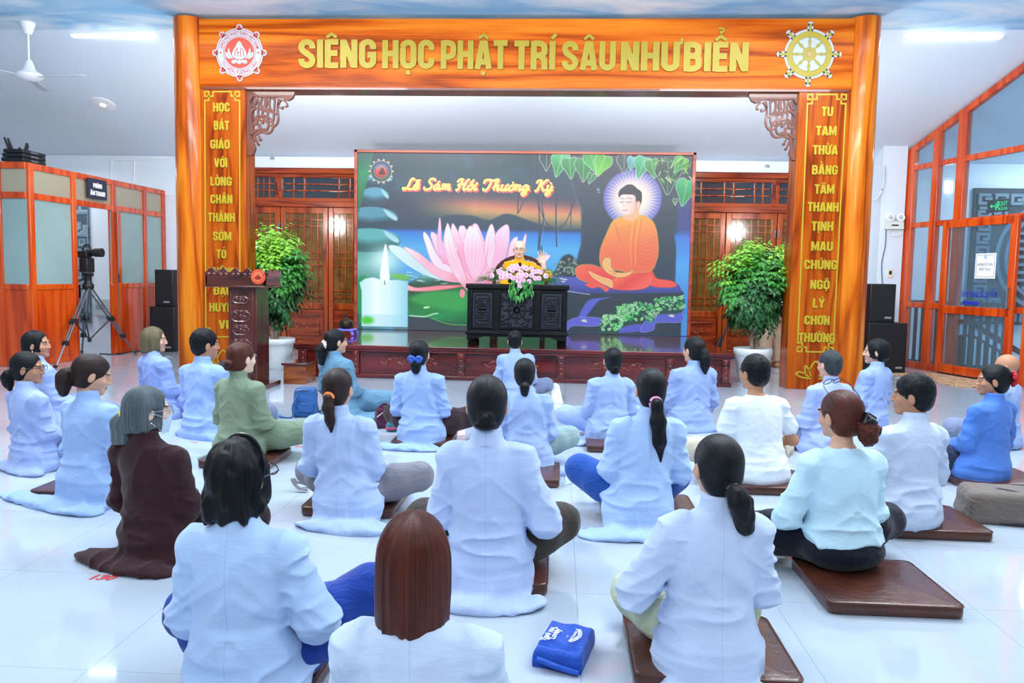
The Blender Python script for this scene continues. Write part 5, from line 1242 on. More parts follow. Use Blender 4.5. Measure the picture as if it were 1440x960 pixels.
def script(mb, body, w, h, o, t):
    pen = 0; S = []
    for ch in body:
        if ch == ' ': pen += .36; continue
        dec = unicodedata.normalize('NFD', ch); gw, P = SCR[dec[0]]; c = .24 if dec[0] != 'i' else .15; up = .62
        for p in P: S.append((curve([(x+pen, y) for x, y in p], 4), t))
        if ch == 'i': S.append(([(pen+.16, .6), (pen+.2, .7)], t))
        for k_ in map(ord, dec[1:]):
            if k_ == 0x302: S.append(([(pen+c-.13, up), (pen+c, up+.12), (pen+c+.13, up)], t*.6)); up += .17
            elif k_ == 0x301: S.append(([(pen+c, up), (pen+c+.12, up+.17)], t*.7))
            elif k_ == 0x300: S.append(([(pen+c+.06, up), (pen+c-.06, up+.17)], t*.7))
            elif k_ == 0x303: S.append(([(pen+c-.15, up), (pen+c-.06, up+.08), (pen+c+.06, up+.01), (pen+c+.16, up+.1)], t*.6))
            elif k_ == 0x31b: S.append(([(pen+.4, .46), (pen+.52, .5), (pen+.54, .62)], t*.6))
        pen += gw
    sx = w/pen
    for i, (p, tt) in enumerate(S): mb.stroke([((x-pen/2)*sx+.3*(y-.5)*h, (y-.5)*h) for x, y in p], tt*h, .0006+.0003*(i % 9), o)
m.k = 1; script(m, 'Lễ Sám Hối Thường Kỳ', (a1.x-a0.x)*.97, .165, (cc[0]+.014, cc[1], cc[2]-.014), .25)
m.k = 0; script(m, 'Lễ Sám Hối Thường Kỳ', (a1.x-a0.x)*.97, .165, (cc[0], cc[1]-.006, cc[2]), .155)
m.build('title_lettering', [M_TY, M_TR], screen, True, 0)

# ------------------------------------------------------------------ implicit-surface modelling for bodies and cloth
f32 = np.float32
def smin(a, b, k):
    h = np.clip(.5+.5*(b-a)/k, 0, 1); return b+(a-b)*h-k*h*(1-h)
def smax(a, b, k): return -smin(-a, -b, k)
def cone(P, a, b, ra, rb):
    a = np.array(a, f32); b = np.array(b, f32); d = b-a; q = P-a
    t = np.clip(q @ d/float(d @ d), 0, 1); return np.linalg.norm(q-t[..., None]*d, axis=-1)-(ra+(rb-ra)*t)
def chain(P, pts, rs, k=.02):
    o = None
    for i in range(len(pts)-1):
        c = cone(P, pts[i], pts[i+1], rs[i], rs[i+1]); o = c if o is None else smin(o, c, k)
    return o
def elli(P, c, r, R=None):
    q = P-np.array(c, f32)
    if R is not None: q = q @ np.array(R, f32)
    r = np.array(r, f32); k0 = np.linalg.norm(q/r, axis=-1); k1 = np.linalg.norm(q/(r*r), axis=-1)+1e-9
    return k0*(k0-1)/k1
def noise3(P, seed=0):
    """smooth value noise in -1..1"""
    I = np.floor(P).astype(np.int64); F = (P-I).astype(f32); F = F*F*(3-2*F)
    def h(x, y, z):
        n = (x*73856093) ^ (y*19349663) ^ (z*83492791) ^ (seed*7919123)
        n = (n ^ (n >> 13))*1274126177 & 0x7fffffff; return ((n ^ (n >> 16)) & 0xffff).astype(f32)/32768-1
    o = 0
    for dx in (0, 1):
        for dy in (0, 1):
            for dz in (0, 1):
                w = (F[..., 0] if dx else 1-F[..., 0])*(F[..., 1] if dy else 1-F[..., 1])*(F[..., 2] if dz else 1-F[..., 2])
                o = o+w*h(I[..., 0]+dx, I[..., 1]+dy, I[..., 2]+dz)
    return o
def nets(f, lo, hi, h):
    """surface nets: quads around the zero level of f"""
    lo = np.array(lo, float); n = np.ceil((np.array(hi)-lo)/h).astype(int)+1
    ax = [(lo[i]+h*np.arange(n[i])).astype(f32) for i in range(3)]
    P = np.stack(np.meshgrid(*ax, indexing='ij'), -1); D = f(P).astype(f32)
    S = D < 0
    c = [S[:-1, :-1, :-1], S[1:, :-1, :-1], S[:-1, 1:, :-1], S[1:, 1:, :-1], S[:-1, :-1, 1:], S[1:, :-1, 1:], S[:-1, 1:, 1:], S[1:, 1:, 1:]]
    sm = sum(x.astype(np.int8) for x in c); act = (sm > 0) & (sm < 8)
    idx = -np.ones(act.shape, np.int64); ijk = np.argwhere(act); idx[act] = np.arange(len(ijk))
    acc = np.zeros((len(ijk), 3)); cnt = np.zeros(len(ijk))
    offs = [(0,0,0),(1,0,0),(0,1,0),(1,1,0),(0,0,1),(1,0,1),(0,1,1),(1,1,1)]
    for a, b in ((0,1),(2,3),(4,5),(6,7),(0,2),(1,3),(4,6),(5,7),(0,4),(1,5),(2,6),(3,7)):
        pa = ijk+offs[a]; pb = ijk+offs[b]; da = D[tuple(pa.T)]; db = D[tuple(pb.T)]; cr = (da < 0) != (db < 0)
        t = np.where(cr, da/(da-db+1e-12), 0)[:, None]; acc += np.where(cr[:, None], pa+(pb-pa)*t, 0); cnt += cr
    V = lo+h*acc/cnt[:, None]; Q = []
    for axis in range(3):
        a = [slice(None)]*3; b = [slice(None)]*3; a[axis] = slice(None, -1); b[axis] = slice(1, None)
        e = S[tuple(a)] != S[tuple(b)]; E = np.argwhere(e); u, v = [k for k in range(3) if k != axis]
        ok = (E[:, u] > 0) & (E[:, v] > 0) & (E[:, u] < n[u]-1) & (E[:, v] < n[v]-1); E = E[ok]
        flip = S[tuple(a)][tuple(E.T)]
        du = np.zeros(3, int); dv = np.zeros(3, int); du[u] = 1; dv[v] = 1
        q = np.stack([idx[tuple((E-du-dv).T)], idx[tuple((E-dv).T)], idx[tuple(E.T)], idx[tuple((E-du).T)]], -1)
        if axis == 1: flip = ~flip
        q[~flip] = q[~flip][:, ::-1]; Q.append(q)
    Q = np.concatenate(Q); Q = Q[(Q >= 0).all(1)]
    return V, Q
def profile(P, rows, lean):
    """stack of ellipses: rows of (z, half width, half depth, centre y)"""
    z = P[..., 2]; rows = np.array(rows, f32); zz = rows[:, 0]
    a = np.interp(z, zz, rows[:, 1]).astype(f32); b = np.interp(z, zz, rows[:, 2]).astype(f32); c = np.interp(z, zz, rows[:, 3]).astype(f32)
    x = P[..., 0]-lean[0]*np.clip(z/.7, 0, 1); y = P[..., 1]-c-lean[1]*np.clip(z/.7, 0, 1)**1.4
    k = np.sqrt((x/a)**2+(y/b)**2); d = (k-1)*np.minimum(a, b)
    return np.maximum(d, np.maximum(zz[0]-z, z-zz[-1]))

# ------------------------------------------------------------------ surfaces worn by people
def cloth(name, c, fold=.35, rough=.85, seam=False):
    if seam: name += '_seamed'
    if name in MC: return MC[name]
    k = NT(name); k.set(rough=rough, spec=.2, sheen=.15); c = lin(c)
    v = k.coord(); n = k.noise(v, 5, 3, .5, .6)
    base = k.ramp(n, [(.3, tuple(x*.93 for x in c)), (.7, tuple(min(1, x*1.05) for x in c))])
    if seam:
        a = k.n('ShaderNodeAttribute'); a.attribute_name = 'across'; e = k.math('LESS_THAN', k.math('ABSOLUTE', a.outputs['Fac']), .0016)
        base = k.mix(k.math('MULTIPLY', e, .32), base, tuple(x*.62 for x in c))
    k.col(base)
    f = k.noise(k.coord((6, 6, 13)), 1, 3, .5, 1.6); f = k.math('POWER', k.math('SUBTRACT', 1.0, k.math('ABSOLUTE', k.math('MULTIPLY', k.math('SUBTRACT', f, .5), 4.5))), 2.0); w = k.noise(k.coord((420, 420, 420)), 1, 1)
    k.bump(k.math('ADD', k.math('MULTIPLY', f, .5), k.math('MULTIPLY', w, .05)), fold, .02)
    MC[name] = k.m; return k.m
def hair_mat(name, dark, light, gloss=.32):
    if name in MC: return MC[name]
    k = NT(name); k.set(rough=gloss, spec=.22)
    at = k.n('ShaderNodeAttribute'); at.attribute_name = 'strand'
    s = k.noise(at.outputs['Fac'], 26, 5, .7, 0, '1D'); s2 = k.noise(k.coord((30, 30, 4)), 1, 3)
    m = k.math('ADD', k.math('MULTIPLY', s, .8), k.math('MULTIPLY', s2, .25))
    k.col(k.ramp(m, [(.38, lin(dark)), (.68, lin(light))])); k.bump(s, .5, .006)
    MC[name] = k.m; return k.m
def skin(name, c):
    if name in MC: return MC[name]
    k = NT(name); k.set(rough=.5, spec=.35); c = lin(c); n = k.noise(k.coord(), 14, 3)
    k.col(k.ramp(n, [(.3, tuple(x*.94 for x in c)), (.7, c)])); MC[name] = k.m; return k.m
SKIN_A = skin('warm_skin', '#d2a287'); SKIN_B = skin('tan_skin', '#b98566'); SKIN_C = skin('light_skin', '#e6c0ac')
M_LIP = plain('lips', '#b4685e', .45); M_EYEW = plain('eye_white', '#b9aca4', .3); M_EYED = plain('dark_iris', '#1d1512', .2); M_BROW = plain('eyebrow_hair', '#2c211e', .8)
H_BLACK = hair_mat('black_hair', '#030406', '#12161c', .36); H_BROWN = hair_mat('brown_hair', '#1d0d0a', '#55291f'); H_AUB = hair_mat('auburn_hair', '#28100c', '#6a3020', .28)
H_GREY = hair_mat('grey_streaked_hair', '#20262a', '#77848a', .4); H_SALT = hair_mat('short_salt_pepper_hair', '#12161b', '#49525a', .5); H_BLOND = hair_mat('ash_blond_streaked_hair', '#222018', '#86795a', .4); H_DBROWN = hair_mat('dark_brown_hair', '#100c0c', '#3a2622')

# ------------------------------------------------------------------ heads, hands, feet as fields
def head_field(P, male=False):
    w = 1.04 if male else 1.0
    d = elli(P, (0, -.012, .032), (.074*w, .094, .084))
    d = smin(d, elli(P, (0, .022, -.03), (.058*w, .066, .082)), .03)
    d = smin(d, elli(P, (0, .066, -.094), (.024*w, .02, .018)), .025)
    for s in (-1, 1):
        d = smin(d, elli(P, (s*.04, .06, -.03), (.02, .018, .016)), .025)        # cheek
        d = smin(d, elli(P, (s*.03, .082, .02), (.024, .01, .008)), .012)        # brow ridge
        d = smax(d, -elli(P, (s*.031, .094, .004), (.017, .014, .01)), .012)     # socket
        d = smin(d, elli(P, (s*.031, .075, .003), (.013, .013, .011)), .003)     # eyeball
        ear = elli(P, (s*.078*w, -.006, -.012), (.01, .018, .03), [[1, 0, 0], [0, .97, .24], [0, -.24, .97]])
        ear = smax(ear, -elli(P, (s*.09*w, .0, -.006), (.008, .011, .018)), .006)
        d = smin(d, ear, .008)
    d = smin(d, chain(P, [(0, .084, .014), (0, .096, -.012), (0, .102, -.03)], [.006, .008, .0105], .01), .012)
    for s in (-1, 1): d = smin(d, elli(P, (s*.012, .093, -.034), (.009, .011, .008)), .008)
    d = smin(d, elli(P, (0, .082, -.058), (.022, .012, .0065)), .005); d = smin(d, elli(P, (0, .081, -.07), (.018, .011, .007)), .005)
    d = smax(d, -elli(P, (0, .097, -.0635), (.02, .01, .0018)), .003)
    return d
def neck_field(P, male, tilt=(0, 0)):
    r = .055 if male else .048
    return chain(P, [(0, -.018, -.045), (0, -.022, -.085)], [r, r*.96], .02)
def face_mats(V, Q):
    c = V[Q].mean(1); x, y, z = np.abs(c[:, 0]), c[:, 1], c[:, 2]; mi = np.zeros(len(Q), np.int32)
    mi[(x < .023) & (y > .08) & (z < -.0545) & (z > -.0755) & (x < .024-.9*np.abs(z+.0645)*.6)] = 1
    e = np.hypot((x-.031)/.0115, (z-.003)/.0042) < 1; mi[e & (y > .07)] = 2
    mi[(np.hypot(x-.031, z-.003) < .0058) & (y > .07)] = 3
    mi[(x > .014) & (x < .05) & (np.abs(z-.0225+((x-.032)*.35)**2*20) < .0038) & (y > .06)] = 4
    return mi
_head_cache = {}
def head_mesh(male, h):
    key = (male, h)
    if key not in _head_cache:
        V, Q = nets(lambda P: smin(head_field(P, male), neck_field(P, male), .03), (-.11, -.13, -.24), (.11, .14, .14), h)
        _head_cache[key] = (V, Q, face_mats(V, Q))
    return _head_cache[key]
def hand_field(P, curl=.5, spread=.0):
    """right hand: wrist at the origin, fingers along +y, palm facing -z, thumb on the -x side"""
    d = elli(P, (0, .045, 0), (.038, .05, .015)); d = smin(d, cone(P, (0, -.04, 0), (0, .02, 0), .027, .026), .02)
    for i, (x, L, a) in enumerate(((-.027, .068, -.1), (-.009, .077, -.03), (.009, .071, .04), (.026, .056, .12))):
        a = a*(1+spread*4); x2 = x*1.0; p = np.array((x2, .085-.004*abs(i-1.2), 0)); pts = [p-np.array((x2*.2, .03, 0)), p]; ang = 0
        for s, l in zip((.45, .3, .25), (.45, .3, .25)):
            ang += curl*.9; p = p+L*l*np.array((math.sin(a)*math.cos(ang), math.cos(a)*math.cos(ang), -math.sin(ang))); pts.append(p)
        d = smin(d, chain(P, pts, [.0105, .0098, .009, .0083, .0068], .004), .005)
    d = smin(d, chain(P, [(-.018, .015, -.004), (-.045, .04, -.012), (-.056, .068, -.016-curl*.012), (-.055+.01*curl, .09, -.02-curl*.02)], [.016, .0125, .0105, .0085], .006), .01)
    return d
_hc = {}
def hand_mesh(curl, spread, h):
    k = (curl, spread, h)
    if k not in _hc: _hc[k] = nets(lambda P: hand_field(P, curl, spread), (-.1, -.07, -.11), (.08, .185, .035), h)
    return _hc[k]
def foot_mesh(h):
    if 'foot' not in _hc:
        def f(P):
            d = chain(P, [(0, -.02, .09), (0, -.015, .04), (0, .06, .03), (0, .13, .018)], [.036, .04, .036, .024], .03)
            d = smin(d, elli(P, (0, .1, .018), (.043, .05, .018)), .02); d = smin(d, elli(P, (0, -.035, .028), (.03, .03, .028)), .02)
            for i, (x, L) in enumerate(((-.032, .175), (-.012, .172), (.006, .165), (.022, .155), (.036, .142))):
                r = .0125 if i == 0 else .0085; d = smin(d, cone(P, (x*.8, .12, .016), (x, L, .012), r, r*.9), .006)
            return np.maximum(d, -P[..., 2])
        _hc['foot'] = nets(f, (-.07, -.09, -.01), (.07, .2, .14), h)
    return _hc['foot']

def frame(o, fwd, up):
    y = np.array(fwd, float); y /= np.linalg.norm(y); z = np.array(up, float); z -= y*(z @ y); z /= np.linalg.norm(z); x = np.cross(y, z)
    return np.stack([x, y, z], 1), np.array(o, float)
class Parts:
    def __init__(s): s.V = []; s.Q = []; s.M = []; s.n = 0
    def add(s, V, Q, mi=0):
        s.V.append(V); s.Q.append(Q+s.n); s.M.append(np.full(len(Q), mi, np.int32) if np.isscalar(mi) else mi); s.n += len(V)
    def mesh(s, name, mats, scale=1.0, ang=180):
        me = fast_mesh(name, np.concatenate(s.V)*scale, np.concatenate(s.Q))
        for m in mats: me.materials.append(m)
        M = np.concatenate(s.M)
        if len(M) == len(me.polygons): me.polygons.foreach_set('material_index', M)
        smooth(me, ang); return me

# ------------------------------------------------------------------ hair
def hair_field(P, st, o):
    """P in head coordinates"""
    vol = o.get('vol', 1.0); male = o.get('male', False)
    x, y, z = P[..., 0], P[..., 1], P[..., 2]
    if st in ('short', 'crop'):
        t = .01 if st == 'short' else .005
        d = elli(P, (0, -.017, .034), (.076+t, .095+t, .086+t*1.4*vol))
        d = smin(d, elli(P, (0, -.05, -.03), (.066+t*.5, .052+t, .06)), .03)
        d = smax(d, -elli(P, (0, .105, -.045), (.085, .075, .098)), .01)                      # face
        for s in (-1, 1): d = smax(d, -elli(P, (s*.09, .0, -.03), (.022, .026, .045)), .008)    # round the ears
        return np.maximum(d, -.082-z)+.003*noise3(P*55, 3)
    d = elli(P, (0, -.02, .032), (.084*vol, .106*vol, .094*vol))
    d = smin(d, elli(P, (0, -.045, -.035), (.07*vol, .066*vol, .07)), .035)
    face = elli(P, (0, .105, -.04), (.072, .085, .105))
    if st in ('pony', 'bun', 'knot'):
        d = smax(d, -face, .01)
        for s in (-1, 1): d = smax(d, -elli(P, (s*.09, .005, -.02), (.02, .03, .045)), .008)
        d = np.maximum(d, -.085-z)
        bz = o.get('bz', -.02); by = o.get('by', -.118)
        if st == 'pony':
            L = o.get('L', .2); r = o.get('r', .03); sw = o.get('sw', 0.0); out = o.get('out', .03)
            pts = [(0, by+.015, bz), (sw*.1, by-out*.7, bz-.01), (sw*.35, by-out, bz-L*.3), (sw*.7, by-out*.8, bz-L*.65), (sw, by-out*.5, bz-L)]
            t = chain(P, pts, [r*.6, r*.8, r*1.1, r*.95, r*o.get('tip', .35)], .02)
            t = t+.004*noise3(P*np.array((70, 70, 9), f32), 3)
            d = smin(d, t, .008)
        elif st == 'bun':
            r = o.get('r', .04); q = P-np.array((o.get('sw', 0), by-r*.35, bz), f32)
            b = elli(q, (0, 0, 0), (r*o.get('wx', 1.15), r*.8, r*o.get('wz', 1))); th = np.arctan2(q[..., 2], q[..., 0]); b = b+.005*np.sin(3*th+60*np.linalg.norm(q, axis=-1))
            if o.get('curly'): b = b+.009*noise3(P*65, 5)+.005*noise3(P*130, 8)
            d = smin(d, b, .006)
            if o.get('tail'): d = smin(d, chain(P, [(0, by-.01, bz-.02), (.0, by-.02, bz-.06), (o['tail'], by-.012, bz-.1)], [.03, .034, .012], .01), .01)
        else:
            d = smin(d, elli(P, (0, by, bz), (.036, .028, .03))+.004*noise3(P*70, 2), .008)
            d = smin(d, elli(P, (0, by+.005, bz-.03), (.045, .03, .022)), .01)
    else:   # bob
        L = o.get('L', .14); w = o.get('w', 1.0)
        rows = [(-L-.04, .084*w, .086*w, -.028), (-L+.01, .094*w, .1*w, -.026), (-.07, .097*w, .109*w, -.024)]
        for t_ in np.linspace(0, .995, 14): rows.append((.0+.128*t_, .096*w*math.sqrt(1-t_*t_), .112*w*math.sqrt(1-t_*t_), -.021))
        c = profile(P, rows, (0, 0))
        cut = -L+.012*noise3(np.stack([x*45, y*45, z*0], -1), 4)+.25*(y+.1)*o.get('slant', .25)
        c = smax(c, cut-z, .012); d = np.minimum(d, c)
        fc = elli(P, (0, .13, -.05), (.07, .115, .13)); d = smax(d, -fc, .012)
        if o.get('ears'):
            for s in (-1, 1): d = smax(d, -elli(P, (s*.1, .03, -.03), (.035, .045, .06)), .012)
        d = d+.003*noise3(np.stack([np.arctan2(x, -y-.02)*14, z*5, z*0], -1), 6)
        if o.get('wavy'): d = d+.013*noise3(P*np.array((22, 22, 16), f32), 9)*np.clip((.07-z)/.1, 0, 1)+.005*noise3(P*np.array((50, 50, 20), f32), 12)
        if o.get('tie'):
            t = chain(P, [(o['tie'], -.1, -.015), (o['tie']-.01, -.125, -.06), (o['tie']-.01, -.12, -.14)], [.03, .045, .05], .02); t = np.maximum(t, -.16-z+.01*noise3(P*60, 2)); d = smin(d, t, .012)
    return d
def hair_build(parent, st, o, hR, ho, s, mat, h):
    lo, hi = (-.14, -.24, -.2), (.14, .11, .16)
    if st == 'pony': lo = (min(-.12, o.get('sw', 0)-.06), -.24, min(-.14, o.get('bz', -.02)-o.get('L', .2)-.05)); hi = (max(.12, o.get('sw', 0)+.06), .11, .16)
    if st == 'bob': lo = (-.15, -.24, -o.get('L', .14)-.06)
    V, Q = nets(lambda P: hair_field(P, st, o), lo, hi, h)
    if st in ('pony', 'bun', 'knot'):
        ax = np.array((0, -.96, -.28)); u = np.array((1, 0, 0)); v = np.cross(ax, u); sd = np.arctan2(V @ u, V @ v)
        tail = V[:, 1] < o.get('by', -.118)-.005; sd = np.where(tail, V[:, 0]*22+V[:, 1]*6, sd)
    else: sd = np.arctan2(V[:, 0], -(V[:, 1]+.02))
    W = (V @ hR.T+ho)*s
    me = fast_mesh('hair', W, Q); me.materials.append(mat); at = me.attributes.new('strand', 'FLOAT', 'POINT')
    if len(me.vertices) == len(sd): at.data.foreach_set('value', sd.astype(f32))
    smooth(me, 180); return new_obj('hair', me, parent)

def rotz(a): c, s = math.cos(a), math.sin(a); return np.array([[c, -s, 0], [s, c, 0], [0, 0, 1]])
def rotx(a): c, s = math.cos(a), math.sin(a); return np.array([[1, 0, 0], [0, c, -s], [0, s, c]])
def roty(a): c, s = math.cos(a), math.sin(a); return np.array([[c, 0, s], [0, 1, 0], [-s, 0, c]])

TORSO = [(-.0, .185, .16, -.005), (.03, .2, .172, -.005), (.1, .198, .17, -.005), (.18, .172, .145, .0), (.27, .158, .125, .005), (.36, .165, .12, .005), (.44, .172, .11, .0), (.5, .16, .092, -.005), (.54, .118, .075, -.008), (.565, .075, .062, -.01), (.585, .06, .056, -.008), (.615, .056, .052, -.005)]
def person(label, base, headtop, cush=.05, turn=0.0, look=0.0, nod=0.0, tilt=0.0, male=False, sk=SKIN_A, hair=None, hm=H_BLACK, top='#9fb4dc', topname='lavender robe', kind='robe', pants='#8a8792', pname='grey trousers',
           flaps=(), knees=1.0, width=1.0, res=.01, lean=.02, extras=None, slope=1.0, rolled=False, arms=1.0, armset=None, seat_px=True, hs=1.0, place=None, chest=False, hem=None, kz=(.155, .155), hand=(.35, 0, 1.0), collar=True, feet=False):
    """base = pixel of the cloth touching the floor behind the sitter; headtop = pixel of the crown"""
    if place: org, yaw, s = Vector(place[0]), place[1], place[2]; hz = .832*s; q = org
    else:
        b = at_z(*base, 0 if kind == 'robe' else cush); back = .17
        org = Vector((b.x, b.y, 0))
        aim = math.atan2(-(-.47-org.x), 10.6-org.y)          # everyone faces the speaker
        yaw = aim+turn
        org = org+Vector((-math.sin(yaw)*back*.6, back*.85, cush))
        q = at_y(*headtop, org.y+lean*.6)
        hz = q.z-org.z; s = hz/.832
    s = min(max(s, .84), 1.16)
    lz = (hz/s-.832)
    lx_w = q.x-org.x; dy = 0
    Ri = rotz(-yaw); lxl, lyl = [float(v)/s for v in (Ri @ np.array((lx_w, 0, 0)))[:2]]; lean = lean+lyl*.8
    lean2 = (lxl, lean)
    neck = np.array((lean2[0]*.86, lean*.81, .6+lz)); hc = np.array((lean2[0]*.97, lean*.95+.032, .705+lz))
    t = thing('person', label, 'person', org, yaw)
    cz = -cush/s
    seed = int(base[0]*7+base[1])
    sw = width
    SH = [np.array((sg*.142*sw+lean2[0]*.7, lean*.75-.005, .5+lz*.9)) for sg in (-1, 1)]
    AS = armset or {}
    EL = [SH[i]+np.array((sg*.05*arms, .03, -.255)) if i not in AS else np.array(AS[i][0]) for i, sg in enumerate((-1, 1))]
    WR = [np.array((sg*.1+lean2[0]*.3, .25, .17)) if i not in AS else np.array(AS[i][1]) for i, sg in enumerate((-1, 1))]
    HP = [np.array((sg*.09, .1, .1)) for sg in (-1, 1)]
    KN = [np.array((sg*.33*knees, .26, kz[i])) for i, sg in enumerate((-1, 1))]
    AN = [np.array((-sg*.07, .37+.05*i, .05)) for i, sg in enumerate((-1, 1))]
    rows = [(z*(1+lz/.6), a*(width if z < .53 else 1), bb*(1+(width-1)*.7), c) for z, a, bb, c in TORSO]
    # --- body: head, neck, trunk, limbs, hands and feet in one mesh
    P_b = Parts(); hh = .0045 if (base[1] > 560 or abs(look) > .25) else .006
    hR = rotz(look) @ rotx(-nod) @ roty(tilt)
    Vh, Qh, Mh = head_mesh(male, hh); P_b.add((Vh*hs) @ hR.T+hc, Qh, Mh)
    sg0 = (-1, 1)
    def core(P):
        d = profile(P, [(z, a*(.74 if z > .06 else .45), bb*(.72 if z > .06 else .45), c) for z, a, bb, c in rows if z < .57*(1+lz/.6)], lean2)
        d = smin(d, cone(P, neck-np.array((0, 0, .08)), hc+hR @ np.array((0, -.02, -.07)), .052, .046), .03)
        for i in (0, 1):
            d = smin(d, chain(P, [SH[i]-np.array((sg0[i]*.03, 0, .015)), EL[i], WR[i]], [.036, .036, .026], .02), .03)
            d = smin(d, chain(P, [HP[i], KN[i], AN[i]], [.08, .052, .036], .03), .03)
        return d
    Vc, Qc = nets(core, (-.5, -.25, -.02), (.5, .6, .72), .014); P_b.add(Vc, Qc, 0)
    for i, sg in enumerate((-1, 1)):
        Vq, Qq = hand_mesh(hand[0], hand[1], .0045)
        Vm = Vq*hand[2]
        if i == 0: Vm[:, 0] *= -1; Qm = Qq[:, ::-1]
        else: Qm = Qq
        if i in AS and len(AS[i]) > 2: R, o = frame(WR[i], AS[i][2], AS[i][3])
        else: R, o = frame(WR[i], (WR[i]-EL[i])+np.array((-sg*.16, .02, -.03)), (0, 0, 1))
        P_b.add(Vm @ R.T+o, Qm, 0)
        Vf, Qf = foot_mesh(.007); R, o = frame(AN[i]-np.array((0, 0, .035)), (-sg*1.0, .25, 0), (0, .3, 1)); P_b.add(Vf*.95 @ R.T+o, Qf, 0)
    body = new_obj('body', P_b.mesh('body', [sk, M_LIP, M_EYEW, M_EYED, M_BROW], s), t)
    # --- upper garment
    nz = lambda P, sc, k: noise3(P*np.array(sc, f32), seed+k)
    slr = .062 if kind == 'robe' else (.058 if kind == 'shirt' else .06)
    short = kind == 'tee'
    def garment(P):
        z = P[..., 2]
        r2 = rows if collar else [r_ for r_ in rows if r_[0] < .585*(1+lz/.6)]
        if kind in ('tee',): r2 = [r_ for r_ in rows if r_[0] < .575*(1+lz/.6)]
        d = profile(P, r2, lean2)
        for i, sg in enumerate((-1, 1)):
            e = EL[i] if not short else SH[i]+(EL[i]-SH[i])*.62
            if short: sl = chain(P, [SH[i]-np.array((sg*.03, 0, -.0)), SH[i]+np.array((sg*.012, 0, -.02)), e], [.056, .062, .066], .03)
            else:
                wq = WR[i] if not rolled else EL[i]+(WR[i]-EL[i])*.15
                sl = chain(P, [SH[i]-np.array((sg*.03, 0, 0)), SH[i]+np.array((sg*.008, 0, -.02)), EL[i], wq], [.055, slr, slr*1.02, slr*(.8 if kind == 'robe' else .62)], .03)
                if rolled: sl = smin(sl, cone(P, EL[i]+(WR[i]-EL[i])*.02, EL[i]+(WR[i]-EL[i])*.14, .066, .064), .006)
            sl = sl-.011*((1-np.abs(nz(P, (9, 9, 20), 3+i)))**3-.35)
            d = smin(d, sl, .011)
        if kind == 'robe':
            d = smin(d, elli(P, (0, .17, .1), (.24, .17, .045)), .04)                 # front panel over the lap
            for (fx, fy, rx, ry) in flaps:
                q = P.copy(); q[..., 2] = z-cz-.012-.012*nz(P, (14, 14, 0), 8)
                fl_ = elli(q, (fx, fy, 0), (rx, ry, .016+.02)); fl_ = np.maximum(fl_, -(z-cz-.002)); d = smin(d, fl_, .05)
            if cz < 0: d = smin(d, profile(P, [(cz+.004, .19*width, .165, -.03), (.05, .19*width, .165, -.005)], (0, 0)), .03)
        else:
            d = smin(d, elli(P, (0, .0, .03), (.2*width, .165, .05)), .04)
        if hem: d = smax(d, hem+.012*np.sin(P[..., 0]*16)-P[..., 2], .012)
        # folds: slack above the waist, drapes from the shoulders, soft lumps overall
        wst = np.exp(-((z-.17)/.11)**2)
        rid = 1-np.abs(nz(P, (5.5, 5.5, 17), 1)); rid2 = 1-np.abs(nz(P+np.array((0, 0, .3*0), f32), (13, 9, 5), 2))
        wv = P[..., 0]*2.2*np.sign(P[..., 0]); q = P.copy(); q[..., 2] = z+wv*.35
        dg = 1-np.abs(noise3(q*np.array((4, 4, 15), f32), seed+5))
        fk = .5 if kind == 'tee' else 1.0
        d = d-fk*(.02*(rid**3-.35)*wst+.009*(rid2**3-.35)*(1-wst)+.013*(dg**3-.35)*np.exp(-((z-.31)/.13)**2))
        if collar and kind != 'tee': d = smin(d, profile(P, [(.555+lz, .07, .066, -.012), (.585+lz, .064, .06, -.008), (.618+lz, .06, .056, -.005)], lean2), .003)
        return d
    gh = res
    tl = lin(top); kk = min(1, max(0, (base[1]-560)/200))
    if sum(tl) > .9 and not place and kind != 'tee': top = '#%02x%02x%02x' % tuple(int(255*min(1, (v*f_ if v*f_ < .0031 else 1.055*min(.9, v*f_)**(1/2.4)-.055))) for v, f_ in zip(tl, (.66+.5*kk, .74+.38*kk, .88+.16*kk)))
    xs = max(.52, max([abs(f_[0])+f_[2] for f_ in flaps] or [0])+.06); yb = min(-.27, min([f_[1]-f_[3] for f_ in flaps] or [0])-.05)
    V, Q = nets(garment, (-xs, yb, cz-.01), (xs, .42, .66+lz), gh)
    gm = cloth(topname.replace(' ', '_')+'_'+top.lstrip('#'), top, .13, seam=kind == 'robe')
    g = new_obj({'robe': 'robe', 'tee': 't_shirt', 'shirt': 'shirt'}[kind], Parts_mesh(V, Q, [gm], s), t)
    if kind == 'robe':
        at = g.data.attributes.new('across', 'FLOAT', 'POINT'); at.data.foreach_set('value', (V[:, 0]-lean2[0]*np.clip(V[:, 2]/.7, 0, 1)+np.where(V[:, 1] > .12, 1, 0)).astype(f32))
    # --- trousers
    def legs(P):
        d = None
        for i, sg in enumerate((-1, 1)):
            c = chain(P, [HP[i], (HP[i]+KN[i])/2+np.array((0, 0, .01)), KN[i], (KN[i]+AN[i])/2, AN[i]], [.1, .098, .08, .072, .054], .05); d = c if d is None else smin(d, c, .03)
        d = smin(d, elli(P, (0, .02, .08), (.165*width, .125, .08)) if kind == 'robe' else elli(P, (0, .0, .085), (.2*width, .17, .1)), .05)
        d = smax(d, cz+.004-P[..., 2], .02)
        r1 = 1-np.abs(nz(P, (12, 12, 12), 11)); return d-.009*(r1-.6)
    V, Q = nets(legs, (-.6, -.24, cz-.01), (.6, .6, .44), max(res, .008))
    new_obj('trousers', Parts_mesh(V, Q, [cloth(pname.replace(' ', '_')+'_'+pants.lstrip('#'), pants, .35)], s), t)
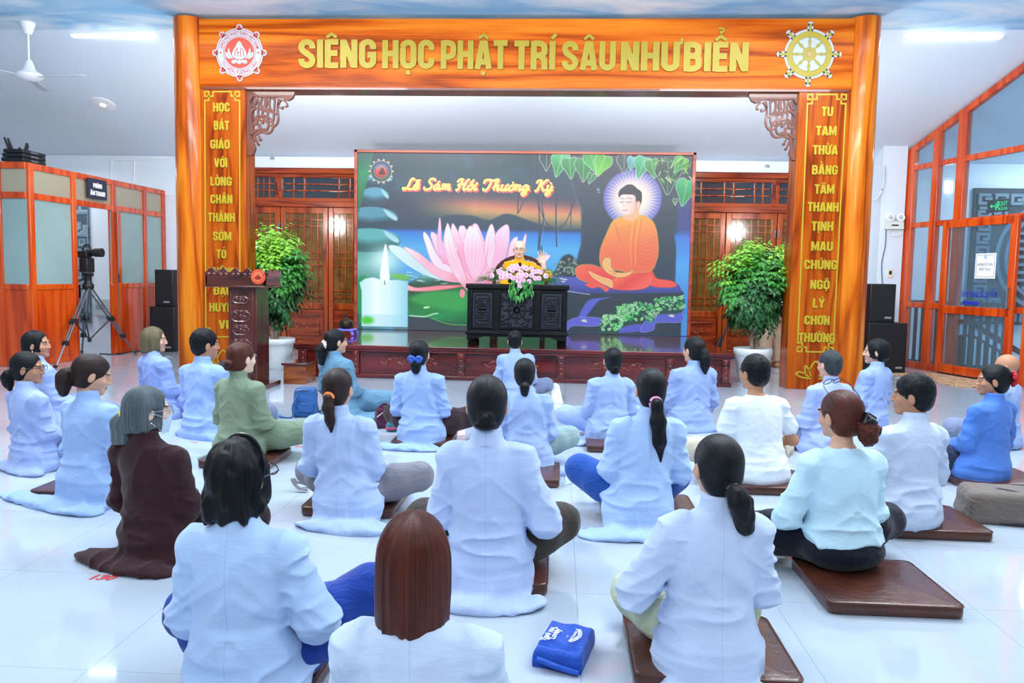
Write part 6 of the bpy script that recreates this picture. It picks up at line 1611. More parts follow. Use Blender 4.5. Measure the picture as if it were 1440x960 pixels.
    # --- hair and what is worn on the head
    ctx = dict(t=t, s=s, hR=hR, hc=hc, rows=rows, lean=lean2)
    if hair:
        st, o = hair; o = dict(o, male=male)
        hb = hair_build(t, st, o, hR*hs, hc, s, hm, .0045 if base[1] > 800 else (.0055 if base[1] > 640 else .007)); ctx['hair'] = hb
    if extras:
        for e in extras: e(ctx)
    return ctx
def Parts_mesh(V, Q, mats, s):
    p = Parts(); p.add(V, Q); return p.mesh('cloth', mats, s)
def hput(ctx, mb, name, mats, label=None, parent=None):
    """a mesh given in head coordinates"""
    M = Matrix([list(r)+[0] for r in (ctx['hR'])]+[[0, 0, 0, 1]]); s = ctx['s']
    mb.v = [tuple((np.array(ctx['hR']) @ np.array(v)+ctx['hc'])*s) for v in mb.v]
    o = mb.build(name, mats, parent or ctx['t'])
    if label: o['label'] = label
    return o
def tie(c, r=.02, bz=-.02, by=-.122, w=.018, sw=0):
    def f(ctx):
        m = MB(); m.tube([(sw*.1+r*math.cos(a), by-.012, bz-.006+r*math.sin(a)) for a in np.linspace(0, 2*PI, 15)[:-1]], w*.5, 8, True); hput(ctx, m, 'hair_tie', plain('hair_tie_'+c.lstrip('#'), c, .5), parent=ctx.get('hair'))
    return f
def scrunchie(c, r=.035, bz=-.02, by=-.125, c2=None):
    def f(ctx):
        m = MB(); n = 44
        m.tube([((r+.006*math.sin(a*9))*math.cos(a), by-.008+.006*math.cos(a*7), bz+(r+.006*math.sin(a*9))*math.sin(a)) for a in np.linspace(0, 2*PI, n+1)[:-1]], [.013+.004*math.sin(i*2.3) for i in range(n)], 8, True)
        hput(ctx, m, 'hair_scrunchie', plain('scrunchie_'+c.lstrip('#'), c, .8, .3 if c2 else .1, 60), parent=ctx.get('hair'))
    return f
def spectacles(up=0.0, back=0.0, c='#1b1f28', rx=0.0):
    def f(ctx):
        m = MB(); R = Matrix.Translation((0, .0+back, up)) @ Matrix.Rotation(rx, 4, 'X')
        for s in (-1, 1):
            m.tube([R @ Vector((s*.033+.026*math.cos(a)*1.0, .105, .004+.019*math.sin(a))) for a in np.linspace(0, 2*PI, 17)[:-1]], .0022, 6, True)
            m.tube([R @ Vector(p) for p in ((s*.059, .105, .008), (s*.084, .08, .008), (s*.09, .0, .004), (s*.088, -.03, -.01))], .0022, 6)
        m.tube([R @ Vector(p) for p in ((-.008, .106, .008), (0, .109, .01), (.008, .106, .008))], .0022, 6)
        hput(ctx, m, 'spectacles', plain('spectacle_frame_'+c.lstrip('#'), c, .3))
    return f
def mask():
    def f(ctx):
        m = MB(); vs = []; n = 10
        for j in range(7):
            for i in range(n+1):
                a = (i/n-.5)*2.3; z = -.018-j*.0155; r = .082-.012*abs(j-2)*.25
                vs.append((math.sin(a)*.07, .018+math.cos(a)*r+(.006 if abs(a) < .5 else 0), z))
        m.add(vs, [(j*(n+1)+i, j*(n+1)+i+1, (j+1)*(n+1)+i+1, (j+1)*(n+1)+i) for j in range(6) for i in range(n)])
        for s in (-1, 1): m.tube(curve([(s*.066, .05, -.025), (s*.085, .0, -.005), (s*.084, -.02, -.03), (s*.066, .045, -.095)], 4), .0015, 5)
        hput(ctx, m, 'face_mask', plain('pale_blue_mask', '#b9d3e8', .8))
    return f
def headband(c='#14181f'):
    def f(ctx):
        m = MB(); m.tube([(.093*math.sin(a), -.0+.012*math.cos(a), .03+.1*math.cos(a)) for a in np.linspace(-1.75, 1.75, 22)], .0045, 7, flat=1.8); hput(ctx, m, 'headband', plain('black_headband', c, .3), parent=ctx.get('hair'))
    return f
def clip(c, pos, size, rot=0.0, teeth=False):
    def f(ctx):
        m = MB(); R = Matrix.Translation(pos) @ Matrix.Rotation(rot, 4, 'Y')
        m.cbox((0, 0, 0), size, R)
        for k in range(5): m.tube([R @ Vector((size[0]*(k/5-.4), -size[1]*.3, size[2]*.4)), R @ Vector((size[0]*(k/5-.4), -size[1]*.9, 0)), R @ Vector((size[0]*(k/5-.4), -size[1]*.3, -size[2]*.6))], .004, 6)
        hput(ctx, m, 'hair_claw', plain('hair_claw_'+c.lstrip('#'), c, .25), parent=ctx.get('hair'))
    return f
def bow(c, bz=-.03, by=-.135):
    def f(ctx):
        m = MB()
        for s in (-1, 1):
            m.ell((s*.034, by, bz+.006), (.034, .014, .026), 12, 8); m.ell((s*.03, by-.004, bz-.014), (.024, .01, .018), 10, 7)
        m.ell((0, by-.01, bz), (.012, .012, .018), 8, 6); hput(ctx, m, 'hair_bow', plain('blue_patterned_bow', c, .6, .7, 70), parent=ctx.get('hair'))
    return f
def earring():
    def f(ctx):
        m = MB()
        for s in (-1, 1): m.ell((s*.083, -.002, -.052), .005, 8, 6)
        hput(ctx, m, 'earring', plain('pearl_earring', '#e8e4dc', .2))
    return f

def cushion(label, c, size=(.44, .44), rot=0.0, h=.05):
    M = Matrix.Translation((c[0], c[1], 0)) @ Matrix.Rotation(rot, 4, 'Z'); n = 16
    def f(P):
        q = np.abs(P)-np.array((size[0]/2-.014, size[1]/2-.014, 9), f32); d = np.linalg.norm(np.maximum(q[..., :2], 0), axis=-1)+np.minimum(np.maximum(q[..., 0], q[..., 1]), 0)-.014
        return d
    m = MB(); vs = []; fs = []
    prof = [(-.004, .002), (-.0, .008), (.001, h*.5), (.0, h-.007), (-.003, h-.002), (-.012, h)]
    L = []
    for k, (off, z) in enumerate(prof):
        a, b = size[0]/2+off, size[1]/2+off; r = .03
        ring_ = []
        for cx, cy, a0 in ((a-r, b-r, 0), (-a+r, b-r, 90), (-a+r, -b+r, 180), (a-r, -b+r, 270)): ring_ += arc(cx, cy, r, r, a0, a0+90, 5)
        L.append([(x, y, z) for x, y in ring_])
    nn = len(L[0])
    for r_ in L: vs += r_
    for i in range(len(L)-1):
        for j in range(nn): q = (j+1) % nn; fs.append((i*nn+j, i*nn+q, (i+1)*nn+q, (i+1)*nn+j))
    fs.append(tuple(range(nn-1, -1, -1)))
    # gently swollen top
    b0 = len(vs)-nn; g = 10
    for k in range(1, g):
        f_ = 1-k/g
        for j in range(nn): x, y, z = L[-1][j]; vs.append((x*f_, y*f_, h+.008*(1-f_**2)+.0015*math.sin(x*f_*60)*math.cos(y*f_*50)))
    rows_ = [b0]+[len(vs)-nn*(g-1)+nn*k for k in range(g-1)]
    for p_, q_ in zip(rows_[:-1], rows_[1:]):
        for j in range(nn): w = (j+1) % nn; fs.append((p_+j, p_+w, q_+w, q_+j))
    fs.append(tuple(rows_[-1]+j for j in range(nn)))
    m.add(vs, fs)
    t = thing('floor_cushion', label, 'cushion', (c[0], c[1], 0), rot, 'brown floor cushions')
    o = new_obj('pad', m.mesh('pad', M_LEATHER, 50), t)
    p = MB()
    for z in (h-.004,):
        a, b, r = size[0]/2, size[1]/2, .03; pts = []
        for cx, cy, a0 in ((a-r, b-r, 0), (-a+r, b-r, 90), (-a+r, -b+r, 180), (a-r, -b+r, 270)): pts += [(x, y, z) for x, y in arc(cx, cy, r, r, a0, a0+90, 5)]
        p.tube(pts, .0035, 6, True)
    new_obj('piping', p.mesh('piping', M_LEATHER, 60), o)
    return t
def leather():
    k = NT('brown_leatherette'); k.set(rough=.3, spec=.5, coat=.2)
    n = k.noise(k.coord(), 5, 4, .6, .4); k.col(k.ramp(n, [(.3, lin('#3f1f17')), (.7, lin('#5c3022'))]))
    f = k.noise(k.coord((9, 9, 3)), 1, 3, .6, 2.0); g = k.noise(k.coord((260, 260, 260)), 1, 2); k.bump(k.math('ADD', f, k.math('MULTIPLY', g, .08)), .35, .012); return k.m
M_LEATHER = leather()

# ------------------------------------------------------------------ the listeners, nearest first
LAV, LBL, BLU = '#9fadd8', '#a5bfe8', '#93afe0'
def cush_px(label, pxl, pxr, py, d=.47):
    a, b = at_z(pxl, py, 0), at_z(pxr, py, 0); w = (b-a).length
    return cushion(label, ((a.x+b.x)/2, (a.y+b.y)/2+d/2), (w, d), 0)
# bob-haired woman at the very front
person('person with a straight reddish-brown bob in a pale blue robe, cropped by the lower edge', (583, 1290), (580, 721), hair=('bob', dict(L=.155, w=.97)), hm=H_AUB, top='#b4c8ea', topname='pale blue robe', pants='#4a4c58', pname='dark trousers', res=.007, cush=.05, look=-.02, flaps=((0, -.16, .24, .12),))
person('person with wavy black bob and spectacles in light blue robe and royal blue trousers', (318, 1046), (330, 617), hair=('bob', dict(L=.13, w=.98, wavy=1, ears=1)), hm=H_BLACK, top='#a3c0ea', topname='light blue robe', pants='#1c3f96', pname='royal blue trousers', res=.0065, look=-.32, tilt=-.03, width=.96, knees=1.0, kz=(.15, .27),
       flaps=((-.1, -.2, .26, .14), (-.2, -.26, .2, .1)), extras=[spectacles(), headband()], armset={1: ((.21, .03, .26), (.16, .26, .16))})
person('person with low black ponytail in pale lavender robe and cream trousers, front right', (1010, 985), (1015, 611), hair=('pony', dict(L=.13, r=.036, bz=-.05, by=-.115, sw=.05, tip=.9, out=.035)), top='#b4c8ec', topname='pale lavender robe', pants='#cfd8b4', pname='cream trousers', res=.0065, look=.16, width=.98, knees=.64,
       flaps=((0, -.15, .24, .13),), extras=[tie('#101418', .024, -.05)], armset={0: ((-.25, .04, .25), (-.22, .26, .17))})
person('person with curly auburn bun, spectacles on the hair and pale blue blouse', (1207, 812), (1189, 548), kind='shirt', topname='pale blue blouse', top='#b4d6ee', pants='#0b1020', pname='black trousers', hair=('bun', dict(r=.052, bz=-.06, by=-.125, curly=1, sw=.03, wz=1.1)), hm=H_AUB, res=.008, look=.3, tilt=-.05, rolled=True, cush=.055, hem=.125, seat_px=1, collar=False,
       extras=[spectacles(.085, -.035, rx=.75), clip('#0c1018', (.03, -.135, .0), (.06, .04, .05), .5)], armset={0: ((-.23, .08, .22), (-.2, .26, .09))}, knees=1.25, kz=(.1, .12))
person('person with black twisted bun in lavender-blue robe and brown trousers, centre', (683, 849), (685, 527), hair=('knot', dict(bz=-.035, by=-.112)), top='#aabfe8', topname='lavender blue robe', pants='#3f3833', pname='brown trousers', res=.0065, width=.93, knees=.9, flaps=((.0, -.17, .24, .1),), cush=.05, armset={1: ((.225, .0, .24), (.14, .26, .16))})
person('older person with grey-streaked ponytail and face mask in a dark maroon robe', (196, 800), (196, 543), hair=('bob', dict(L=.1, w=.96, tie=-.02, ears=1)), hm=H_GREY, top='#32171c', topname='maroon robe', pants='#2a1418', pname='maroon trousers', res=.008, look=-.6, turn=-.16, width=1.08, sk=SKIN_C, flaps=((-.2, -.17, .2, .08), (.0, -.18, .24, .1)), cush=.02, extras=[mask(), spectacles(c='#8a929a'), tie('#d8c83a', .02, -.015, -.118, .012, -.2), earring()])
# second row
person('person with brown ponytail in orange tie, light blue robe and grey trousers', (478, 743), (472, 517), hair=('pony', dict(L=.2, r=.03, bz=-.03, by=-.115, sw=.02, tip=.25)), hm=H_DBROWN, top='#a3bbe8', topname='light blue robe', pants='#7f7e88', pname='grey trousers', res=.008, look=-.1, knees=1.05, flaps=((.02, -.17, .28, .1), (.12, -.2, .18, .08)), extras=[tie('#f08030', .022, -.03, -.115, .03)])
person('person with long black ponytail in pink tie, sky blue robe and bright blue trousers', (903, 752), (919, 517), kz=(.2, .16), hair=('pony', dict(L=.33, r=.038, bz=-.05, by=-.112, sw=.03, tip=.3, out=.04)), top='#a1bfee', topname='sky blue robe', pants='#2554a8', pname='bright blue trousers', res=.008, look=.0, knees=.85, flaps=((-.06, -.18, .3, .12),), extras=[tie('#e79ac4', .024, -.05, -.115, .03)])
person('young man with short black hair in a pale grey-blue shirt, facing left', (1293, 745), (1294, 526), male=True, kind='shirt', topname='pale grey blue shirt', top='#b3c4e2', pants='#5d6478', pname='slate trousers', hair=('short', dict()), res=.008, look=.75, width=1.1, sk=SKIN_B)
person('person with red scrunchie in hair and royal blue tunic at the right edge', (1405, 688), (1408, 512), kind='robe', topname='royal blue tunic', top='#4a78c8', pants='#2c3550', pname='navy trousers', hair=('bun', dict(r=.03, bz=.03, by=-.118)), res=.009, look=.75, width=1.12, sk=SKIN_B, flaps=((0, -.12, .24, .06),), extras=[scrunchie('#c01a28', .042, .02, -.13)])
person('young man in a white t-shirt with short black hair', (1080, 682), (1068, 499), male=True, kind='tee', topname='white t shirt', top='#dfe9f2', pants='#c6bda8', pname='beige shorts', hair=('short', dict(vol=1.1)), res=.009, look=.28, width=1.08, sk=SKIN_B, lean=.05, armset={1: ((.27, .02, .25), (.2, .27, .2)), 0: ((-.24, .06, .25), (-.1, .28, .2))})
person('person with short black ponytail in light blue robe and sage trousers, behind the central bun', (742, 668), (738, 503), hair=('pony', dict(L=.07, r=.03, bz=-.065, by=-.105, tip=.9, out=.02)), top='#a3bae6', topname='light blue robe', pants='#8fa8a8', pname='sage trousers', res=.009, look=.02, flaps=((.02, -.14, .26, .08), (.2, -.1, .14, .07)), extras=[tie('#f0c8d0', .016, -.06, -.112, .012)])
person('person with brown clipped-up bun in a sage green outfit', (318, 655), (334, 480), topname='sage green tunic', top='#7a8c74', pants='#7a8c74', pname='sage green trousers', hair=('bun', dict(r=.04, bz=-.04, by=-.11, wx=1.3, tail=-.0)), hm=H_AUB, res=.009, look=-.22, turn=-.1, flaps=((-.12, -.1, .2, .08),), knees=1.05, extras=[clip('#16202c', (-.01, -.15, -.03), (.07, .02, .03), .2)], sk=SKIN_C)
person('person with dark brown ponytail in light blue robe spreading to the left, head bowed', (100, 716), (120, 498), hair=('pony', dict(L=.12, r=.042, bz=-.01, by=-.115, sw=-.0, tip=.7, out=.03)), hm=H_DBROWN, top='#94b4e6', topname='light blue robe', pants='#7a8ab0', pname='blue trousers', res=.009, look=-.62, nod=.25, turn=-.1, width=1.08, flaps=((-.3, -.19, .3, .07), (0, -.17, .28, .11)))
person('person with spectacles and black ponytail in lavender robe at the left edge', (24, 664), (26, 494), cush=.008, hair=('pony', dict(L=.12, r=.036, bz=-.03, by=-.115, tip=.5)), top='#9db2e2', topname='lavender robe', pants='#7884b0', pname='lavender trousers', res=.01, look=-.8, turn=-.12, width=1.1, sk=SKIN_B, flaps=((0, -.14, .3, .1),), extras=[spectacles(), tie('#dfe6f4', .022, -.03, -.118, .014)])
# third row and behind
person('person with short dark hair and earring in lavender robe by the sound room', (58, 610), (36, 464), cush=.008, hair=('bob', dict(L=.07, w=.93, ears=1)), hm=H_BLACK, top='#a0b0de', topname='lavender robe', pants='#7884b0', pname='lavender trousers', res=.011, look=-.85, nod=-.1, sk=SKIN_B, extras=[earring()])
person('person with ash-blond streaked bob in lavender robe in front of the black speakers', (210, 590), (208, 459), cush=.008, hair=('bob', dict(L=.12, w=.96)), hm=H_BLOND, top='#9caee0', topname='lavender robe', pants='#6a78b4', pname='blue patterned trousers', res=.011, look=-.7, turn=.05, sk=SKIN_A)
person('man with short black hair in a light blue shirt beside the left column', (277, 617), (281, 462), male=True, topname='light blue shirt', kind='robe', top='#9db9ea', pants='#6d7890', pname='slate trousers', cush=.008, hair=('short', dict()), res=.01, look=-.45, width=1.14, sk=SKIN_B, flaps=((0, -.12, .26, .07),))
person('person with black ponytail in pale floral scrunchie and teal robe', (468, 588), (466, 462), cush=.008, hair=('pony', dict(L=.16, r=.045, bz=-.035, by=-.115, sw=-.03, tip=.8, out=.04)), topname='teal robe', top='#5f88a2', pants='#5f88a2', pname='teal trousers', res=.01, look=-.35, turn=-.22, knees=1.05, flaps=((0, -.12, .24, .07), (.28, .15, .16, .2)), extras=[scrunchie('#e6d4cc', .032, -.03, -.122, 1)])
person('person with shiny blue bow on black hair, light blue robe and dark brown trousers', (587, 632), (588, 477), hair=('pony', dict(L=.06, r=.036, bz=-.06, by=-.105, tip=1.0, out=.01)), top='#9fb9e6', topname='light blue robe', pants='#38262c', pname='dark brown trousers', res=.009, flaps=((-.08, -.16, .32, .11),), extras=[bow('#2a58b8')])
person('person with short black hair in pale lavender robe in front of the desk', (729, 566), (724, 465), male=True, cush=.008, hair=('short', dict()), top='#aebede', topname='pale lavender robe', pants='#7c86a4', pname='grey trousers', res=.011, look=.0, width=1.08)
person('person with low black bun in pale blue robe, kneeling folds at the left', (858, 628), (864, 488), hair=('knot', dict(bz=-.06, by=-.1)), top='#a5bbe6', topname='pale blue robe', pants='#9fb3e0', pname='pale blue trousers', res=.01, flaps=((-.26, .04, .18, .2),), look=.0)
person('person with curly black ponytail in grey-lavender robe near the right end of the stage', (978, 608), (980, 473), cush=.008, hair=('pony', dict(L=.2, r=.04, bz=.0, by=-.112, sw=.02, tip=.5, out=.03)), top='#9db0d8', topname='grey lavender robe', pants='#8290b8', pname='lavender trousers', res=.01, look=.28, width=1.1, flaps=((0, -.13, .26, .08),), extras=[tie('#4a4038', .024, .0, -.118, .016)])
person('person with cropped grey-black hair in lavender shirt in front of the right pilaster', (1170, 640), (1175, 492), male=True, cush=.008, hair=('crop', dict()), hm=H_SALT, top='#a8b8e6', topname='lavender shirt', pants='#8088a8', pname='grey trousers', res=.01, width=1.02, sk=SKIN_A)
person('person with short black hair in lavender robe in front of the right speakers, facing left', (1236, 606), (1242, 476), male=False, cush=.008, hair=('bob', dict(L=.065, w=.95, ears=1)), hm=H_BLACK, top='#9fb2e0', topname='lavender robe', pants='#8490b4', pname='lavender trousers', res=.011, look=.6, width=1.08)
person('bald man in a light blue shirt at the right edge', (1432, 632), (1426, 497), cush=.008, male=True, kind='shirt', topname='light blue shirt', top='#a4bae6', pants='#7c86a4', pname='grey trousers', res=.011, look=.3, sk=SKIN_B)

# cushions under them
cush_px('brown cushion under the person with wavy black bob', 262, 432, 1000)
cush_px('brown cushion under the front right person with cream trousers', 893, 1128, 975)
cush_px('large shiny brown cushion with an empty right half, under the person in black trousers', 1168, 1353, 868, .5)
cush_px('brown cushion under the central person with black bun', 600, 769, 836)
cush_px('brown cushion under the person with orange hair tie', 420, 553, 728)
cush_px('brown cushion under the person in bright blue trousers', 850, 985, 742)
cush_px('brown cushion under the young man in the pale grey-blue shirt', 1258, 1394, 760)
cush_px('brown cushion under the royal blue tunic at the right edge', 1362, 1480, 692)
cush_px('brown cushion under the young man in the white t-shirt', 1040, 1146, 697)
cush_px('brown cushion under the light blue robe with sage trousers', 690, 786, 685)
cush_px('brown cushion under the person in sage green', 274, 378, 660)
cush_px('brown cushion under the light blue robe spreading to the left', 36, 150, 704)
cush_px('brown cushion under the person with the blue bow', 548, 632, 632)
cush_px('brown cushion under the person with low black bun', 826, 896, 637)

# ------------------------------------------------------------------ the speaker behind the desk, and the chair
my = 10.72; ht = at_y(731, 337.5, my); ms = 1.0
seat_z = ht.z-.832*ms-.0
mx = ht.x
t = thing('carved_chair', 'dark carved wooden armchair behind the desk', 'chair', (mx, my+.05, SZ))
m = MB(); m.box((mx-.36, my-.3, seat_z-.07), (mx+.36, my+.32, seat_z-.005)); m.build('seat', M_DARK, t, True, bevel=.01)
for sx in (-1, 1):
    for sy in (-.26, .28):
        m = MB(); m.box((mx+sx*.33-.03, my+sy-.03, SZ), (mx+sx*.33+.03, my+sy+.03, seat_z-.06)); m.build('leg', M_DARK, t, True, bevel=.006)
m = MB(); hb = at_y(745, 361, my+.3).z
pts = [(mx+.36*math.cos(a), hb-.30+.30*math.sin(a)) for a in np.linspace(0, PI, 17)]
m.stroke([(mx+.36, seat_z-.05)]+pts+[(mx-.36, seat_z-.05)], .05, .05, (0, my+.34, 0))
m.stroke([(mx+.26*math.cos(a), hb-.30+.21*math.sin(a)) for a in np.linspace(0, PI, 15)], .03, .04, (0, my+.335, 0))
for a in np.linspace(.2, PI-.2, 9): m.stroke([(mx+.31*math.cos(a)+.035*math.cos(b), hb-.30+.255*math.sin(a)+.035*math.sin(b)) for b in np.linspace(0, 2*PI, 10)[:-1]], .018, .035, (0, my+.332+.002*a, 0), closed=True)
for x in (-.12, .0, .12): m.stroke([(mx+x, seat_z), (mx+x, hb-.1)], .05, .03, (0, my+.33, 0))
m.build('carved_back', M_DARK, t, True, 30)
for sx in (-1, 1):
    m = MB(); m.box((mx+sx*.35-.025, my-.25, seat_z+.14), (mx+sx*.35+.025, my+.3, seat_z+.18)); m.box((mx+sx*.35-.02, my-.22, seat_z-.02), (mx+sx*.35+.02, my-.18, seat_z+.15)); m.build('armrest', M_DARK, t, True, bevel=.008)
hw = (at_y(764, 372, my-.25)-Vector((mx, my, seat_z)))/ms
el = (at_y(769, 388, my-.12)-Vector((mx, my, seat_z)))/ms
person('monk with shaved head in a yellow robe, raising one hand behind the flowers', (0, 800), (0, 0), male=True, sk=SKIN_C, topname='saffron robe', top='#e0a010', pants='#d8960c', pname='saffron robe skirt', res=.008, nod=.05, width=1.02, place=((mx, my, seat_z), PI, ms), cush=0.0, knees=.85, rolled=True, hand=(.12, .5, 1.15),
       armset={0: ((-el.x, -el.y, el.z), (-hw.x, -hw.y, hw.z), (.12, .1, 1), (.25, -1, .1))}, extras=[spectacles(c='#4a4640')], arms=.9, chest=True)

# ------------------------------------------------------------------ somebody standing behind the right-hand tree
def standing(label, px, pz, y, head_px, yaw):
    f = at_z(px, pz, 0); x = f.x; hz = at_y(head_px[0], head_px[1], f.y+.05).z; s = hz/1.62
    t = thing('person', label, 'person', (x-.09, f.y+.06, 0), yaw)
    b = Parts(); hcz = np.array((0, .02, 1.50))
    V, Q, M_ = head_mesh(True, .006); b.add(V+hcz, Q, M_)
    def core(P):
        d = chain(P, [(0, 0, .9), (0, 0, 1.15), (0, 0, 1.32)], [.11, .1, .09], .04); d = smin(d, cone(P, (0, 0, 1.3), (0, 0, 1.45), .05, .048), .03)
        for sg in (-1, 1):
            d = smin(d, chain(P, [(sg*.16, 0, 1.31), (sg*.21, .02, 1.05), (sg*.2, .14, .86)], [.05, .038, .026], .02), .03)
            d = smin(d, chain(P, [(sg*.09, 0, .86), (sg*.1, .02, .46), (sg*.1, -.01, .08)], [.075, .052, .036], .03), .03)
        return d
    V, Q = nets(core, (-.32, -.2, .02), (.32, .26, 1.5), .014); b.add(V, Q)
    for i, sg in enumerate((-1, 1)):
        V, Q = foot_mesh(.007); Rr, o = frame((sg*.1, -.01, 0), (sg*.25, 1, 0), (0, 0, 1)); b.add(V @ Rr.T+o, Q)
        V, Q = hand_mesh(.35, 0, .0045); V = V.copy()
        if i == 0: V[:, 0] *= -1; Q = Q[:, ::-1]
        Rr, o = frame((sg*.2, .14, .86), (-sg*.1, .4, -1), (0, 1, 0)); b.add(V @ Rr.T+o, Q)
    new_obj('body', b.mesh('body', [SKIN_B, M_LIP, M_EYEW, M_EYED, M_BROW], s), t)
    def tr(P):
        d = None
        for sg in (-1, 1):
            c = chain(P, [(sg*.09, 0, .88), (sg*.1, .02, .48), (sg*.1, -.01, .09)], [.115, .092, .075], .05); d = c if d is None else smin(d, c, .02)
        d = smin(d, elli(P, (0, 0, .92), (.17, .12, .1)), .03); d = np.maximum(np.maximum(d, .085-P[..., 2]), P[..., 2]-.99)
        return d-.008*(1-np.abs(noise3(P*np.array((10, 10, 9), f32), 3))-.5)
    V, Q = nets(tr, (-.3, -.2, .05), (.3, .25, 1.02), .01); new_obj('trousers', Parts_mesh(V, Q, [cloth('beige_trousers', '#b79d84', .4)], s), t)
    def sh(P):
        d = profile(P, [(.82, .19, .14, 0), (.95, .18, .135, 0), (1.15, .18, .125, 0), (1.28, .18, .105, 0), (1.36, .12, .08, 0), (1.41, .062, .06, 0)], (0, 0))
        for sg in (-1, 1): d = smin(d, chain(P, [(sg*.13, 0, 1.31), (sg*.2, .01, 1.06), (sg*.2, .12, .9)], [.06, .062, .05], .03), .01)
        return d-.007*(1-np.abs(noise3(P*np.array((8, 8, 13), f32), 5))-.5)
    V, Q = nets(sh, (-.34, -.2, .8), (.34, .26, 1.43), .01); new_obj('shirt', Parts_mesh(V, Q, [cloth('pale_grey_shirt', '#b4bcc4', .3)], s), t)
    hair_build(t, 'short', dict(male=True), np.eye(3), hcz, s, H_BLACK, .006)
standing('standing person in beige trousers, mostly hidden behind the right-hand tree', 1094, 517, 0, (1082, 353), .5)

# ------------------------------------------------------------------ potted trees
def planter(label, pxl, pxr, ptop, pbot, fol, n, seed):
    b = at_z((pxl+pxr)/2, pbot-2, 0); y = b.y+.15
    k = (at_y(pxr, ptop, y)-at_y(pxl, ptop, y)).x; h = at_y((pxl+pxr)/2, ptop, y).z; x = at_y((pxl+pxr)/2, ptop, y).x
    t = thing('potted_tree', label, 'potted plant', (x, y, 0)); r = k/2
    m = MB(); rnd = random.Random(seed)
    m.lathe([(r*.66, 0), (r*.7, .02), (r*.72, h*.1), (r*.86, h*.62), (r*.92, h*.78), (r*.95, h*.8), (r*1.0, h*.86), (r*1.0, h*.97), (r*.96, h), (r*.88, h*.985), (r*.86, h*.9)], 40, (x, y, 0), wob=lambda a, z: 1+(.012*math.sin(a*20) if z > h*.84 else .008*math.sin(a*9+z*31)+.007*math.sin(a*5-z*50)))
    m.build('pot', plain('white_ceramic_pot', '#dfe6ea', .35, .06, 14, .7, 26, coat=.3), t, True, 60)
    m = MB(); m.lathe([(r*.86, h*.88), (r*.5, h*.9), (.01, h*.9)], 20, (x, y, 0)); m.build('soil', plain('potting_soil', '#4a3f34', .95, .3, 30), t, True)
    m = MB(); P = lambda px, py, d=0: at_y(px, py, y+d)
    fx0, fx1, fy0, fy1 = fol; cx = (fx0+fx1)/2
    base = Vector((x, y, h*.88)); top = P(cx, fy1-25)
    for i in range(5):
        a = rnd.uniform(0, 6.28); o = Vector((.035*math.cos(a), .035*math.sin(a), 0)); e = top+Vector((rnd.uniform(-.25, .25), rnd.uniform(-.2, .2), rnd.uniform(-.1, .4)))
        m.tube(curve([base+o, base+o*1.3+Vector((0, 0, .25)), e], 5), [.026, .02, .012], 7)
    m.build('trunk', plain('pale_bark', '#8d7f70', .85, .2, 20, .4, 50), t, True)
    m = MB(); zc, hz, wx = P(cx, (fy0+fy1)/2).z, (P(cx, fy0).z-P(cx, fy1).z)/2, (P(fx1, fy0)-P(fx0, fy0)).x/2
    cxw = P(cx, fy0).x
    for i in range(n):
        a = rnd.uniform(0, 2*PI); e = math.asin(rnd.uniform(-1, 1)); rr = rnd.uniform(.35, 1.0)**.5
        d = Vector((math.cos(a)*math.cos(e), math.sin(a)*math.cos(e), math.sin(e)))
        lump = .82+.26*math.sin(a*3+seed)*math.sin(e*4+seed*2)+.1*math.sin(a*7+e*5)
        p = Vector((cxw+d.x*wx*rr*lump*(1.0 if d.z > -.4 else .8), y+d.y*wx*.85*rr*lump, zc+d.z*hz*rr*min(1.05, lump+.08)))
        hgt = (p.z-zc)/hz+(rr-.8)*.6+.25*math.sin(p.x*9+seed); m.k = 2 if hgt > .45 else (1 if hgt > -.1 else 0)
        # a sprig of paired drooping leaflets
        dd = (d+Vector((0, 0, rnd.uniform(-.3, .3)))).normalized(); side = dd.cross(Vector((0, 0, 1)))
        if side.length < .1: side = Vector((1, 0, 0))
        side.normalize()
        for k_ in range(5):
            q = p+dd*(k_*.03); s_ = 1 if k_ % 2 else -1
            leaf(m, q, dd*.4+side*s_*.9+Vector((0, 0, -.45)), rnd.uniform(.06, .1), rnd.uniform(.034, .05), d*.9+Vector((rnd.uniform(-.4, .4), rnd.uniform(-.4, .4), .5)))
        leaf(m, p+dd*.15, dd*.5+Vector((rnd.uniform(-.5, .5), 0, -.5)), .09, .042, d+Vector((0, 0, .6)))
    m.build('foliage', [plain('deep_green_leaf', '#1f5a26', .4, .2, 12), plain('mid_green_leaf', '#37842c', .4, .2, 12), plain('lime_green_leaf', '#7fbf34', .4, .2, 12)], t, True, 0)
planter('leafy green tree in a white ceramic pot behind the lectern on the left', 362, 414, 475, 522, (345, 428, 326, 452), 800, 3)
planter('leafy green tree in a white ceramic pot in front of the right-hand doors', 1032, 1086, 489, 541, (1011, 1120, 348, 458), 950, 8)

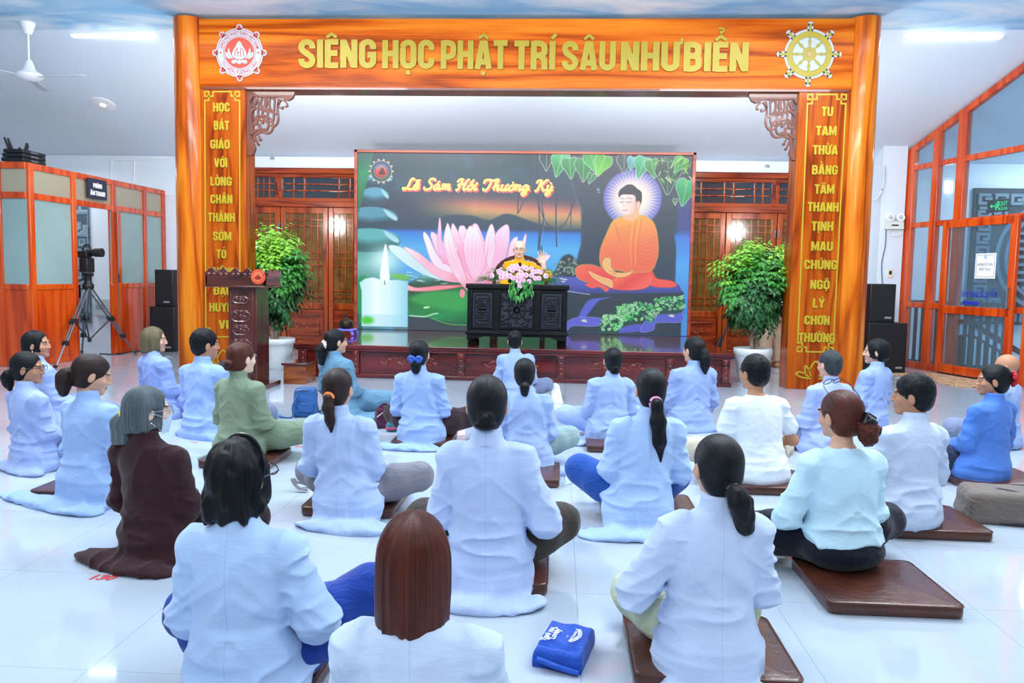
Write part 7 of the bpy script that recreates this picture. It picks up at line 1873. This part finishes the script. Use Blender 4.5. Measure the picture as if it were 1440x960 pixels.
# ------------------------------------------------------------------ lectern and its wooden step
lb = at_z(345, 547, 0); ly = lb.y
L_ = lambda px, py, d=0.0: at_y(px, py, ly+d)
zt0, zt1 = L_(330, 404).z, L_(330, 386).z
lx0, lx1 = L_(290, 400).x, L_(377, 400).x
t = thing('lectern', 'dark carved wooden lectern with scalloped top and red disc by the left column', 'lectern', ((lx0+lx1)/2, ly+.2, 0))
c0, c1 = L_(321, 450).x, L_(361, 450).x
m = MB(); m.box((c0, ly, .05), (c1, ly+.36, zt0)); m.box((c0+.02, ly-.012, .12), (c0+.04, ly, zt0-.03)); m.box((c1-.06, ly-.012, .12), (c1-.03, ly, zt0-.03)); m.build('column', M_DARKV, t, True, bevel=.008)
m = MB(); cx = (c0+c1)/2-.02
for z, w_, h_ in ((zt0-.13, .16, .07), (zt0-.3, .2, .12), (zt0-.45, .16, .1), (zt0-.6, .2, .1), (zt0-.75, .15, .08)):
    for s in (-1, 1):
        m.tube([(cx+s*a*w_, ly-.004, z+b*h_) for a, b in curve([(0, -.5), (.35, -.45), (.55, 0), (.35, .35), (.15, .1), (.3, -.1)], 4)], [.009, .008, .005], 6)
        m.ell((cx+s*w_*.28, ly, z+h_*.42), (.03, .012, .014), 8, 5)
    m.ell((cx, ly, z), (.018, .014, .022), 8, 6); m.ell((cx, ly, z+h_*.4), (.03, .012, .014), 8, 6)
m.build('carving', plain('lectern_carving', '#5a2c28', .3, .15, 9, coat=.5), t, True)
m = MB(); m.box((lx0, ly-.06, zt0), (lx1, ly+.42, zt0+.02)); m.box((lx0+.01, ly-.05, zt0+.02), (lx1-.01, ly-.02, zt1)); m.box((lx0+.01, ly-.05, zt0+.02), (lx0+.035, ly+.4, zt1)); m.box((lx1-.035, ly-.05, zt0+.02), (lx1-.01, ly+.4, zt1))
m.hexa([(lx0+.03, ly-.03, zt0+.06), (lx1-.03, ly-.03, zt0+.06), (lx1-.03, ly-.03, zt0+.075), (lx0+.03, ly-.03, zt0+.075), (lx0+.03, ly+.4, zt0+.02), (lx1-.03, ly+.4, zt0+.02), (lx1-.03, ly+.4, zt0+.035), (lx0+.03, ly+.4, zt0+.035)])
tp = m.build('top', M_DARK, t, True, bevel=.005)
m = MB(); n_ = 5; wv = (lx1-lx0-.02)/n_
for i in range(n_):
    a = lx0+.01+i*wv; m.prism([(a, zt1-.01), (a+wv, zt1-.01), (a+wv, zt1+.025), (a+wv*.85, zt1+.03), (a+wv*.68, zt1+.055), (a+wv*.5, zt1+.075), (a+wv*.32, zt1+.055), (a+wv*.15, zt1+.03), (a, zt1+.025)], .03, (0, ly-.02, 0))
    for k in (-1, 1): m.ell((a+wv*(.5+k*.22), ly-.05, zt1+.0), (.026, .008, .02), 8, 5)
for s_x in (lx0+.02, lx1-.02):
    for i in range(4): m.prism([(ly-.03+i*.1, zt1-.01), (ly+.07+i*.1, zt1-.01), (ly+.07+i*.1, zt1+.02), (ly+.02+i*.1, zt1+.055), (ly-.03+i*.1, zt1+.02)], .025, (s_x+.012, 0, 0), (0, 1, 0), (0, 0, 1))
m.build('scalloped_rail', M_DARK, tp, True)
q = L_(363, 389, -.055); m = MB(); disc(m, .078, (q.x, q.z), ly-.052, 32); m.k = 1; disc(m, .052, (q.x, q.z), ly-.056, 28); m.k = 2
m.prism([(q.x+a*.05, q.z+b*.05-.01) for a, b in curve([(0, .75), (.3, .3), (.75, .1), (.6, -.25), (0, -.4), (-.6, -.25), (-.75, .1), (-.3, .3)], 3, True)], .002, (0, ly-.06, 0))
m.build('round_emblem', [plain('emblem_red_orange', '#c9502c', .4), plain('emblem_red_deep', '#d86a44', .4), plain('emblem_dark_red', '#8e2418', .4)], tp, True, 0)['label'] = 'round red emblem on the lectern front'
m = MB(); m.box((c0-.06, ly-.1, 0), (c1+.1, ly+.45, .05)); m.build('base', M_DARK, t, True, bevel=.008)
sx0, sx1 = c1+.02, L_(397, 530).x
sb = at_z(380, 534, 0)
t = thing('wooden_step', 'small brown wooden step box beside the lectern base', 'step', ((sx0+sx1)/2+.06, ly+.62, 0))
zs_ = at_y(380, 509, ly+.5).z
m = MB(); m.box((sx0+.1, ly+.47, 0), (sx1+.1, ly+.85, zs_-.03)); m.build('box', wood('step_wood', '#5a2410', '#844018', '#9c5626', 'X', 2, 5, .3, .4, 10), t, True, bevel=.006)
m = MB(); m.box((sx0+.08, ly+.45, zs_-.03), (sx1+.13, ly+.87, zs_)); m.build('tread', M_DARK, t, True, bevel=.006)

# ------------------------------------------------------------------ tripod and video camera
tb = at_z(122, 507, 0); ty = tb.y+.25
T_ = lambda px, py, d=0.0: at_y(px, py, ty+d)
apex = T_(124, 402); 
t = thing('tripod', 'tall grey video tripod standing in front of the sound room', 'tripod', (apex.x, ty, 0))
feet = [at_z(78, 517, 0), at_z(190, 497, 0), at_z(115, 496, 0)]
for f_ in feet:
    kn = apex.lerp(f_, .46); lo = apex.lerp(f_, .72)
    dirv = (f_-apex).normalized(); sd = dirv.cross(Vector((0, 1, 0))).normalized()*.03
    m = MB()
    m.tube([apex+sd, kn+sd*.8], .013, 7); m.tube([apex-sd, kn-sd*.8], .013, 7)
    m.tube([kn+sd*.7, lo+sd*.5], .012, 7); m.tube([kn-sd*.7, lo-sd*.5], .012, 7); m.tube([lo, f_], .013, 7); lg = m.build('leg', M_METAL, t, True)
    m = MB(); m.bar(kn-dirv*.04, kn+dirv*.04, .1, .05); m.build('clamp', M_BLACK, lg, True, bevel=.005); m = MB(); m.bar(lo-dirv*.03, lo+dirv*.03, .08, .045); m.build('clamp', M_BLACK, lg, True, bevel=.005)
    m = MB(); m.ell(f_+Vector((0, 0, .02)), (.028, .028, .02), 10, 6); m.build('rubber_foot', M_BLACK, lg, True)
ctr = apex+Vector((0, 0, -.75))
m = MB()
for f_ in feet: m.tube([ctr, apex.lerp(f_, .46)], .011, 6)
m.tube([ctr+Vector((0, 0, .03)), ctr-Vector((0, 0, .03))], .025, 8); m.build('spreader', M_BLACK, t, True)
m = MB(); m.lathe([(.06, -.05), (.075, -.02), (.075, .02), (.05, .05), (.045, .09), (.05, .1), (.05, .14)], 16, tuple(apex)); m.cbox(apex+Vector((0, 0, .16)), (.1, .12, .05)); m.build('head', M_BLACK, t, True, bevel=.004)
m = MB(); m.tube([apex+Vector((-.04, 0, .12)), apex+Vector((-.12, -.1, .03)), apex+Vector((-.13, -.35, -.08))], .011, 7); m.build('pan_handle', M_BLACK, t, True)
q = T_(108, 405); m = MB(); m.box((q.x-.03, ty-.05, q.z-.14), (q.x+.04, ty+.03, q.z+.05)); m.build('remote_box', M_BLACK, t, True, bevel=.006)
m = MB(); m.box((q.x-.03, ty-.065, q.z-.0), (q.x+.03, ty-.048, q.z+.045)); m.build('remote_label', plain('white_label', '#dfe6ea', .5), t, True)
cb = apex+Vector((0, 0, .19))
t = thing('video_camera', 'black video camera mounted on the tall tripod', 'video camera', cb)
cq = T_(122, 356)
m = MB(); m.box((cb.x-.07, ty-.09, cb.z), (cb.x+.05, ty+.09, cb.z+.2)); m.box((cb.x-.055, ty-.07, cb.z+.2), (cb.x+.03, ty+.07, cb.z+.3)); m.build('body', M_BLACK, t, True, bevel=.012)
lc = T_(131, 355)
m = MB(); m.tube([(cb.x, ty, lc.z), (cb.x+.1, ty, lc.z), (cb.x+.11, ty, lc.z)], [.05, .05, .058], 18); m.tube([(cb.x+.11, ty, lc.z), (T_(144, 355).x, ty, lc.z)], [.06, .062], 18); m.build('lens', M_BLACK, t, True)
m = MB(); m.tube(curve([(cb.x-.06, ty, cb.z+.3), (cb.x-.04, ty, cb.z+.37), (cb.x+.03, ty, cb.z+.37), (cb.x+.05, ty, cb.z+.3)], 4), .012, 7); m.build('top_handle', M_BLACK, t, True)
m = MB(); m.box((cb.x-.12, ty-.06, cb.z+.2), (cb.x-.06, ty+.04, cb.z+.29)); m.build('viewfinder', M_BLACK, t, True, bevel=.006)
m = MB(); pts = [at_z(140, 497, .008), at_z(165, 498, .008), at_z(185, 494, .008), at_z(215, 492, .008)]; m.tube(curve(pts, 5), .008, 6)
tag(m.build('floor_cable', M_BLACK, loc=pts[1]), 'thin black cable running over the floor from the tripod to the left speakers', 'cable')

# ------------------------------------------------------------------ loudspeakers
def speaker(label, pxl, pxr, ptop, pbot, y, zb, grp):
    a, b = at_y(pxl, ptop, y), at_y(pxr, ptop, y); zt_ = at_y((pxl+pxr)/2, ptop, y).z; d = .42
    t = thing('loudspeaker', label, 'loudspeaker', ((a.x+b.x)/2, y+d/2, zb), 0, grp)
    m = MB(); m.box((a.x, y, zb), (b.x, y+d, zt_)); m.build('cabinet', M_BLACK, t, True, bevel=.012)
    m = MB(); m.box((a.x+.02, y-.012, zb+.025), (b.x-.02, y+.002, zt_-.02)); m.build('grille', M_SPK, t, True, bevel=.006)
    m = MB(); xx = b.x-.1; m.box((xx-.045, y-.018, zb+.06), (xx+.045, y-.011, zb+.085)); m.build('badge', plain('silver_badge', '#aab4bd', .3, metal=.6), t, True)
    return zt_
yl_ = 11.9
z1 = speaker('large black loudspeaker on the floor at the left, lower of its stack', 210, 245, 431, 494, yl_, 0, 'black loudspeakers stacked left of the archway')
speaker('smaller black loudspeaker at the left, upper of its stack', 217, 243, 379, 430, yl_+.03, z1, 'black loudspeakers stacked left of the archway')
yr_ = 11.45
z1 = speaker('large black loudspeaker on the floor at the right, lower of its stack', 1222, 1277, 454, 516, yr_, 0, 'black loudspeakers stacked right of the archway')
speaker('smaller black loudspeaker at the right, upper of its stack', 1225, 1261, 399, 453.5, yr_+.03, z1, 'black loudspeakers stacked right of the archway')
P = lambda px, py: at_y(px, py, YB-.03)
m = MB(); m.tube(curve([P(216, 305), P(220, 340), P(224, 372), P(226, 388)], 4), .012, 6); tag(m.build('speaker_lead', M_BLACK, loc=P(224, 380)), 'black cable hanging down the wall to the left speakers', 'cable')

# thin stand leaning by the right-hand doors
a, b = at_z(1007, 482, .42), at_y(1029, 443, 11.9)
t = thing('leaning_pole', 'thin black pole leaning beside the right-hand doors behind the stage', 'pole', (at_y(1006, 487, 11.9).x, 11.9, 0))
m = MB(); pb_ = at_y(1002, 500, 11.9); pb_.z = .0; m.tube([pb_, at_y(1029, 442, 11.9)], .016, 7); m.build('shaft', M_BLACK, t, True)
m = MB(); m.tube([at_y(1009, 486, 11.88), at_y(1014, 474, 11.88)], .028, 8); m.build('grip', M_BLACK, t, True)

# ------------------------------------------------------------------ bags, papers and marks on the floor
M_TOTE = cloth('royal_blue_canvas', '#1f4fb4', .3, .7)
tc_ = at_z(793, 912, 0); trz = -.12
t = thing('tote_bag', 'folded royal blue cloth tote bag with white printing lying on the floor', 'bag', (tc_.x, tc_.y, 0))
q = [at_z(751, 930, .0), at_z(818, 941, .0), at_z(837, 882, .03), at_z(775, 869, .045)]
def bagf(P_): 
    return None
m = MB(); nx_, ny_ = 22, 18; vs = []; fs = []
A, B, C_, D = [Vector((v.x, v.y, 0)) for v in (at_z(750, 913, .055), at_z(817, 925, .055), at_z(836, 881, .06), at_z(775, 868, .06))]
def top_z(u, v): return .058+.005*math.sin(u*5+1)*math.sin(v*4)+.002*math.sin(u*13+v*7)-.014*math.exp(-((v-.17-.05*u)/.05)**2)*(u < .9)
for j in range(ny_+1):
    for i in range(nx_+1):
        u, v = i/nx_, j/ny_; p = (A*(1-u)+B*u)*(1-v)+(D*(1-u)+C_*u)*v; e = min(u, 1-u, v, 1-v); z = top_z(u, v)*min(1, .78+e*5); vs.append((p.x, p.y, z))
for j in range(ny_):
    for i in range(nx_): k = j*(nx_+1)+i; fs.append((k, k+1, k+nx_+2, k+nx_+1))
ed = [i for i in range(nx_+1)]+[(j+1)*(nx_+1)-1 for j in range(1, ny_+1)]+[ny_*(nx_+1)+i for i in range(nx_-1, -1, -1)]+[j*(nx_+1) for j in range(ny_-1, 0, -1)]
cn = sum((Vector(v) for v in (A, B, C_, D)), Vector())/4
for lvl, (sc_, z) in enumerate(((1.035, .022), (1.03, .001))):
    base_ = len(vs)
    for k in ed: p = Vector(vs[k]); p2 = cn+(p-cn)*sc_; vs.append((p2.x, p2.y, z+(.006*math.sin(k*1.7) if lvl == 0 else 0)))
    prev = ed if lvl == 0 else list(range(base_-len(ed), base_))
    for a in range(len(ed)): b_ = (a+1) % len(ed); fs.append((prev[b_], prev[a], base_+a, base_+b_))
m.add(vs, fs); m.build('bag_body', M_TOTE, t, True, 180)
ux = (B-A).normalized(); uy_ = (D-A).normalized()
m = MB(); zt_ = .066
def tp_(px, py): return at_z(px+7, py-1, zt_)
uu = (tp_(770, 882.5)-tp_(756, 901.5)); L0 = uu.length; uu.normalize(); vv = Vector((-uu.y, uu.x, 0))
type_text(m, 'Thank you', L0*.95, .02, tp_(763, 892), uu, vv, .001, .02, .1); type_text(m, '"Lovely"', L0*.9, .022, tp_(773, 892), uu, vv, .001, .02, .1)
type_text(m, 'customer', L0*1.0, .02, tp_(779, 890), uu, vv, .001, .02, bend=(L0*.62, False)); type_text(m, '*', .012, .012, tp_(793, 896), uu, vv, .001, .03); type_text(m, 'VIETNAM', L0*.75, .009, tp_(799, 896), uu, vv, .001, .02)
m.build('printing', plain('white_fabric_print', '#eef2fa', .6), t, True, 0)
m = MB(); e0 = A.lerp(B, .08)+Vector((0, 0, .02)); m.tube([e0+Vector((-.0, -.012, .012)), A.lerp(B, .5)+Vector((0, -.016, .02)), A.lerp(B, .95)+Vector((0, -.014, .01))], .012, 8, flat=.7); m.build('folded_strap', M_TOTE, t, True)

def softbag(name, label, cat, c, size, rz, mat, parts, seed=1, h=.008, top=.8):
    t = thing(name, label, cat, c, rz)
    def f(P_):
        z = P_[..., 2]/size[2]; k = 1-(1-top)*np.clip(z, 0, 1); q = np.abs(P_-np.array((0, 0, size[2]/2), f32))
        q = q/np.stack([k, k, np.ones_like(k)], -1)-np.array([s/2-.03 for s in size], f32)
        d = np.linalg.norm(np.maximum(q, 0), axis=-1)+np.minimum(q.max(-1), 0)-.03
        return d-.012*(1-np.abs(noise3(P_*np.array((9, 9, 14), f32), seed))-.5)
    V, Q = nets(f, (-size[0]/2-.03, -size[1]/2-.03, .0-.01), (size[0]/2+.03, size[1]/2+.03, size[2]+.03), h); V[:, 2] = np.maximum(V[:, 2], .001)
    new_obj('bag_body', Parts_mesh(V, Q, [mat], 1), t); parts(t); return t
M_DEN = cloth('denim_blue_canvas', '#2f5c96', .4); M_PLUM = cloth('plum_cloth', '#4a1f3c', .4); M_TAUPE = cloth('taupe_canvas', '#6f6660', .35)
c = at_z(424, 588, 0)
def pr(t):
    m = MB(); m.tube(curve([(-.06, -.1, .2), (-.1, -.12, .1), (-.1, -.12, .012), (-.2, -.1, .012), (-.22, -.02, .012)], 5), .014, 7, flat=.5); m.build('strap', M_DEN, t)
    m = MB(); m.box((-.06, -.105, .05), (.07, -.092, .13)); m.build('pocket', M_DEN, t, bevel=.006)
    m = MB(); m.tube([(-.07, -.07, .235), (-.02, -.075, .245), (.03, -.07, .24)], .006, 6); m.build('zip', M_METAL, t)
softbag('backpack', 'small denim-blue backpack on the floor beside the teal robe', 'bag', (c.x, c.y+.12, 0), (.22, .18, .25), .2, M_DEN, pr, 4)
c = at_z(537, 603, 0)
def pr(t):
    m = MB(); m.tube([(-.07, -.055, .1), (-.03, -.07, .135), (.03, -.07, .13)], .005, 6); m.build('zip', plain('silver_zip', '#c9b9a8', .3, metal=.7), t)
    m = MB(); m.tube(curve([(-.06, 0, .15), (0, -.03, .2), (.06, 0, .15)], 5), .01, 7); m.build('handle', M_PLUM, t)
softbag('handbag', 'small plum handbag with zip beside the person with the blue bow', 'bag', (c.x, c.y+.06, 0), (.15, .11, .17), .5, M_PLUM, pr, 6)
def pr(t):
    m = MB(); m.box((-.05, -.052, .02), (.05, -.042, .04)); m.build('trim', plain('pink_floral_trim', '#c04a6a', .7, .5, 60), t, bevel=.003)
c = at_z(543, 606, 0); softbag('cloth_pouch', 'little teal and pink cloth pouch in front of the plum handbag', 'pouch', (c.x+.05, c.y, 0), (.1, .07, .08), .1, cloth('teal_cloth', '#2f7f94', .4), pr, 9)
c = at_z(1414, 742, 0)
def pr(t):
    m = MB(); m.tube([(.09+.14*math.cos(a), .03+.1*math.sin(a), .152+.012*math.sin(a*2)) for a in np.linspace(.4, 5.4, 22)], [.007]*8+[.012]*14, 7, flat=.6); m.build('strap', M_BLACK, t)
    m = MB(); m.tube(curve([(-.2, -.12, .09), (-.17, -.13, .02), (.0, -.15, .015), (.15, -.155, .02)], 5), .006, 6); m.build('zip', M_BLACK, t)
softbag('rucksack', 'taupe grey-brown rucksack lying on the floor at the right edge', 'bag', (c.x+.08, c.y+.17, 0), (.44, .3, .16), -.15, M_TAUPE, pr, 11, .009, .86)
# grey strap loop beside the person in grey trousers
c = at_z(417, 690, .0); m = MB(); m.tube(curve([(c.x+.05, c.y+.1, .012), (c.x-.01, c.y+.04, .04), (c.x-.02, c.y, .07), (c.x+.01, c.y-.02, .03), (c.x+.07, c.y-.02, .012)], 5), .016, 7, flat=.35)
tag(m.build('bag_strap', cloth('grey_webbing', '#74707a', .2), loc=(c.x, c.y, 0)), 'loop of grey bag strap on the floor left of the grey trousers', 'strap')
# paper sheets and pink notes
def sheet(name, label, cat, px, mat, z=.0, curlz=.0):
    q = [at_z(*p, .0) for p in px]; m = MB(); n = 6; vs = []
    for j in range(n+1):
        for i in range(n+1):
            u, v = i/n, j/n; p = (q[0]*(1-u)+q[1]*u)*(1-v)+(q[3]*(1-u)+q[2]*u)*v; vs.append((p.x, p.y, .003+z*v+curlz*math.sin(u*PI)*v))
    m.add(vs, [(j*(n+1)+i, j*(n+1)+i+1, (j+1)*(n+1)+i+1, (j+1)*(n+1)+i) for j in range(n) for i in range(n)])
    tag(m.build(name, mat, loc=(q[0].x, q[0].y, 0)), label, cat)
M_PAPER = plain('pale_paper', '#dbe4f2', .7); M_PINK = plain('pink_paper', '#e8b4cc', .7)
sheet('paper_sheet', 'white paper sheet held out beside the pale lavender robe in front of the desk', 'paper', ((776, 566), (792, 568), (786, 558), (775, 556)), M_PAPER, .12, .02)
sheet('pink_note', 'small pink paper strip on the floor behind the central head, upper of two', 'paper', ((642, 594), (652, 594), (652, 588), (644, 589)), M_PINK)
sheet('pink_note', 'small pink paper strip on the floor beside the central shoulder, lower of two', 'paper', ((644, 613), (654, 612), (653, 605), (646, 606)), M_PINK)
sheet('folded_cloth', 'pale blue cloth end lying on the floor right of the sage trousers', 'cloth', ((794, 683), (806, 679), (812, 655), (796, 652)), cloth('pale_blue_cloth', '#a5bbe4', .2), .004)
# red numbers glued to the tiles
M_RED = plain('red_vinyl', '#cf2026', .5)
def number(txt, px, py, wpx, label, mirror=False):
    p = at_z(px, py, 0); a = at_z(px-wpx/2, py, 0); b = at_z(px+wpx/2, py, 0); w_ = (b-a).length; m = MB()
    type_text(m, txt, w_, w_*.5, (p.x, p.y, .0012), (1, 0, 0), (0, 1, 0), .0005, .035, .2); tag(m.build('floor_number', M_RED, loc=(p.x, p.y, 0), sm=0), label, 'floor number')
number('130', 147, 812, 34, 'red number 130 stuck on the tile behind the maroon robe')
number('89', 420, 628, 11, 'small red number on the tile right of the sage green knees')
number('70', 382, 569, 8, 'small red number on the tile left of the denim backpack')
number('52', 422, 550, 8, 'small red number on the tile above the denim backpack')
number('88', 274, 622, 9, 'small red number on the tile behind the man in light blue shirt')
number('69', 165, 560, 6, 'small red number on the tile left of the ash-blond bob')
number('94', 1437, 699, 12, 'small red number on the tile beside the rucksack')
number('112', 1368, 759, 14, 'small red number half under the cushion of the pale grey-blue shirt')

# ------------------------------------------------------------------ light and camera
w = bpy.data.worlds.new('world'); bpy.context.scene.world = w; w.use_nodes = True
bg = w.node_tree.nodes['Background']; bg.inputs[0].default_value = (.80, .92, 1.0, 1); bg.inputs[1].default_value = .42
def area(name, loc, size, power, rot=(0, 0, 0), col=(.99, .99, .98)):
    L = bpy.data.lights.new(name, 'AREA'); L.shape = 'RECTANGLE'; L.size, L.size_y = size; L.energy = power; L.color = col
    o = bpy.data.objects.new(name, L); COL.objects.link(o); o.location = loc; o.rotation_euler = rot; return o
for y, e in ((-.5, 20), (2.2, 38), (4.0, 75), (5.9, 140), (8.3, 30)):  # the last row is added to brighten the back of the hall
    for x in (-3.8, 2.8): area('ceiling_light', (x, y, ZC-.06), (2.6, .5), e)
def fill_point(name, loc, power, r=.3):
    L = bpy.data.lights.new(name, 'POINT'); L.energy = power; L.shadow_soft_size = r; L.color = (.98, .99, .98); o = bpy.data.objects.new(name, L); COL.objects.link(o); o.location = loc
for y in (.5, 4.6):
    for x in (-3, 2.4): fill_point('added_room_fill', (x, y, 3.55), 45)  # unseen point lights added to lift the ceiling and the hall
for x in (-2.4, 1.3): area('hidden_beam_fill', (x, 9.95, 3.7), (3.0, .3), 75, (math.radians(96), 0, 0))  # added lights hidden behind the beam, brightening the sloping ceiling
area('added_ceiling_fill', (-.6, 5.6, 3.55), (7.5, .4), 330, (math.radians(132), 0, 0))  # added upward fill out of view, brightening the flat ceiling
area('added_stair_fill', (7.4, 11.6, 3.3), (1.2, 1.2), 85)  # unseen fill added to brighten the dark space beyond the glass
area('booth_light', (-8.3, 11.6, 2.9), (1.2, 1.2), 40)
area('front_light', (-.4, -1.2, 3.3), (1.2, .6), 60, (math.radians(72), 0, 0))
for x in (-4.47, 3.39): fill_point('hidden_column_fill', (x, 10.1, 2.2), 75, .15)  # added fill lights hidden behind the columns for the slope and back wall
cam = bpy.data.cameras.new('camera'); cam.sensor_width = 36; cam.lens = F_PX/1440*36; cam.clip_start = .05; cam.clip_end = 100
co = bpy.data.objects.new('camera', cam); COL.objects.link(co)
co.matrix_world = Matrix(((CR.x, CU.x, -CF.x, CP.x), (CR.y, CU.y, -CF.y, CP.y), (CR.z, CU.z, -CF.z, CP.z), (0, 0, 0, 1)))
sc = bpy.context.scene; sc.camera = co
sc.view_settings.view_transform = 'Standard'; sc.view_settings.look = 'None'; sc.view_settings.exposure = 0.0
sc.cycles.max_bounces = 8; sc.cycles.transparent_max_bounces = 12; sc.cycles.sample_clamp_indirect = 6
